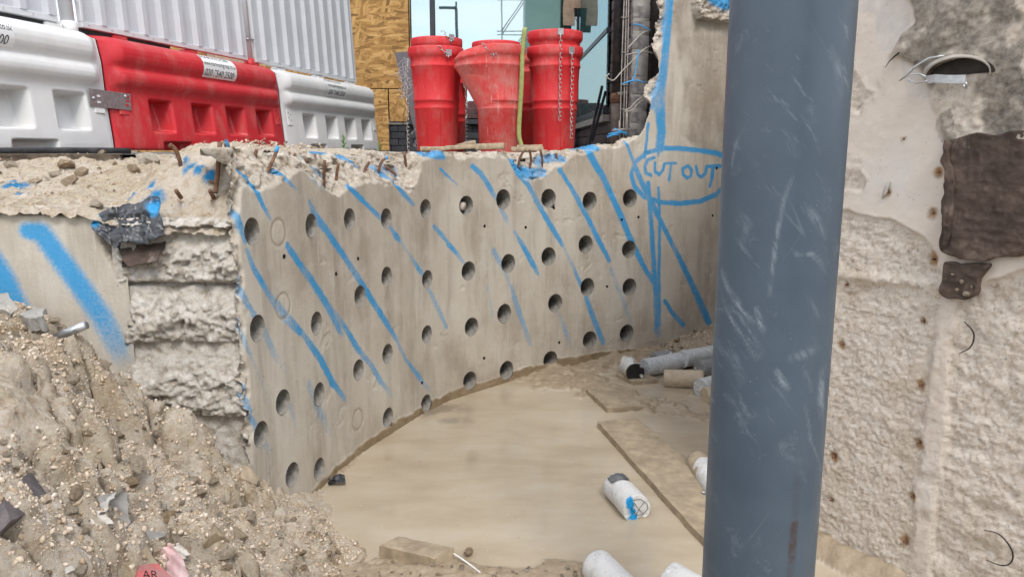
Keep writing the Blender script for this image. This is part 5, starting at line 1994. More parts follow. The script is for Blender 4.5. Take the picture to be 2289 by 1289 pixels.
# edge of the old pavement with dark soil under it
_bx = np.linspace(-4.6, -2.35, 90)
_by = 4.62 + 0.04 * fbm(np.stack([_bx, _bx * 0, _bx * 0], 1), 4, 3) + 0.05 * (_bx + 2.4)
V = []
for x, y in zip(_bx, _by):
    for dz, dy in ((1.735, .5), (1.735, .03), (1.73, 0.0), (1.705, .015), (1.69, -.01), (1.67, -.02), (1.64, -.04), (1.60, -.08)):
        V.append((x, y + dy, dz))
V = np.array(V)
V += 0.018 * fbm(V, 14, 4, .6, 190)[:, None] * (V[:, 2:3] < 1.72)
struct(mk('pavement_edge', V, grid_faces(90, 8), MAT['soil'], None, True))

# ------------------------------------------------------------------ corrugated hoarding on the barriers
def row_t(px, off):
    """position along the barrier row (from BS) of the photo column px, on a line set back by off"""
    d = ray(px, 338)
    o = BS - BN * off
    A = np.array([[d[0], -BE[0]], [d[1], -BE[1]]])
    k, t = np.linalg.solve(A, o)
    return t


def hoarding(px0, px1, label):
    off = .24
    t0, t1 = row_t(px0, off), row_t(px1, off)
    L = t1 - t0
    o0 = BS - BN * off + BE * t0
    root = empty('hoarding_panel', (o0[0], o0[1], BZ + BH + .065), (0, 0, BROT), label, 'fence panel', 'corrugated hoarding panels on the barriers')
    root.rotation_euler = (math.radians(-3.0), 0, BROT)
    H_ = 1.95
    pitch = .235
    xs, ys = [], []
    x = .03
    while x < L - .03:
        for dx, dy in ((0, 0), (.145, 0), (.165, -.042), (.215, -.042)):
            if x + dx < L - .02:
                xs.append(x + dx)
                ys.append(dy)
        x += pitch
    xs.append(L - .02)
    ys.append(0)
    V = np.array([(a, b, z) for z in (0.02, H_ - .02) for a, b in zip(xs, ys)] + [(a, b + .002, z) for z in (0.02, H_ - .02) for a, b in zip(xs, ys)])
    n = len(xs)
    Fc = [(i, i + 1, n + i + 1, n + i) for i in range(n - 1)] + [(2 * n + n + i, 2 * n + n + i + 1, 2 * n + i + 1, 2 * n + i) for i in range(n - 1)]
    mk('corrugated_sheet', V, Fc, MAT['sheet'], root, False)
    box('bottom_rail', (L, .045, .045), (L / 2, -.012, 0.0), MAT['post'], root, bev=.004)
    box('top_rail', (L, .045, .045), (L / 2, -.012, H_), MAT['post'], root, bev=.004)
    for xx in (.012, L - .012):
        box('side_rail', (.03, .045, H_ - .04), (xx, -.012, H_ / 2), MAT['post'], root, bev=.004)
    k = 0
    while .06 + k * pitch < L:
        V, Fc = lathe_geo([(0, .004), (.004, .003), (.005, 0)], 8)
        q = mk('rivet', V, Fc, MAT['galv'], root)
        q.rotation_euler = (math.pi / 2, 0, 0)
        q.location = (.06 + k * pitch, -.036, 0.0)
        k += 1
    return root


_hp = hoarding(-420, 152, 'white corrugated hoarding panel in the top left corner')
box('rubber_flap', (3.0, .012, .075), (1.42, .0, -.062), MAT['black'], _hp, bev=.002)  # dark strip closing the gap under the near panel
hoarding(203, 560, 'wide white corrugated hoarding panel above the red barrier')
hoarding(578, 797, 'white corrugated hoarding panel next to the strand board')
for px, lab in ((181, 'white round fence post left of the wide corrugated panel'), (569, 'white round fence post right of the wide corrugated panel')):
    t = row_t(px, .24)
    q = BS - BN * .24 + BE * t
    root = empty('fence_post', (q[0], q[1], BZ + BH - .02), (math.radians(-3), 0, BROT), lab, 'post', 'white posts of the hoarding')
    tube('pole', [(0, 0, 0), (0, 0, 2.2)], .048 if px < 300 else .042, MAT['post'], root, 18)
    tube('foot_sleeve', [(0, 0, 0), (0, 0, .09)], .062 if px < 300 else .055, MAT['white' if px < 300 else 'red'], root, 18)
    for zz in (.28, 1.2):
        q_ = tube('clamp', [(-.07, -.02, zz), (-.04, -.055, zz), (.04, -.055, zz), (.07, -.02, zz)], .008, MAT['galv'], root, 8)

# ------------------------------------------------------------------ building behind
YA = 11.5
ST = 1.73


def XA(px, Y=YA):
    return at(px, 338, Y)[0]


# glazed front
gz = empty('glazed_shopfront', (XA(920), YA, ST), label='tall tinted shopfront glazing behind the red chutes', cat='window')
xl, xm, xr = XA(920), XA(972), 0.985
zb = .50
def gpart(name, x0, x1, z0, z1, y, th, mat, bev=.003):
    o = box(name, (x1 - x0, th, z1 - z0), ((x0 + x1) / 2 - xl, y, (z0 + z1) / 2), MAT[mat], gz, bev=bev)
    return o
gpart('pane', xl + .02, xm - .028, zb, 4.6, .02, .02, 'glass', 0)
gpart('pane', xm + .028, xr - .03, zb, 4.6, .02, .02, 'glass', 0)
gpart('mullion', xm - .034, xm + .034, zb - .02, 4.65, -.01, .09, 'frame')
gpart('frame_jamb', xl - .03, xl + .02, zb - .02, 4.65, -.01, .09, 'frame')
gpart('frame_jamb', xr - .045, xr + .03, zb - .02, 4.65, -.01, .09, 'frame')
gpart('frame_sill', xl - .04, xr + .04, zb - .09, zb - .022, -.03, .12, 'frame')
# low plinth of dark blocks under it
pl = empty('block_plinth', (XA(860), YA, ST), label='low plinth of dark blocks under the glazing and strand board', cat='wall')
box('core', (xr - XA(840) + .1, .1, .40), ((xr - XA(840)) / 2 - .1, .085, .20), MAT['mortar'], pl, bev=0)
bl_me = None
for c in range(4):
    x = -.12 - .11 * (c % 2)
    while x < (xr - XA(860)) + .0:
        if bl_me is None:
            o = box('block', (.21, .06, .092), (0, 0, 0), MAT['block'], pl, bev=.004)
            bl_me = o.data
        else:
            o = share('block', bl_me, pl)
        o.location = (x + .11, .018 + rng.uniform(-.003, .003), .05 + c * .1)
        x += .22
for k in range(2):
    o = box('pale_block', (.235, .07, .085), (XA(885) - XA(860) + k * .245, .0, .447), MAT['conc_block'], pl, bev=.005)

# strand boards
ob = empty('strand_board_hoarding', (XA(850), YA - .06, ST), label='ochre oriented strand boarding left of the glazing', cat='hoarding')
ox = XA(850)
def osb(px0, px1, py0, py1, dy=0.0):
    x0, x1 = XA(px0, YA - .06), XA(px1, YA - .06)
    z0, z1 = at(px0, py1, YA - .06)[2] - ST, at(px0, py0, YA - .06)[2] - ST
    return box('strand_board', (x1 - x0 - .006, .018, z1 - z0 - .006), ((x0 + x1) / 2 - ox, dy, (z0 + z1) / 2), MAT['osb'], ob, bev=.002)
osb(700, 924, -330, 198, 0)
osb(700, 871, 199, 337, .004)
osb(872.5, 916, 199, 272, .006)
tube('nail_strip', [(XA(922) - ox, -.012, .4), (XA(922) - ox, -.012, 4.4)], .008, MAT['black'], ob, 6)

# low timber hoarding and brick block far behind the fence
hb = empty('site_hoarding', (-7.0, 12.4, ST), label='low brown board fence glimpsed between the barriers and the white panels', cat='fence')
for k in range(9):
    box('board', (.585, .02, 1.95), (k * .6 - 1.4 + .3, rng.uniform(-.006, .006), .98), MAT['osb' if k % 3 else 'timber'], hb, bev=.003)
for k in range(5):
    box('fence_support', (.09, .09, 1.9), (k * 1.2 - 1.4, .08, .95), MAT['frame'], hb, bev=.004)

bb = empty('building_body', (0, 14, ST), label='plain dark body of the building behind the glazing and the pier', cat='building')
box('front_body', (3.75, 5.0, 6.0), (-.93, .25, 3.0), MAT['block'], bb, bev=.02)
box('side_body', (5.0, 9.0, 6.0), (3.75, -2.2, 3.0), MAT['block'], bb, bev=.02)

# side return: glass, transom, brick pier
def BX(y):
    return 0.985 + (11.5 - y) * 0.0235
sg = empty('side_glazing', (BX(10), 10.0, ST), (0, 0, math.atan2(-1, 0.0235) + math.pi), 'narrow teal side glazing between the chutes and the brick pier', 'window')
def spart(name, y0, y1, z0, z1, off, th, mat, bev=.003):
    # local x runs along the facade
    L = (y1 - y0)
    return box(name, (L, th, z1 - z0), (-( (y0 + y1) / 2 - 10.0), off, (z0 + z1) / 2), MAT[mat], sg, bev=bev)
YP = 8.45
spart('pane', YP + .03, 11.47, .50, 1.27, .02, .02, 'glass', 0)
spart('pane', YP + .03, 11.47, 1.33, 4.6, .02, .02, 'glass', 0)
spart('transom', YP, 11.47, 1.272, 1.328, 0, .08, 'frame')
spart('frame_sill', YP, 11.47, .42, .49, 0, .12, 'frame')
spart('frame_jamb', YP - .01, YP + .04, .42, 4.6, 0, .10, 'frame')
spart('sill_band', YP, 11.47, .34, .415, -.01, .14, 'conc_block')

pier = empty('brick_pier', (BX(7.6), 7.6, ST), label='dark purple brick pier behind the black downpipe', cat='wall')
bx_ang = math.atan2(-1, 0.0235) + math.pi
CH = .105
def pier_face(y0, y1, z0, z1, seed):
    n = int((z1 - z0) / CH)
    me = None
    for c in range(n):
        y = y0 - (.135 if c % 2 else 0)
        while y < y1:
            a, b = max(y, y0), min(y + .262, y1)
            if b - a > .03:
                full = abs(b - a - .262) < 1e-6
                key = 'brickfull' if full else None
                yc = (a + b) / 2
                if full and brick_me:
                    o = share('brick', brick_me[0], pier)
                else:
                    o = box('brick', (b - a, .10, CH - .012), (0, 0, 0), MAT['brick'], pier, bev=.004)
                    if full:
                        brick_me.append(o.data)
                o.location = (BX(yc) - BX(7.6) + .045 + rng.uniform(-.003, .003), yc - 7.6, z0 + (c + .5) * CH)
                o.rotation_euler = (0, 0, bx_ang)
            y += .27
brick_me = []
pier_face(7.22, 8.44, .0, 3.15, 1)
pier_face(8.44, 11.45, .0, .33, 2)
box('mortar_core', (1.21, .09, 3.2), (BX(7.83) - BX(7.6) + .058, 7.835 - 7.6, 1.6), MAT['mortar'], pier, rot=(0, 0, bx_ang), bev=0)
box('mortar_core', (3.0, .09, .34), (BX(9.95) - BX(7.6) + .058, 9.95 - 7.6, .17), MAT['mortar'], pier, rot=(0, 0, bx_ang), bev=0)

# dusty brick return next to the broken concrete
rt = empty('brick_return', (1.13, 7.02, ST), label='column of dusty grey bricks beside the broken edge of the tall concrete', cat='wall')
for c in range(24):
    zc = .06 + c * .128
    w = .150 + rng.uniform(-.006, .006)
    o = box('brick', (w, .14, .110), (.0 + rng.uniform(-.006, .006), rng.uniform(-.006, .006), zc), MAT['dusty_brick'], rt, rot=(0, rng.uniform(-.02, .02), rng.uniform(-.05, .05)), bev=.007)
mv_ = box_bm(.14, .12, 3.1, 0)
bmesh.ops.subdivide_edges(mv_, edges=[e for e in mv_.edges if abs((e.verts[0].co - e.verts[1].co).z) > 1], cuts=150, use_grid_fill=True)
for v in mv_.verts:
    v.co += Vector((0, -.006, 0))
_co = np.array([tuple(v.co) for v in mv_.verts])
_dn = fbm(_co, 30, 3, .6, 200) * .018
for v, d in zip(mv_.verts, _dn):
    v.co.y -= d
o = from_bm('mortar_core', mv_, MAT['conc_block'], rt, True)
o.location = (0, .0, 1.55)
bk = box('backing_wall', (.6, .3, 3.2), (.42, .22, 1.6), MAT['dark_in'], rt, bev=0)

# downpipe
dp = empty('downpipe', (at(1376, 338, 7.42)[0], 7.42, ST), label='black iron downpipe with a rusty lower end against the brick pier', cat='pipe')
tube('pipe', [(0, 0, .52), (0, 0, 3.3)], .050, MAT['pipe'], dp, 20)
tube('lower_pipe', [(.002, 0, .02), (0, 0, .50)], .052, mat_plain('rusty pipe', (0.13, 0.105, 0.09), .8, 0, .4, 14, .5, 40, dirt=(0.26, 0.22, 0.18)), dp, 20)
tube('collar', [(0, 0, .47), (0, 0, .56)], .058, MAT['rust'], dp, 20)
tube('bracket', [(.0, -.05, .55), (.07, -.04, .56), (.14, .0, .57)], .016, MAT['conc_block'], dp, 8)

# bare reinforcement standing in front of it
rc = empty('rebar_cage', (at(1397, 338, 6.95)[0], 6.95, ST), label='thin upright reinforcement bars tied beside the downpipe', cat='rebar')
for i, (a, b) in enumerate([((1397, 0), (1386, 290)), ((1402, -20), (1394, 285)), ((1406, -20), (1399, 280))]):
    q0, q1 = at(a[0], a[1] - 40, 6.95), at(b[0], b[1], 6.95)
    o_ = np.array(rc.location)
    tube('upright_bar', catmull([q1 - o_ + [0, 0, -.1], (q0 + q1) / 2 - o_ + [.004 * (i - 1), 0, 0], q0 - o_], 6), .006, MAT['wire'], rc, 7)
for py in (40, 118, 190, 245):
    q = at(1396, py, 6.94) - np.array(rc.location)
    tube('tie', [q + [-.03, 0, .003], q + [0, -.004, 0], q + [.035, 0, .005]], .004, MAT['wire'], rc, 6)
for k, (px0, py0, px1, py1, bl) in enumerate([(1368, 292, 1412, 290, 0), (1360, 300, 1400, 296, 1), (1385, 270, 1384, 300, 0), (1401, 245, 1402, 298, 0), (1372, 288, 1404, 302, 1), (1357, 306, 1385, 300, 1)]):
    q0, q1 = at(px0, py0, 6.8) - np.array(rc.location), at(px1, py1, 6.8) - np.array(rc.location)
    tube('bent_bar', [q0, (q0 + q1) / 2 + [0, -.01, .006], q1], .009, MAT['bluebar' if bl else 'wire'], rc, 7)

# timber boards and bar near the corner of the glazing
tb = empty('timber_board', (XA(1272, 11.2), 11.2, 0), label='pale rough timber board standing in the corner of the glazing', cat='board')
for px0, px1, py0, py1, dy in ((1256, 1281, -60, 58, 0), (1278, 1294, -60, 20, -.03)):
    x0, x1 = XA(px0, 11.2), XA(px1, 11.2)
    z0, z1 = at(px0, py1, 11.2)[2], at(px0, py0, 11.2)[2]
    bm = box_bm(x1 - x0, .03, z1 - z0, .004)
    bmesh.ops.subdivide_edges(bm, edges=bm.edges[:], cuts=3, use_grid_fill=True)
    for v in bm.verts:
        v.co.x += .008 * math.sin(v.co.z * 9)
    o = from_bm('board', bm, MAT['pale_timber'], tb)
    o.location = ((x0 + x1) / 2 - tb.location.x, dy, (z0 + z1) / 2)
sb = empty('steel_bar', (at(1318, 312, 8.2)[0], 8.2, ST), label='dark steel bar leaning against the brick pier', cat='bar')
q0, q1 = at(1318, 318, 8.2), at(1345, 195, 8.35)
box('flat_bar', (.03, .012, float(np.linalg.norm(q1 - q0))), tuple((q0 + q1) / 2 - np.array(sb.location)), MAT['frame'], sb, rot=(0, math.atan2(q1[0] - q0[0], q1[2] - q0[2]), .3), bev=.002)
box('flat_bar', (.03, .012, float(np.linalg.norm(q1 - q0)) * .9), tuple((q0 + q1) / 2 - np.array(sb.location) + [.035, .02, -.02]), MAT['frame'], sb, rot=(0, math.atan2(q1[0] - q0[0], q1[2] - q0[2]) + .05, .3), bev=.002)

# film faced ply sheet leaning behind the left chute
yb = 8.2
q = [at(882, 118, yb + .25), at(925, 114, yb + .25), at(985, 336, yb), at(938, 336, yb)]
e1, e2 = q[1] - q[0], q[3] - q[0]
nn = np.cross(e1, e2)
nn = nn / np.linalg.norm(nn)
if nn[1] > 0:
    nn = -nn
V = np.array([p for p in q] + [p - nn * .018 for p in q])
ply = mk('plywood_sheet', V, [(0, 1, 2, 3), (7, 6, 5, 4), (0, 4, 5, 1), (1, 5, 6, 2), (2, 6, 7, 3), (3, 7, 4, 0)], MAT['ply'], None, False)
tag(ply, 'dark film faced plywood sheet with grey print leaning beside the left chute', 'board')
mk('pale_edge', np.array([q[0] + nn * .001, q[3] + nn * .001, q[3] - nn * .019 + (q[0] - q[1]) * .02, q[0] - nn * .019 + (q[0] - q[1]) * .02]), [(0, 1, 2, 3)], MAT['pale_timber'], ply, False)
ex = e1 / np.linalg.norm(e1)
ey = np.cross(nn, ex)
ey = ey / np.linalg.norm(ey)
if ey[2] < 0:
    ey = -ey
for body, size, px, py, rot in (('FORM', .07, 905, 166, 52), ('WOOD', .07, 900, 152, 52), ('FORM', .07, 905, 190, 52), ('WOOD', .07, 910, 202, 52), ('plywood', .035, 896, 138, 40), ('plywood', .035, 917, 212, 40), ('plywood', .035, 928, 290, 40), ('FORM', .07, 938, 312, 52)):
    me = text_mesh(body, size)
    d = ray(px, py)
    k = (nn @ (q[0] - np.array([0, 0, EYE]))) / (nn @ d)
    c = np.array([0, 0, EYE]) + d * k + nn * .003
    a = math.radians(rot)
    for v in me.vertices:
        x, y = v.co.x * math.cos(a) - v.co.y * math.sin(a), v.co.x * math.sin(a) + v.co.y * math.cos(a)
        v.co = Vector(c + ex * x + ey * y)
    me.materials.append(MAT['plytext'])
    link(bpy.data.objects.new('lettering', me), ply)

# ------------------------------------------------------------------ rubble chutes
CHP = [(.168, .008), (.176, .0), (.182, .01), (.1985, .40), (.207, .412), (.2075, .422), (.2005, .432), (.2025, .478), (.2115, .486), (.212, .496), (.205, .506), (.2215, .80), (.2305, .812), (.231, .822), (.224, .832),
       (.2265, .895), (.236, .905), (.248, .925), (.250, .945), (.250, .985), (.246, .998), (.238, 1.0), (.232, .992), (.228, .93), (.215, .82), (.19, .40), (.168, .008)]


def chain_geo():
    R, r, st = .0115, .0032, .011
    path = []
    for k in range(17):
        th = 2 * math.pi * k / 16
        path.append((R * math.cos(th), 0, R * math.sin(th) + (st if math.sin(th) >= 0 else -st)))
    V, Fc = tube_geo(path, r, 6, cap=False)
    return np.array([tuple(v) for v in V]), Fc


CV, CF = chain_geo()
link_me = None
PITCHL = .0385


def chain(parent, pts):
    """hang a chain of links along the polyline pts (local to the chute)"""
    global link_me
    P = np.array(pts, float)
    seg = np.linalg.norm(np.diff(P, axis=0), axis=1)
    cum = np.concatenate([[0], np.cumsum(seg)])
    ch = bpy.data.objects.new('chain', None)
    ch.empty_display_size = .05
    link(ch, parent)
    n = int(cum[-1] / PITCHL)
    for i in range(n):
        s = (i + .5) * PITCHL
        p = np.array([np.interp(s, cum, P[:, k]) for k in range(3)])
        k = min(np.searchsorted(cum, s) - 1, len(seg) - 1)
        d = Vector(P[k + 1] - P[k]).normalized()
        if link_me is None:
            o = mk('chain_link', CV, CF, MAT['chain'], ch)
            link_me = o.data
        else:
            o = share('chain_link', link_me, ch)
        o.location = p
        qd = Vector((0, 0, 1)).rotation_difference(d) @ Matrix.Rotation(math.radians(90 * (i % 2) + 25), 4, 'Z').to_quaternion()
        o.rotation_mode = 'QUATERNION'
        o.rotation_quaternion = qd
    return ch


def chute(px, Y, z0, label, mat='chute', hopper=False, sc=1.0, rot=0.0, chains=(), tilt=(0, 0)):
    root = empty('rubble_chute', (at(px, 338, Y)[0], Y, z0), (tilt[0], tilt[1], 0), label, 'chute', 'red rubble chute sections stood on end')
    root.scale = (1, 1, .905)
    def rf(th, r, z):
        if not hopper:
            return r * (1 + .004 * math.sin(3 * th + px))
        a = math.cos(th - math.radians(186))
        w = max(0, a) ** 1.3
        g = np.interp(z, [0, .50, .54, .60, .66, .74, .80, .86, .93, 1.0], [0, 0, .03, .22, .52, .86, .97, 1.0, .90, .62])
        return r + .195 * w * float(g)
    V, Fc = lathe_geo(CHP, 72, rf)
    V = V * np.array([sc, sc, 1.0])
    if hopper:
        # the mouth rises at the right and drops at the left
        m_ = np.clip((-V[:, 0] - .05) / .4, 0, 1) * sstep(.75, 1.0, V[:, 2])
        V[:, 2] -= .085 * m_
    mk('body', V, Fc, MAT[mat], root, True)
    for th in [math.radians(a) for a in (-150, -112, -75, -40)]:
        pr = [(r, z) for r, z in CHP[2:16]]
        pts = []
        for r, z in pr:
            rr = rf(th, r, z) * sc
            pts.append((rr * math.cos(th), rr * math.sin(th), z))
        tube('mould_line', pts, .0022, MAT[mat], root, 5)
    for ang, length, zt in chains:
        th = math.radians(ang)
        rr = .252 * sc
        c = Vector((rr * math.cos(th), rr * math.sin(th), zt))
        pb = box('bracket', (.052, .012, .062), tuple(c), MAT['galv'], root, rot=(0, 0, th + math.pi / 2), bev=.002)
        tube('hook', [c + Vector((0, -.005, -.02)), c + Vector((0, -.028, -.035)), c + Vector((0, -.024, -.055))], .005, MAT['galv'], root, 6)
        cc = c + Vector((math.cos(th) * .012, math.sin(th) * .012 - .006, -.045))
        pts = [tuple(cc)]
        if length > 0:
            r2 = .20 + .05 * max(0, (zt - length))
            pts.append((cc.x, cc.y, cc.z - length))
        else:
            pts = [(cc.x - .09, cc.y - .02, cc.z + .10), tuple(cc)]
        chain(root, pts)
    return root


chute(978, 7.10, 1.752, 'left red chute section with a long chain at its left side', chains=[(-172, .82, .86), (-58, .0, .93)], rot=0)
chute(980, 7.14, 1.835, 'red chute section nested inside the left one, only its rim showing', sc=.93, chains=[(-50, .0, .99)])
chute(1116, 6.85, 1.735, 'middle red chute section with a wide side hopper, dusty', 'chute_dusty', True, sc=.93, chains=[(-100, -.1, .93)], tilt=(0, 0))
chute(1110, 6.92, 1.775, 'red chute section inside the dusty hopper, only its lip showing', sc=.85)
chute(1238, 7.00, 1.742, 'right red chute section with two long chains in front', chains=[(-58, .78, .95)])
chute(1238, 7.02, 1.875, 'red chute section nested on top of the right one', sc=.985, chains=[(-82, .80, .97)])
chute(997, 7.75, 1.66, 'red chute section half hidden behind the left and middle ones', chains=[(-35, .85, .80)])
chute(1185, 7.75, 1.76, 'red chute section hidden behind the gap with the green strap', chains=[(-120, .80, .85)])

# ratchet strap
S0 = [at(1175, 62, 6.74), at(1172, 70, 6.72), at(1168, 110, 6.72), at(1166, 180, 6.72), at(1162, 250, 6.74), at(1160, 300, 6.74), at(1166, 326, 6.74)]
S0 = catmull(S0, 5)
V = []
for p in S0:
    V += [p + [-.019, 0, 0], p + [.019, -.004, 0], p + [.019, -.001, 0], p + [-.019, .003, 0]]
V = np.array(V)
Fc = []
for i in range(len(S0) - 1):
    for j in range(4):
        Fc.append((4 * i + j, 4 * i + (j + 1) % 4, 4 * i + 4 + (j + 1) % 4, 4 * i + 4 + j))
tag(mk('webbing_strap', V, Fc, MAT['strap'], None, True), 'yellow green webbing strap hanging between the middle and right chutes', 'strap')

# timber offcuts under and before the chutes
def offcut(name, px0, py0, px1, py1, Y, w, t, label, mat='timber', yaw=0.0, seed=0):
    a, b = at(px0, py0, Y), at(px1, py1, Y)
    L = float(np.linalg.norm(b - a))
    o = rough_board(name, L, w, t, MAT[mat], .004, seed)
    o.location = tuple((a + b) / 2)
    o.rotation_euler = (0, -math.atan2(b[2] - a[2], math.hypot(b[0] - a[0], b[1] - a[1])), yaw)
    tag(o, label, 'timber', 'timber offcuts on the wall top')
    return o
offcut('timber_offcut', 939, 337, 1000, 337, 6.55, .10, .035, 'greyish timber offcut under the left chute', seed=1, yaw=.1)
offcut('timber_offcut', 998, 335, 1068, 332, 6.45, .09, .035, 'split timber offcut lying before the left and middle chutes', seed=2, yaw=-.15)
offcut('timber_offcut', 1022, 330, 1062, 322, 6.62, .08, .03, 'short timber wedge on top of the split offcut', seed=3, yaw=.5)
offcut('timber_offcut', 1064, 335, 1128, 333, 6.42, .09, .050, 'thick pale timber offcut before the dusty hopper', seed=4, yaw=-.05)
offcut('timber_offcut', 1142, 338, 1214, 338, 6.40, .10, .035, 'lower timber offcut before the right chute', seed=5, yaw=.03)
offcut('timber_offcut', 1156, 331, 1212, 331, 6.45, .08, .026, 'upper timber offcut before the right chute', seed=6, yaw=.08)

# ------------------------------------------------------------------ weeds
def weed(px, py, Y, h, n, label):
    p = at(px, py, Y)
    root = empty('weed', tuple(p), label=label, cat='plant', group='weeds on the wall top')
    tube('stem', [(0, 0, 0), (.003, 0, h * .5), (.0, 0, h * .92)], [.0025, .002, .0012], MAT['leaf'], root, 6)
    lm = None
    for i in range(n):
        f = .25 + .75 * i / (n - 1)
        az = i * 2.4
        L = h * (.5 - .15 * f)
        el = .35 + .8 * f
        d = Vector((math.cos(az) * math.cos(el), math.sin(az) * math.cos(el), math.sin(el)))
        sd = d.cross(Vector((0, 0, 1))).normalized()
        b = Vector((0, 0, h * .9 * f))
        V = []
        for k in range(6):
            t = k / 5
            w = L * .14 * math.sin(math.pi * (t * .93 + .05))
            c = b + d * L * t + Vector((0, 0, -.25 * L * t * t))
            V += [tuple(c - sd * w), tuple(c + Vector((0, 0, -w * .3))), tuple(c + sd * w)]
        Fc = []
        for k in range(5):
            for j in range(2):
                Fc.append((3 * k + j, 3 * k + j + 1, 3 * k + 4 + j, 3 * k + 3 + j))
        mk('leaf', np.array(V), Fc, MAT['leaf'], root, True)


weed(769, 341, 5.2, .105, 16, 'leafy green weed growing on the wall before the far white barrier')
weed(849, 342, 5.6, .075, 11, 'small green weed at the corner of the far white barrier')

# ------------------------------------------------------------------ concrete cores
def core(pxa, pxb, za, zb, mat, label, R=RH * .97, mud=None, paint=False, tar=False, cap=None, seed=0):
    """a drilled core between two photo directions at given heights of its axis: a = far end, b = near end"""
    a, b = onz(*pxa, za), onz(*pxb, zb)
    ax = Vector(b - a)
    L = ax.length
    seg, rows = 40, 26
    V, mu, pa, ta = [], [], [], []
    q = Vector((1, 0, 0)).rotation_difference(ax.normalized())
    def add(x, r, th, end):
        V.append((x, r * math.cos(th), r * math.sin(th)))
    for i in range(rows):
        for j in range(seg):
            add(L * i / (rows - 1), R * (1 - (.03 if i in (0, rows - 1) else 0)), 2 * math.pi * j / seg, 0)
    Fc = []
    for i in range(rows - 1):
        for j in range(seg):
            j2 = (j + 1) % seg
            Fc.append((i * seg + j, i * seg + j2, (i + 1) * seg + j2, (i + 1) * seg + j))
    # end faces with rings so that they can be uneven
    for end in (0, 1):
        base = 0 if end == 0 else (rows - 1) * seg
        prev = base
        for rr in (.75, .45, .15):
            st = len(V)
            for j in range(seg):
                add(0 if end == 0 else L, R * rr, 2 * math.pi * j / seg, 1)
            for j in range(seg):
                j2 = (j + 1) % seg
                f = (prev + j, prev + j2, st + j2, st + j)
                Fc.append(f if end else f[::-1])
            prev = st
        Fc.append(tuple(prev + j for j in range(seg))[::(1 if end else -1)])
    V = np.array(V)
    rad = np.hypot(V[:, 1], V[:, 2])
    endm = ((V[:, 0] < 1e-6) | (V[:, 0] > L - 1e-6))
    V[:, 0] += endm * .006 * fbm(V + seed, 30, 3, .6, seed)
    V[:, 1:] *= (1 + .006 * fbm(V + seed, 18, 3, .6, seed + 1))[:, None]
    W = np.array([tuple(q @ Vector(v)) for v in V]) + a
    N3 = W
    if mud is None:
        mudv = sstep(.030, .012, W[:, 2] - min(za, zb) + R * .8 + .03 * fbm(N3, 14, 3, .6, seed + 5))
    else:
        mudv = sstep(mud - .12, mud + .12, fbm(N3, 7, 3, .6, seed + 6) * -1 + .0)
    far_near = (V[:, 0] > L - .012)
    pv = np.zeros(len(V))
    tv = np.zeros(len(V))
    if paint:
        rel = W - np.array(b)
        pv = far_near * (np.abs(rel[:, 0] + .028 + .25 * rel[:, 2]) < .020) * 1.0
        mudv = mudv * (1 - pv)
    if tar:
        tv = far_near * (fbm(N3, 22, 2, .5, seed + 9) > -.45) * 1.0
        mudv *= 1 - far_near
    W = W - a
    o = mk('concrete_core', W, Fc, MAT[mat], None, True, {'mud': mudv, 'paint': pv, 'tar': tv})
    o.location = tuple(a)
    # crisp rim between side and ends
    me = o.data
    sm = np.ones(len(me.polygons), bool)
    sm[(rows - 1) * seg:] = False
    me.polygons.foreach_set('use_smooth', sm)
    tag(o, label, 'concrete core', 'drilled concrete cores lying in the pit')
    return o, a, b, q


zc = RH * .97 - .022
mc, ca, cb, cq = core((1376, 1085), (1424, 1138), zc, zc, 'core_white', 'white concrete core with a blue painted end, lying alone in the puddle', paint=True, seed=1)
# torn dark foil on its back and marks scratched on its end
n3 = np.array(tuple(cq @ Vector((1, 0, 0))))
def on_core(x, th, off=0.002):
    v = cq @ Vector((x, (RH * .97 + off) * math.cos(th), (RH * .97 + off) * math.sin(th)))
    return np.array(tuple(v))
Lc = float(np.linalg.norm(cb - ca))
V, nf = [], 9
for i in range(nf):
    for j in range(nf):
        x = .02 + Lc * .30 * i / (nf - 1) * (1 - .25 * (j / (nf - 1)))
        th = math.radians(60 + 75 * j / (nf - 1))
        V.append(on_core(x, th, .003 + .006 * abs(math.sin(i * 2.1 + j * 1.3))))
mk('torn_foil', np.array(V), grid_faces(nf, nf), mat_plain('grey foil', (0.20, 0.205, 0.215), .35, .5, .4, 20, .3), mc, True)
def end_stroke(pts, nm='scratched_mark'):
    # points on the near end face in units of R (right, up)
    up = Vector((0, 0, 1))
    ax = Vector(n3)
    rt_ = ax.cross(up).normalized() * -1
    u2 = rt_.cross(ax).normalized() * -1
    if u2.z < 0:
        u2 = -u2
    if rt_.x < 0:
        rt_ = -rt_
    P = [tuple(Vector(cb - ca) + ax * .006 + (rt_ * p[0] + u2 * p[1]) * RH * .97) for p in pts]
    tube(nm, P, .0013, MAT['ink'], mc, 5)
end_stroke([(-.25, .55), (.0, .15), (.45, -.35)])
end_stroke([(.45, .50), (.15, .1), (-.1, -.3)])
end_stroke([(-.3, .75), (.2, .78), (.7, .35), (.75, .0), (.4, -.35), (.0, -.38), (-.45, .1), (-.25, .55)])
core((1562, 1032), (1612, 1100), zc, zc, 'core_white', 'mud smeared white core half hidden by the blue pillar', mud=.05, seed=12)
core((1334, 1263), (1394, 1325), zc, zc, 'core_white', 'white core cut off by the bottom edge of the photo, nearer the middle', seed=3)
core((1496, 1292), (1560, 1330), zc + .01, zc, 'core_white', 'white core barely showing at the bottom edge beside the pillar', seed=4)
core((1400, 812), (1421, 833), zc + .035, zc + .03, 'core_white', 'white core with a tarred black end beside the core pile', tar=True, mud=.12, seed=5)
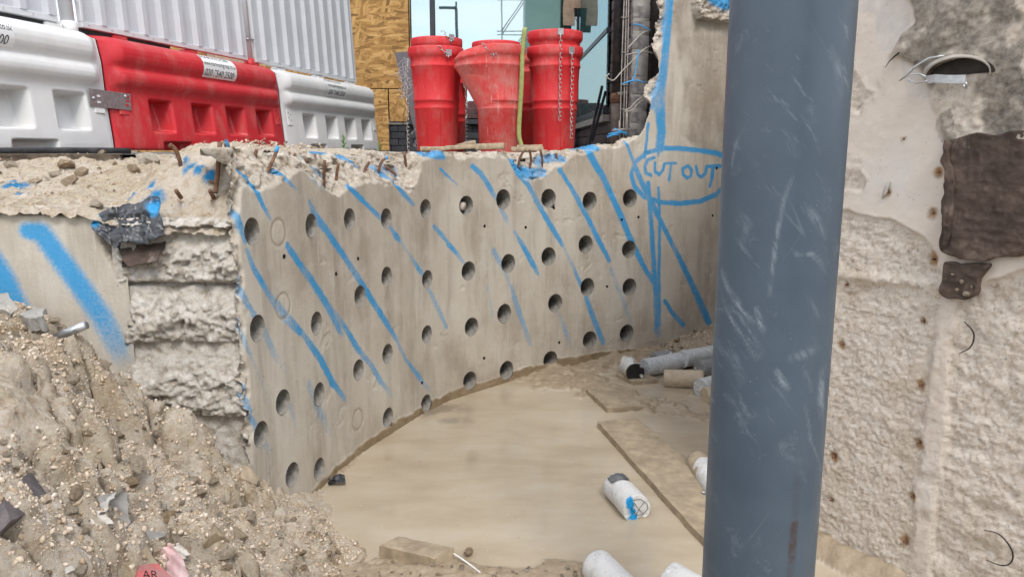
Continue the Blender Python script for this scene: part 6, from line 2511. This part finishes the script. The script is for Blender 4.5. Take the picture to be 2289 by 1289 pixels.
core((1522, 806), (1440, 822), zc + .03, zc + .02, 'core_grey', 'long speckled grey core lying behind the black ended one', mud=.8, seed=6)
core((1598, 790), (1524, 803), zc + .05, zc + .05, 'core_grey', 'speckled grey core at the back of the pile touching the pillar edge', mud=.8, seed=7)
core((1640, 812), (1562, 826), zc + .03, zc + .02, 'core_dark', 'dark wet core with pale pebbles in the middle of the pile', mud=.8, seed=8)
MAT['core_mud'] = MAT['mudcore']
core((1572, 848), (1484, 846), zc + .01, zc + .0, 'core_mud', 'core fully coated in tan mud before the pile', mud=-.9, seed=9)
core((1640, 848), (1566, 868), zc + .02, zc + .01, 'core_grey', 'speckled grey core with a flat cut end beside the pillar', mud=.8, seed=10)
core((1500, 800), (1462, 806), zc + .02, zc + .01, 'core_dark', 'short dark broken core stub behind the pile', mud=.7, seed=11)
mb = core((1650, 880), (1575, 888), zc - .01, zc - .02, 'core_mud', 'muddy core lump lowest in the pile against the pillar', mud=-.9, seed=14)

# ------------------------------------------------------------------ boards in the mud
def mud_board(corners, t, label, seed, z=.0):
    """corners: photo points near-left, near-right, far-right, far-left of the top face"""
    P = [onz(*c, z + t) for c in corners]
    bm = bmesh.new()
    nL, nW = 60, 10
    A, B, Cc, D = [Vector(p) for p in P]
    uu, vv = np.meshgrid(np.linspace(0, 1, nL + 1), np.linspace(0, 1, nW + 1), indexing='ij')
    pp_ = (P[0] * (1 - vv[..., None]) + P[1] * vv[..., None]) * (1 - uu[..., None]) + (P[3] * (1 - vv[..., None]) + P[2] * vv[..., None]) * uu[..., None]
    nz_, nx_, ny_ = fbm(pp_, 16, 3, .6, seed), fbm(pp_, 25, 2, .6, seed + 1), fbm(pp_, 25, 2, .6, seed + 2)
    vt = [[None] * (nW + 1) for _ in range(nL + 1)]
    vb = [[None] * (nW + 1) for _ in range(nL + 1)]
    for i in range(nL + 1):
        for j in range(nW + 1):
            u, v = i / nL, j / nW
            p = (A * (1 - v) + B * v) * (1 - u) + (D * (1 - v) + Cc * v) * u
            edge = min(i, nL - i, j * 3, (nW - j) * 3)
            dz = .003 * nz_[i, j] - (.004 if edge == 0 else 0)
            w = Vector((nx_[i, j], ny_[i, j], 0)) * (.006 if edge == 0 else .0)
            vt[i][j] = bm.verts.new(p + w + Vector((0, 0, dz)))
            vb[i][j] = bm.verts.new(p + w + Vector((0, 0, -t - .03))) if edge == 0 else None
    for i in range(nL):
        for j in range(nW):
            bm.faces.new((vt[i][j], vt[i][j + 1], vt[i + 1][j + 1], vt[i + 1][j]))
    for i in range(nL):
        bm.faces.new((vt[i][0], vt[i + 1][0], vb[i + 1][0], vb[i][0]))
        bm.faces.new((vt[i + 1][nW], vt[i][nW], vb[i][nW], vb[i + 1][nW]))
    for j in range(nW):
        bm.faces.new((vt[0][j + 1], vt[0][j], vb[0][j], vb[0][j + 1]))
        bm.faces.new((vt[nL][j], vt[nL][j + 1], vb[nL][j + 1], vb[nL][j]))
    bmesh.ops.recalc_face_normals(bm, faces=bm.faces)
    o = from_bm('muddy_board', bm, MAT['muddy'], None, True)
    tag(o, label, 'board', 'mud coated boards in the puddle')
    try:
        o.data.set_sharp_from_angle(angle=math.radians(40))
    except Exception:
        pass
    return o


mud_board([(1358, 910), (1436, 905), (1398, 862), (1310, 868)], .040, 'short mud coated board lying flat in the puddle', 301)
mud_board([(1680, 1320), (1800, 1230), (1425, 933), (1335, 940)], .042, 'long mud coated plank running towards the blue pillar', 302)
mud_board([(1414, 851), (1472, 846), (1440, 828), (1376, 832)], .022, 'small board under the black ended core', 303, .012)
mud_board([(970, 1246), (1014, 1222), (893, 1196), (848, 1216)], .06, 'thick board end at the foot of the spoil heap', 304, .0)

# ------------------------------------------------------------------ loose scraps
def crumple(name, corners, Ys, mat, label, cat, n=26, amp=.03, seed=0, paint_f=None):
    Q = [at(*c, y) for c, y in zip(corners, Ys)]
    V = []
    for i in range(n):
        for j in range(n):
            u, v = i / (n - 1), j / (n - 1)
            V.append((Q[0] * (1 - v) + Q[1] * v) * (1 - u) + (Q[3] * (1 - v) + Q[2] * v) * u)
    V = np.array(V)
    nr = np.array([0, -.8, .6])
    d = fbm(V, 9, 3, .6, seed, ridged=True) * amp + fbm(V, 26, 3, .6, seed + 1, ridged=True) * amp * .5
    V = V + d[:, None] * nr
    V += np.stack([fbm(V, 12, 2, .5, seed + 2), 0 * d, fbm(V, 12, 2, .5, seed + 3)], 1) * amp * .6
    V2 = V + np.array([0, .004, -.002])
    F1 = grid_faces(n, n)
    F_ = np.vstack([F1, F1[:, ::-1] + n * n])
    o = mk(name, np.vstack([V, V2]), F_, mat, None, True, {'paint': np.concatenate([paint_f(V)] * 2) if paint_f else np.zeros(2 * n * n)})
    tag(o, label, cat)
    return o


def pf(V):
    P = np.array([px_of(v) for v in V])
    return sstep(1.0, .3, np.hypot((P[:, 0] - 345) / 30, (P[:, 1] - 465) / 25) + .3 * fbm(V, 30, 2)) + sstep(1.0, .3, np.hypot((P[:, 0] - 212) / 18, (P[:, 1] - 490) / 26))


crumple('black_polythene', [(262, 470), (362, 440), (372, 535), (255, 560)], [3.26, 3.28, 3.13, 3.14], MAT['film'], 'crumpled black polythene hanging over the broken top of the left wall', 'plastic sheet', 34, .035, 401, pf)
crumple('black_polythene', [(203, 480), (262, 470), (275, 560), (215, 520)], [3.22, 3.22, 3.15, 3.17], MAT['film'], 'torn flap of black polythene at the edge of the thick blue stripe', 'plastic sheet', 24, .028, 411, pf)
crumple('bitumen_flap', [(268, 560), (372, 540), (352, 585), (285, 600)], [3.20, 3.20, 3.13, 3.14], MAT['felt'], 'folded dark bitumen flap below the crumpled black polythene', 'bitumen sheet', 24, .014, 421)
crumple('bitumen_flap', [(258, 500), (300, 500), (305, 590), (275, 600)], [3.23, 3.23, 3.19, 3.19], MAT['dark_in'], 'narrow dark bitumen strip inside the spalled notch', 'bitumen sheet', 20, .012, 431)
pq = onz(750, 1073, .02)
crumple('black_scrap', [(730, 1065), (768, 1063), (772, 1084), (733, 1084)], [pq[1] + .03, pq[1] + .03, pq[1] - .02, pq[1] - .02], MAT['film'], 'crumpled black plastic scrap on the mud by the wall foot', 'plastic scrap', 22, .03, 441)


def mound_hit(px, py, lift=0.0):
    d = ray(px, py)
    t = np.linspace(1.2, 3.4, 900)
    q = np.array([0, 0, EYE]) + d[None, :] * (t / d[1])[:, None]
    h = mound_z(q[:, 0], q[:, 1]) + lift
    b = q[:, 2] < h
    k = np.argmax(b) if b.any() else len(t) - 1
    return q[k]


def slab(name, pxs, T, mat, label, cat, lift=.02, seed=0, jag=.006):
    """a flat broken slab lying on the heap; pxs outline (photo), thickness T"""
    Q = [mound_hit(*p, lift) for p in pxs]
    c = np.mean(Q, 0)
    e = np.linalg.svd(np.array(Q) - c)[2]
    nrm = e[2]
    if nrm @ (np.array([0, 0, EYE]) - c) < 0:
        nrm = -nrm
    # flatten on to the best plane, seen from the camera
    out = []
    for p in pxs:
        d = ray(*p)
        k = (nrm @ (c - np.array([0, 0, EYE]))) / (nrm @ d)
        out.append(np.array([0, 0, EYE]) + d * k)
    bm = bmesh.new()
    top = [bm.verts.new(Vector(p)) for p in out]
    f = bm.faces.new(top)
    r = bmesh.ops.extrude_face_region(bm, geom=[f])
    for v in [g for g in r['geom'] if isinstance(g, bmesh.types.BMVert)]:
        v.co -= Vector(nrm * T)
    bmesh.ops.recalc_face_normals(bm, faces=bm.faces)
    bmesh.ops.triangulate(bm, faces=bm.faces)
    for _ in range(3):
        bmesh.ops.subdivide_edges(bm, edges=[e_ for e_ in bm.edges if e_.calc_length() > .018], cuts=1)
        bmesh.ops.triangulate(bm, faces=bm.faces)
    co = np.array([tuple(v.co) for v in bm.verts])
    d3 = np.stack([fbm(co + 5 * k, 22, 3, .6, seed + k) for k in range(3)], 1) * jag
    for v, d in zip(bm.verts, d3):
        v.co += Vector(d)
    o = from_bm(name, bm, mat, None, True)
    try:
        o.data.set_sharp_from_angle(angle=math.radians(42))
    except Exception:
        pass
    tag(o, label, cat)
    return o


slab('brick_fragment', [(3, 1090), (72, 1055), (105, 1105), (55, 1150), (25, 1163), (12, 1130)], .07, MAT['slate'], 'broken dark purple brick fragment on the spoil heap', 'brick', .03, 501, .005)
slab('concrete_slab', [(222, 1108), (285, 1092), (290, 1165), (245, 1140)], .05, MAT['conc_block'], 'pale flat concrete fragment beside the torn paper', 'concrete fragment', .02, 511)
slab('red_slab', [(312, 1262), (352, 1258), (385, 1289), (300, 1300)], .03, MAT['redbrick'], 'red and grey painted fragment with letters at the bottom edge', 'fragment', .03, 521, .003)
slab('tan_slab', [(272, 1240), (320, 1215), (355, 1258), (300, 1290)], .03, MAT['muddy'], 'tan mud caked slab above the red fragment', 'fragment', .015, 531)
slab('sand_slab', [(480, 1172), (535, 1176), (558, 1196), (515, 1208), (482, 1192)], .05, MAT['muddy'], 'sandy stone slab on the right flank of the spoil heap', 'stone slab', .02, 541, .008)
slab('timber_stub', [(545, 1038), (556, 1042), (580, 1066), (574, 1082), (536, 1066)], .05, MAT['timber'], 'brown timber stub sticking out of the heap by the wall corner', 'timber', .05, 551, .003)
slab('pale_rock', [(0, 655), (18, 655), (42, 690), (25, 700), (0, 690)], .06, MAT['conc_block'], 'angular pale rock on the crest of the heap at the left edge', 'rock', .05, 561, .01)
slab('pale_rock', [(32, 692), (70, 684), (98, 690), (94, 708), (58, 712)], .05, MAT['conc_block'], 'flat pale rock on the crest of the heap before the blue stripe', 'rock', .03, 571, .01)
slab('pale_rock', [(325, 1188), (355, 1170), (372, 1180), (365, 1198), (335, 1208)], .035, MAT['conc_block'], 'pale angular rock above the red and white film', 'rock', .02, 581, .008)
slab('tan_rock', [(335, 1215), (352, 1200), (372, 1198), (370, 1222), (345, 1232)], .04, MAT['muddy'], 'tan rock just below the pale angular rock', 'rock', .02, 591, .008)
slab('white_chip', [(120, 1283), (160, 1262), (166, 1272), (130, 1292)], .02, MAT['paper'], 'white pipe chip near the bottom left corner', 'fragment', .015, 595, .002)

# torn paper and film strips
def strip(pxs, w0, w1, mat, name, label, cat, lift, seed):
    P = catmull([mound_hit(*p, lift) for p in pxs], 6)
    n = len(P)
    V = []
    for i, p in enumerate(P):
        t = P[min(i + 1, n - 1)] - P[max(i - 1, 0)]
        t = t / np.linalg.norm(t)
        nn_ = np.array([0, -.75, .66])
        sd = np.cross(t, nn_)
        sd /= np.linalg.norm(sd)
        w = w0 + (w1 - w0) * i / (n - 1)
        for k in range(7):
            f = (k - 3) / 3
            V.append(p + sd * w * f + nn_ * (.010 * math.sin(k * 2.2 + i * .5) + .008 * fbm(np.array([p * 3]), 9, 2, .5, seed)[0]))
    V = np.array(V)
    F1 = grid_faces(n, 7)
    V = np.vstack([V, V + [0, .002, -.002]])
    o = mk(name, V, np.vstack([F1, F1[:, ::-1] + n * 7]), mat, None, True)
    return tag(o, label, cat)


strip([(268, 1095), (245, 1112), (228, 1130), (218, 1150)], .018, .030, MAT['paper'], 'paper_scrap', 'torn white paper bent over the pale concrete fragment', 'paper', .03, 601)
strip([(222, 1140), (220, 1160), (228, 1178)], .020, .026, MAT['paper'], 'paper_scrap', 'lower folded white paper on the spoil heap', 'paper', .025, 603)
strip([(368, 1222), (380, 1245), (392, 1270), (402, 1300)], .018, .030, MAT['redfilm'], 'plastic_film', 'pink and white plastic film strip at the bottom of the heap', 'plastic film', .03, 605)
strip([(390, 1222), (402, 1234), (408, 1248)], .016, .018, MAT['paper'], 'paper_scrap', 'white paper corner stuck to the pink plastic film', 'paper', .038, 607)

# letters on the red fragment
me = text_mesh('AR', .032)
c = mound_hit(338, 1281, .045)
for v in me.vertices:
    v.co = Vector(c) + Vector((v.co.x, -.5 * v.co.y * 0 - .006, v.co.y))
me.materials.append(MAT['ink'])
rs_ = [o for o in bpy.data.objects if o.name == 'red_slab'][0]
link(bpy.data.objects.new('lettering', me), rs_)

# steel tube end in the heap, cable
a, b = mound_hit(140, 748, .02), mound_hit(192, 724, .02)
b = at(192, 726, a[1] - .01)
st_ = tube('scaffold_tube', [a - (b - a) * .6, a, b], .016, MAT['galv'], None, 14)
tag(st_, 'grey steel tube end sticking out of the heap against the left wall', 'tube')
P = [onz(1012, 1235, .03), onz(1035, 1250, .03), onz(1060, 1268, .02), onz(1080, 1285, .02), onz(1105, 1310, .01)]
tag(tube('white_cable', catmull(P, 6), .004, MAT['cable'], None, 8), 'thin white cable beside the thick board end', 'cable')
o = put_stone(None, onz(1045, 1238, .01), .04, .2, 3)
o.name = 'dark_clod'
tag(o, 'dark clod of earth behind the thick board end', 'clod')
pz = onz(1590, 1108, .03)
o = crumple('foil_scrap', [(1566, 1100), (1600, 1098), (1605, 1122), (1572, 1120)], [pz[1] + .02, pz[1] + .02, pz[1] - .03, pz[1] - .03], mat_plain('crushed foil', (0.16, 0.155, 0.15), .35, .6, .5, 30, .3), 'crushed grey foil scrap beside the mud smeared core', 'foil', 18, .02, 451)

# ------------------------------------------------------------------ things stuck to the near right wall
n3r = np.array([RWN[0], RWN[1], 0])


def rw_sheet(name, pxs, mat, label, cat, off=.012, th=.008, seed=0, amp=.006, step=.006, jag=.022):
    poly = rw_poly(pxs)
    lo, hi = poly.min(0), poly.max(0)
    ts = np.arange(lo[0], hi[0] + step, step)
    zs = np.arange(lo[1], hi[1] + step, step)
    T, Z = np.meshgrid(ts, zs, indexing='ij')
    T, Z = T.ravel(), Z.ravel()
    N3 = np.stack([T, Z, 0 * T], 1)
    P = np.stack([T + jag * fbm(N3, 18, 3, .6, seed), Z + jag * fbm(N3, 18, 3, .6, seed + 1)], 1)
    ins = in_poly(P, poly)
    F_ = grid_faces(len(ts), len(zs))
    F_ = F_[ins[F_].all(1)]
    d = np.full(len(T), 9.0)
    for i in range(len(poly)):
        dd, _ = seg_dist(np.stack([T, Z], 1), poly[i], poly[(i + 1) % len(poly)])
        d = np.minimum(d, dd)
    o_ = off + amp * fbm(N3, 8, 4, .6, seed + 2) + amp * .7 * fbm(N3, 30, 3, .6, seed + 3, ridged=True) + .012 * sstep(.03, 0, d) * fbm(N3, 12, 2, .5, seed + 4)
    q = RW0[None, :] + T[:, None] * RWD + o_[:, None] * RWN
    V = np.stack([q[:, 0], q[:, 1], Z], 1)
    V, F_, _ = compact(V, F_)
    be = boundary_edges(F_)
    for _ in range(5):
        acc, cnt = np.zeros_like(V), np.zeros(len(V))
        for c0, c1 in ((0, 1), (1, 0)):
            np.add.at(acc, be[:, c0], V[be[:, c1]])
            np.add.at(cnt, be[:, c0], 1)
        b_ = cnt > 0
        V[b_] = V[b_] * .4 + .6 * acc[b_] / cnt[b_][:, None]
    nv = len(V)
    Vb = V - n3r * (th + .02)
    Fb = np.array([[a, b, b + nv, a + nv] for a, b in be])
    o = mk(name, np.vstack([V, Vb]), np.vstack([F_[:, ::-1], Fb]), mat, None, True)
    return tag(o, label, cat)


rw_sheet('bitumen_felt', [(2128, 318), (2150, 300), (2170, 296), (2400, 285), (2400, 575), (2289, 578), (2200, 585), (2120, 575), (2104, 560), (2112, 500), (2120, 430), (2118, 350)], MAT['felt'], 'large dark brown bitumen felt patch on the near right wall', 'bitumen felt', .028, .010, 701, .007)
rw_sheet('bitumen_tongue', [(2118, 580), (2225, 582), (2215, 600), (2195, 625), (2188, 665), (2160, 676), (2120, 665), (2098, 640), (2112, 610)], MAT['felt'], 'stony brown tongue hanging below the bitumen felt patch', 'bitumen felt', .020, .010, 711, .012)
for px, py, s in [(2160, 628, .012), (2140, 612, .009), (2172, 655, .016), (2150, 645, .010), (2182, 640, .010)]:
    p = rw_pt(px, py, .030)
    o = share('stone', STONES[rng.randint(9)], [q for q in bpy.data.objects if q.name == 'bitumen_tongue'][0], tuple(p), (rng.uniform(0, 3),) * 3, (s, s, s))
rw_sheet('torn_felt_strip', [(2122, 300), (2136, 318), (2142, 400), (2138, 480), (2130, 560), (2114, 556), (2120, 440), (2118, 350)], MAT['felt'], 'ragged black torn strip along the left edge of the felt patch', 'bitumen felt', .040, .010, 721, .010)

# broken grey pipe socket with steel strap
soc = empty('broken_pipe_socket', tuple(rw_pt(2150, 165, 0)), label='broken grey pipe socket with dark hollow in the near right wall', cat='pipe')
so = np.array(soc.location)
tdir = np.array([RWD[0], RWD[1], 0])
ppx = FPX / np.linalg.norm(so[:2])
V, n1, n2 = [], 28, 10
R1 = 52 / ppx
for i in range(n1):
    th = math.pi * (1.06 - 1.12 * i / (n1 - 1))
    for j in range(n2):
        f = j / (n2 - 1)
        out = .085 * (1 - f * .9)
        sq = 1.0 - .06 * f
        V.append(tdir * (R1 * 1.25 * math.cos(th) * sq + .012 - .05 * (1 - f)) + n3r * (-.02 + .075 * f + .012 * math.sin(th)) + np.array([0, 0, (R1 * .62 * math.sin(th) * sq) - .006 + .02 * (1 - f)]))
V = np.array(V)
Vi = V * np.array([.95, .95, .93])
F1 = grid_faces(n1, n2)
nv = len(V)
be = boundary_edges(F1)
mk('socket_shell', np.vstack([V, Vi]), np.vstack([F1, F1[:, ::-1] + nv, np.array([[a, b, b + nv, a + nv] for a, b in be])]), MAT['grey_pvc'], soc, True)
# flat dark face painting the shade inside the socket
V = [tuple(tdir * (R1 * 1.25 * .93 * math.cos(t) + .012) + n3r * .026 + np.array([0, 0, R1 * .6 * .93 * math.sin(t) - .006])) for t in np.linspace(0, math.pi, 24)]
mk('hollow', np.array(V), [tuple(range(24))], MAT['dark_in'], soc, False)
# strap with an eye
def rloc(px, py, off):
    return rw_pt(px, py, off) - so
def band(name, pts, w, mat, parent):
    V = []
    for p in pts:
        for dz, dn in ((-w, 0), (w, 0), (w, -.003), (-w, -.003)):
            V.append(p + np.array([0, 0, dz]) + n3r * dn)
    Fc = []
    n = len(pts)
    for i in range(n - 1):
        for j in range(4):
            Fc.append((4 * i + j, 4 * i + (j + 1) % 4, 4 * i + 4 + (j + 1) % 4, 4 * i + 4 + j))
    Fc += [(0, 1, 2, 3), (4 * n - 1, 4 * n - 2, 4 * n - 3, 4 * n - 4)]
    return mk(name, np.array(V), Fc, mat, parent, False)
ss = empty('steel_strap', tuple(so), label='bent grey steel strap with an eye below the broken pipe socket', cat='strap')
band('strap', [rloc(2096, 181, .075), rloc(2120, 178, .085), rloc(2150, 180, .09), rloc(2190, 180, .09)], .014, MAT['galv'], ss)
tube('eye', [rloc(x, y, .078) for x, y in [(2098, 175), (2085, 168), (2068, 168), (2056, 174), (2060, 182), (2074, 188), (2090, 186), (2100, 184)]], .003, MAT['galv'], ss, 6)
tube('curl', [rloc(2190, 186, .09), rloc(2192, 194, .085), rloc(2188, 199, .08), rloc(2182, 196, .078), rloc(2182, 190, .08)], .004, MAT['galv'], ss, 6)
wst = tube('metal_sliver', [rw_pt(x, y, o_) for x, y, o_ in [(2028, 182, .05), (2045, 172, .055), (2062, 155, .06), (2075, 145, .055), (2095, 132, .05), (2125, 126, .04)]], [.002, .006, .005, .004, .004, .003], MAT['galv'], None, 6)
tag(wst, 'thin pale metal sliver pointing left from the broken pipe socket', 'metal scrap')
rt2 = tube('dead_root', [rw_pt(x, y, o_) for x, y, o_ in [(1984, 152, .015), (1995, 138, .02), (2010, 125, .022), (2022, 115, .02)]], [.001, .002, .003, .003], MAT['dark_in'], None, 6)
tag(rt2, 'thin dark root on the plaster left of the pipe socket', 'root')
sl = tube('plastic_shred', [rw_pt(x, y, o_) for x, y, o_ in [(2000, 318, .006), (1990, 405, .004), (1982, 430, .01), (1975, 444, .006)]][1:], [.004, .008, .003], MAT['grey_pvc'], None, 6)
tag(sl, 'small torn shred stuck on the plaster near the pillar', 'scrap')

# ------------------------------------------------------------------ what the glazing mirrors: the street behind the photographer
lamp = empty('street_lamp', (XA(1024, 43) , -20.0, 0), label='grey street lamp column mirrored in the shopfront glazing', cat='street lamp')
tube('column', [(0, 0, 0), (0, 0, 9.3)], [.11, .08], MAT['frame'], lamp, 16)
box('lamp_head', (1.0, .3, .12), (-.45, 0, 9.35), MAT['frame'], lamp, bev=.03)
tube('spigot', [(0, 0, 9.3), (0, 0, 9.65)], .05, MAT['frame'], lamp, 10)
sc = empty('scaffold_tower', (0.05, -17.0, 0), label='tall steel scaffold tower mirrored in the shopfront glazing', cat='scaffold')
for x in (-.55, .55):
    for y in (-.6, .6):
        tube('upright', [(x, y, 0), (x, y, 14)], .03, MAT['galv'], sc, 10)
for k in range(8):
    z = .8 + k * 1.7
    for y in (-.6, .6):
        tube('ledger', [(-.8, y, z), (.8, y, z)], .026, MAT['galv'], sc, 8)
        tube('brace', [(-.55, y, z), (.55, y, z + 1.6)], .026, MAT['galv'], sc, 8)
    for x in (-.55, .55):
        tube('transom', [(x, -.7, z + .06), (x, .7, z + .06)], .026, MAT['galv'], sc, 8)
nb = empty('netted_building', (8.2, -34.0, 0), label='building wrapped in pale green netting mirrored in the right of the glazing', cat='building')
for k in range(6):
    for j in range(7):
        box('net_sheet', (2.36, .04, 2.96), (-6.2 + k * 2.4, 6.0 + .04 * ((k + j) % 2), 1.5 + j * 3.0), MAT['netting'], nb, bev=0)
box('body', (14.2, 11.6, 20.8), (0, 0, 10.4), MAT['conc_block'], nb, bev=.05)
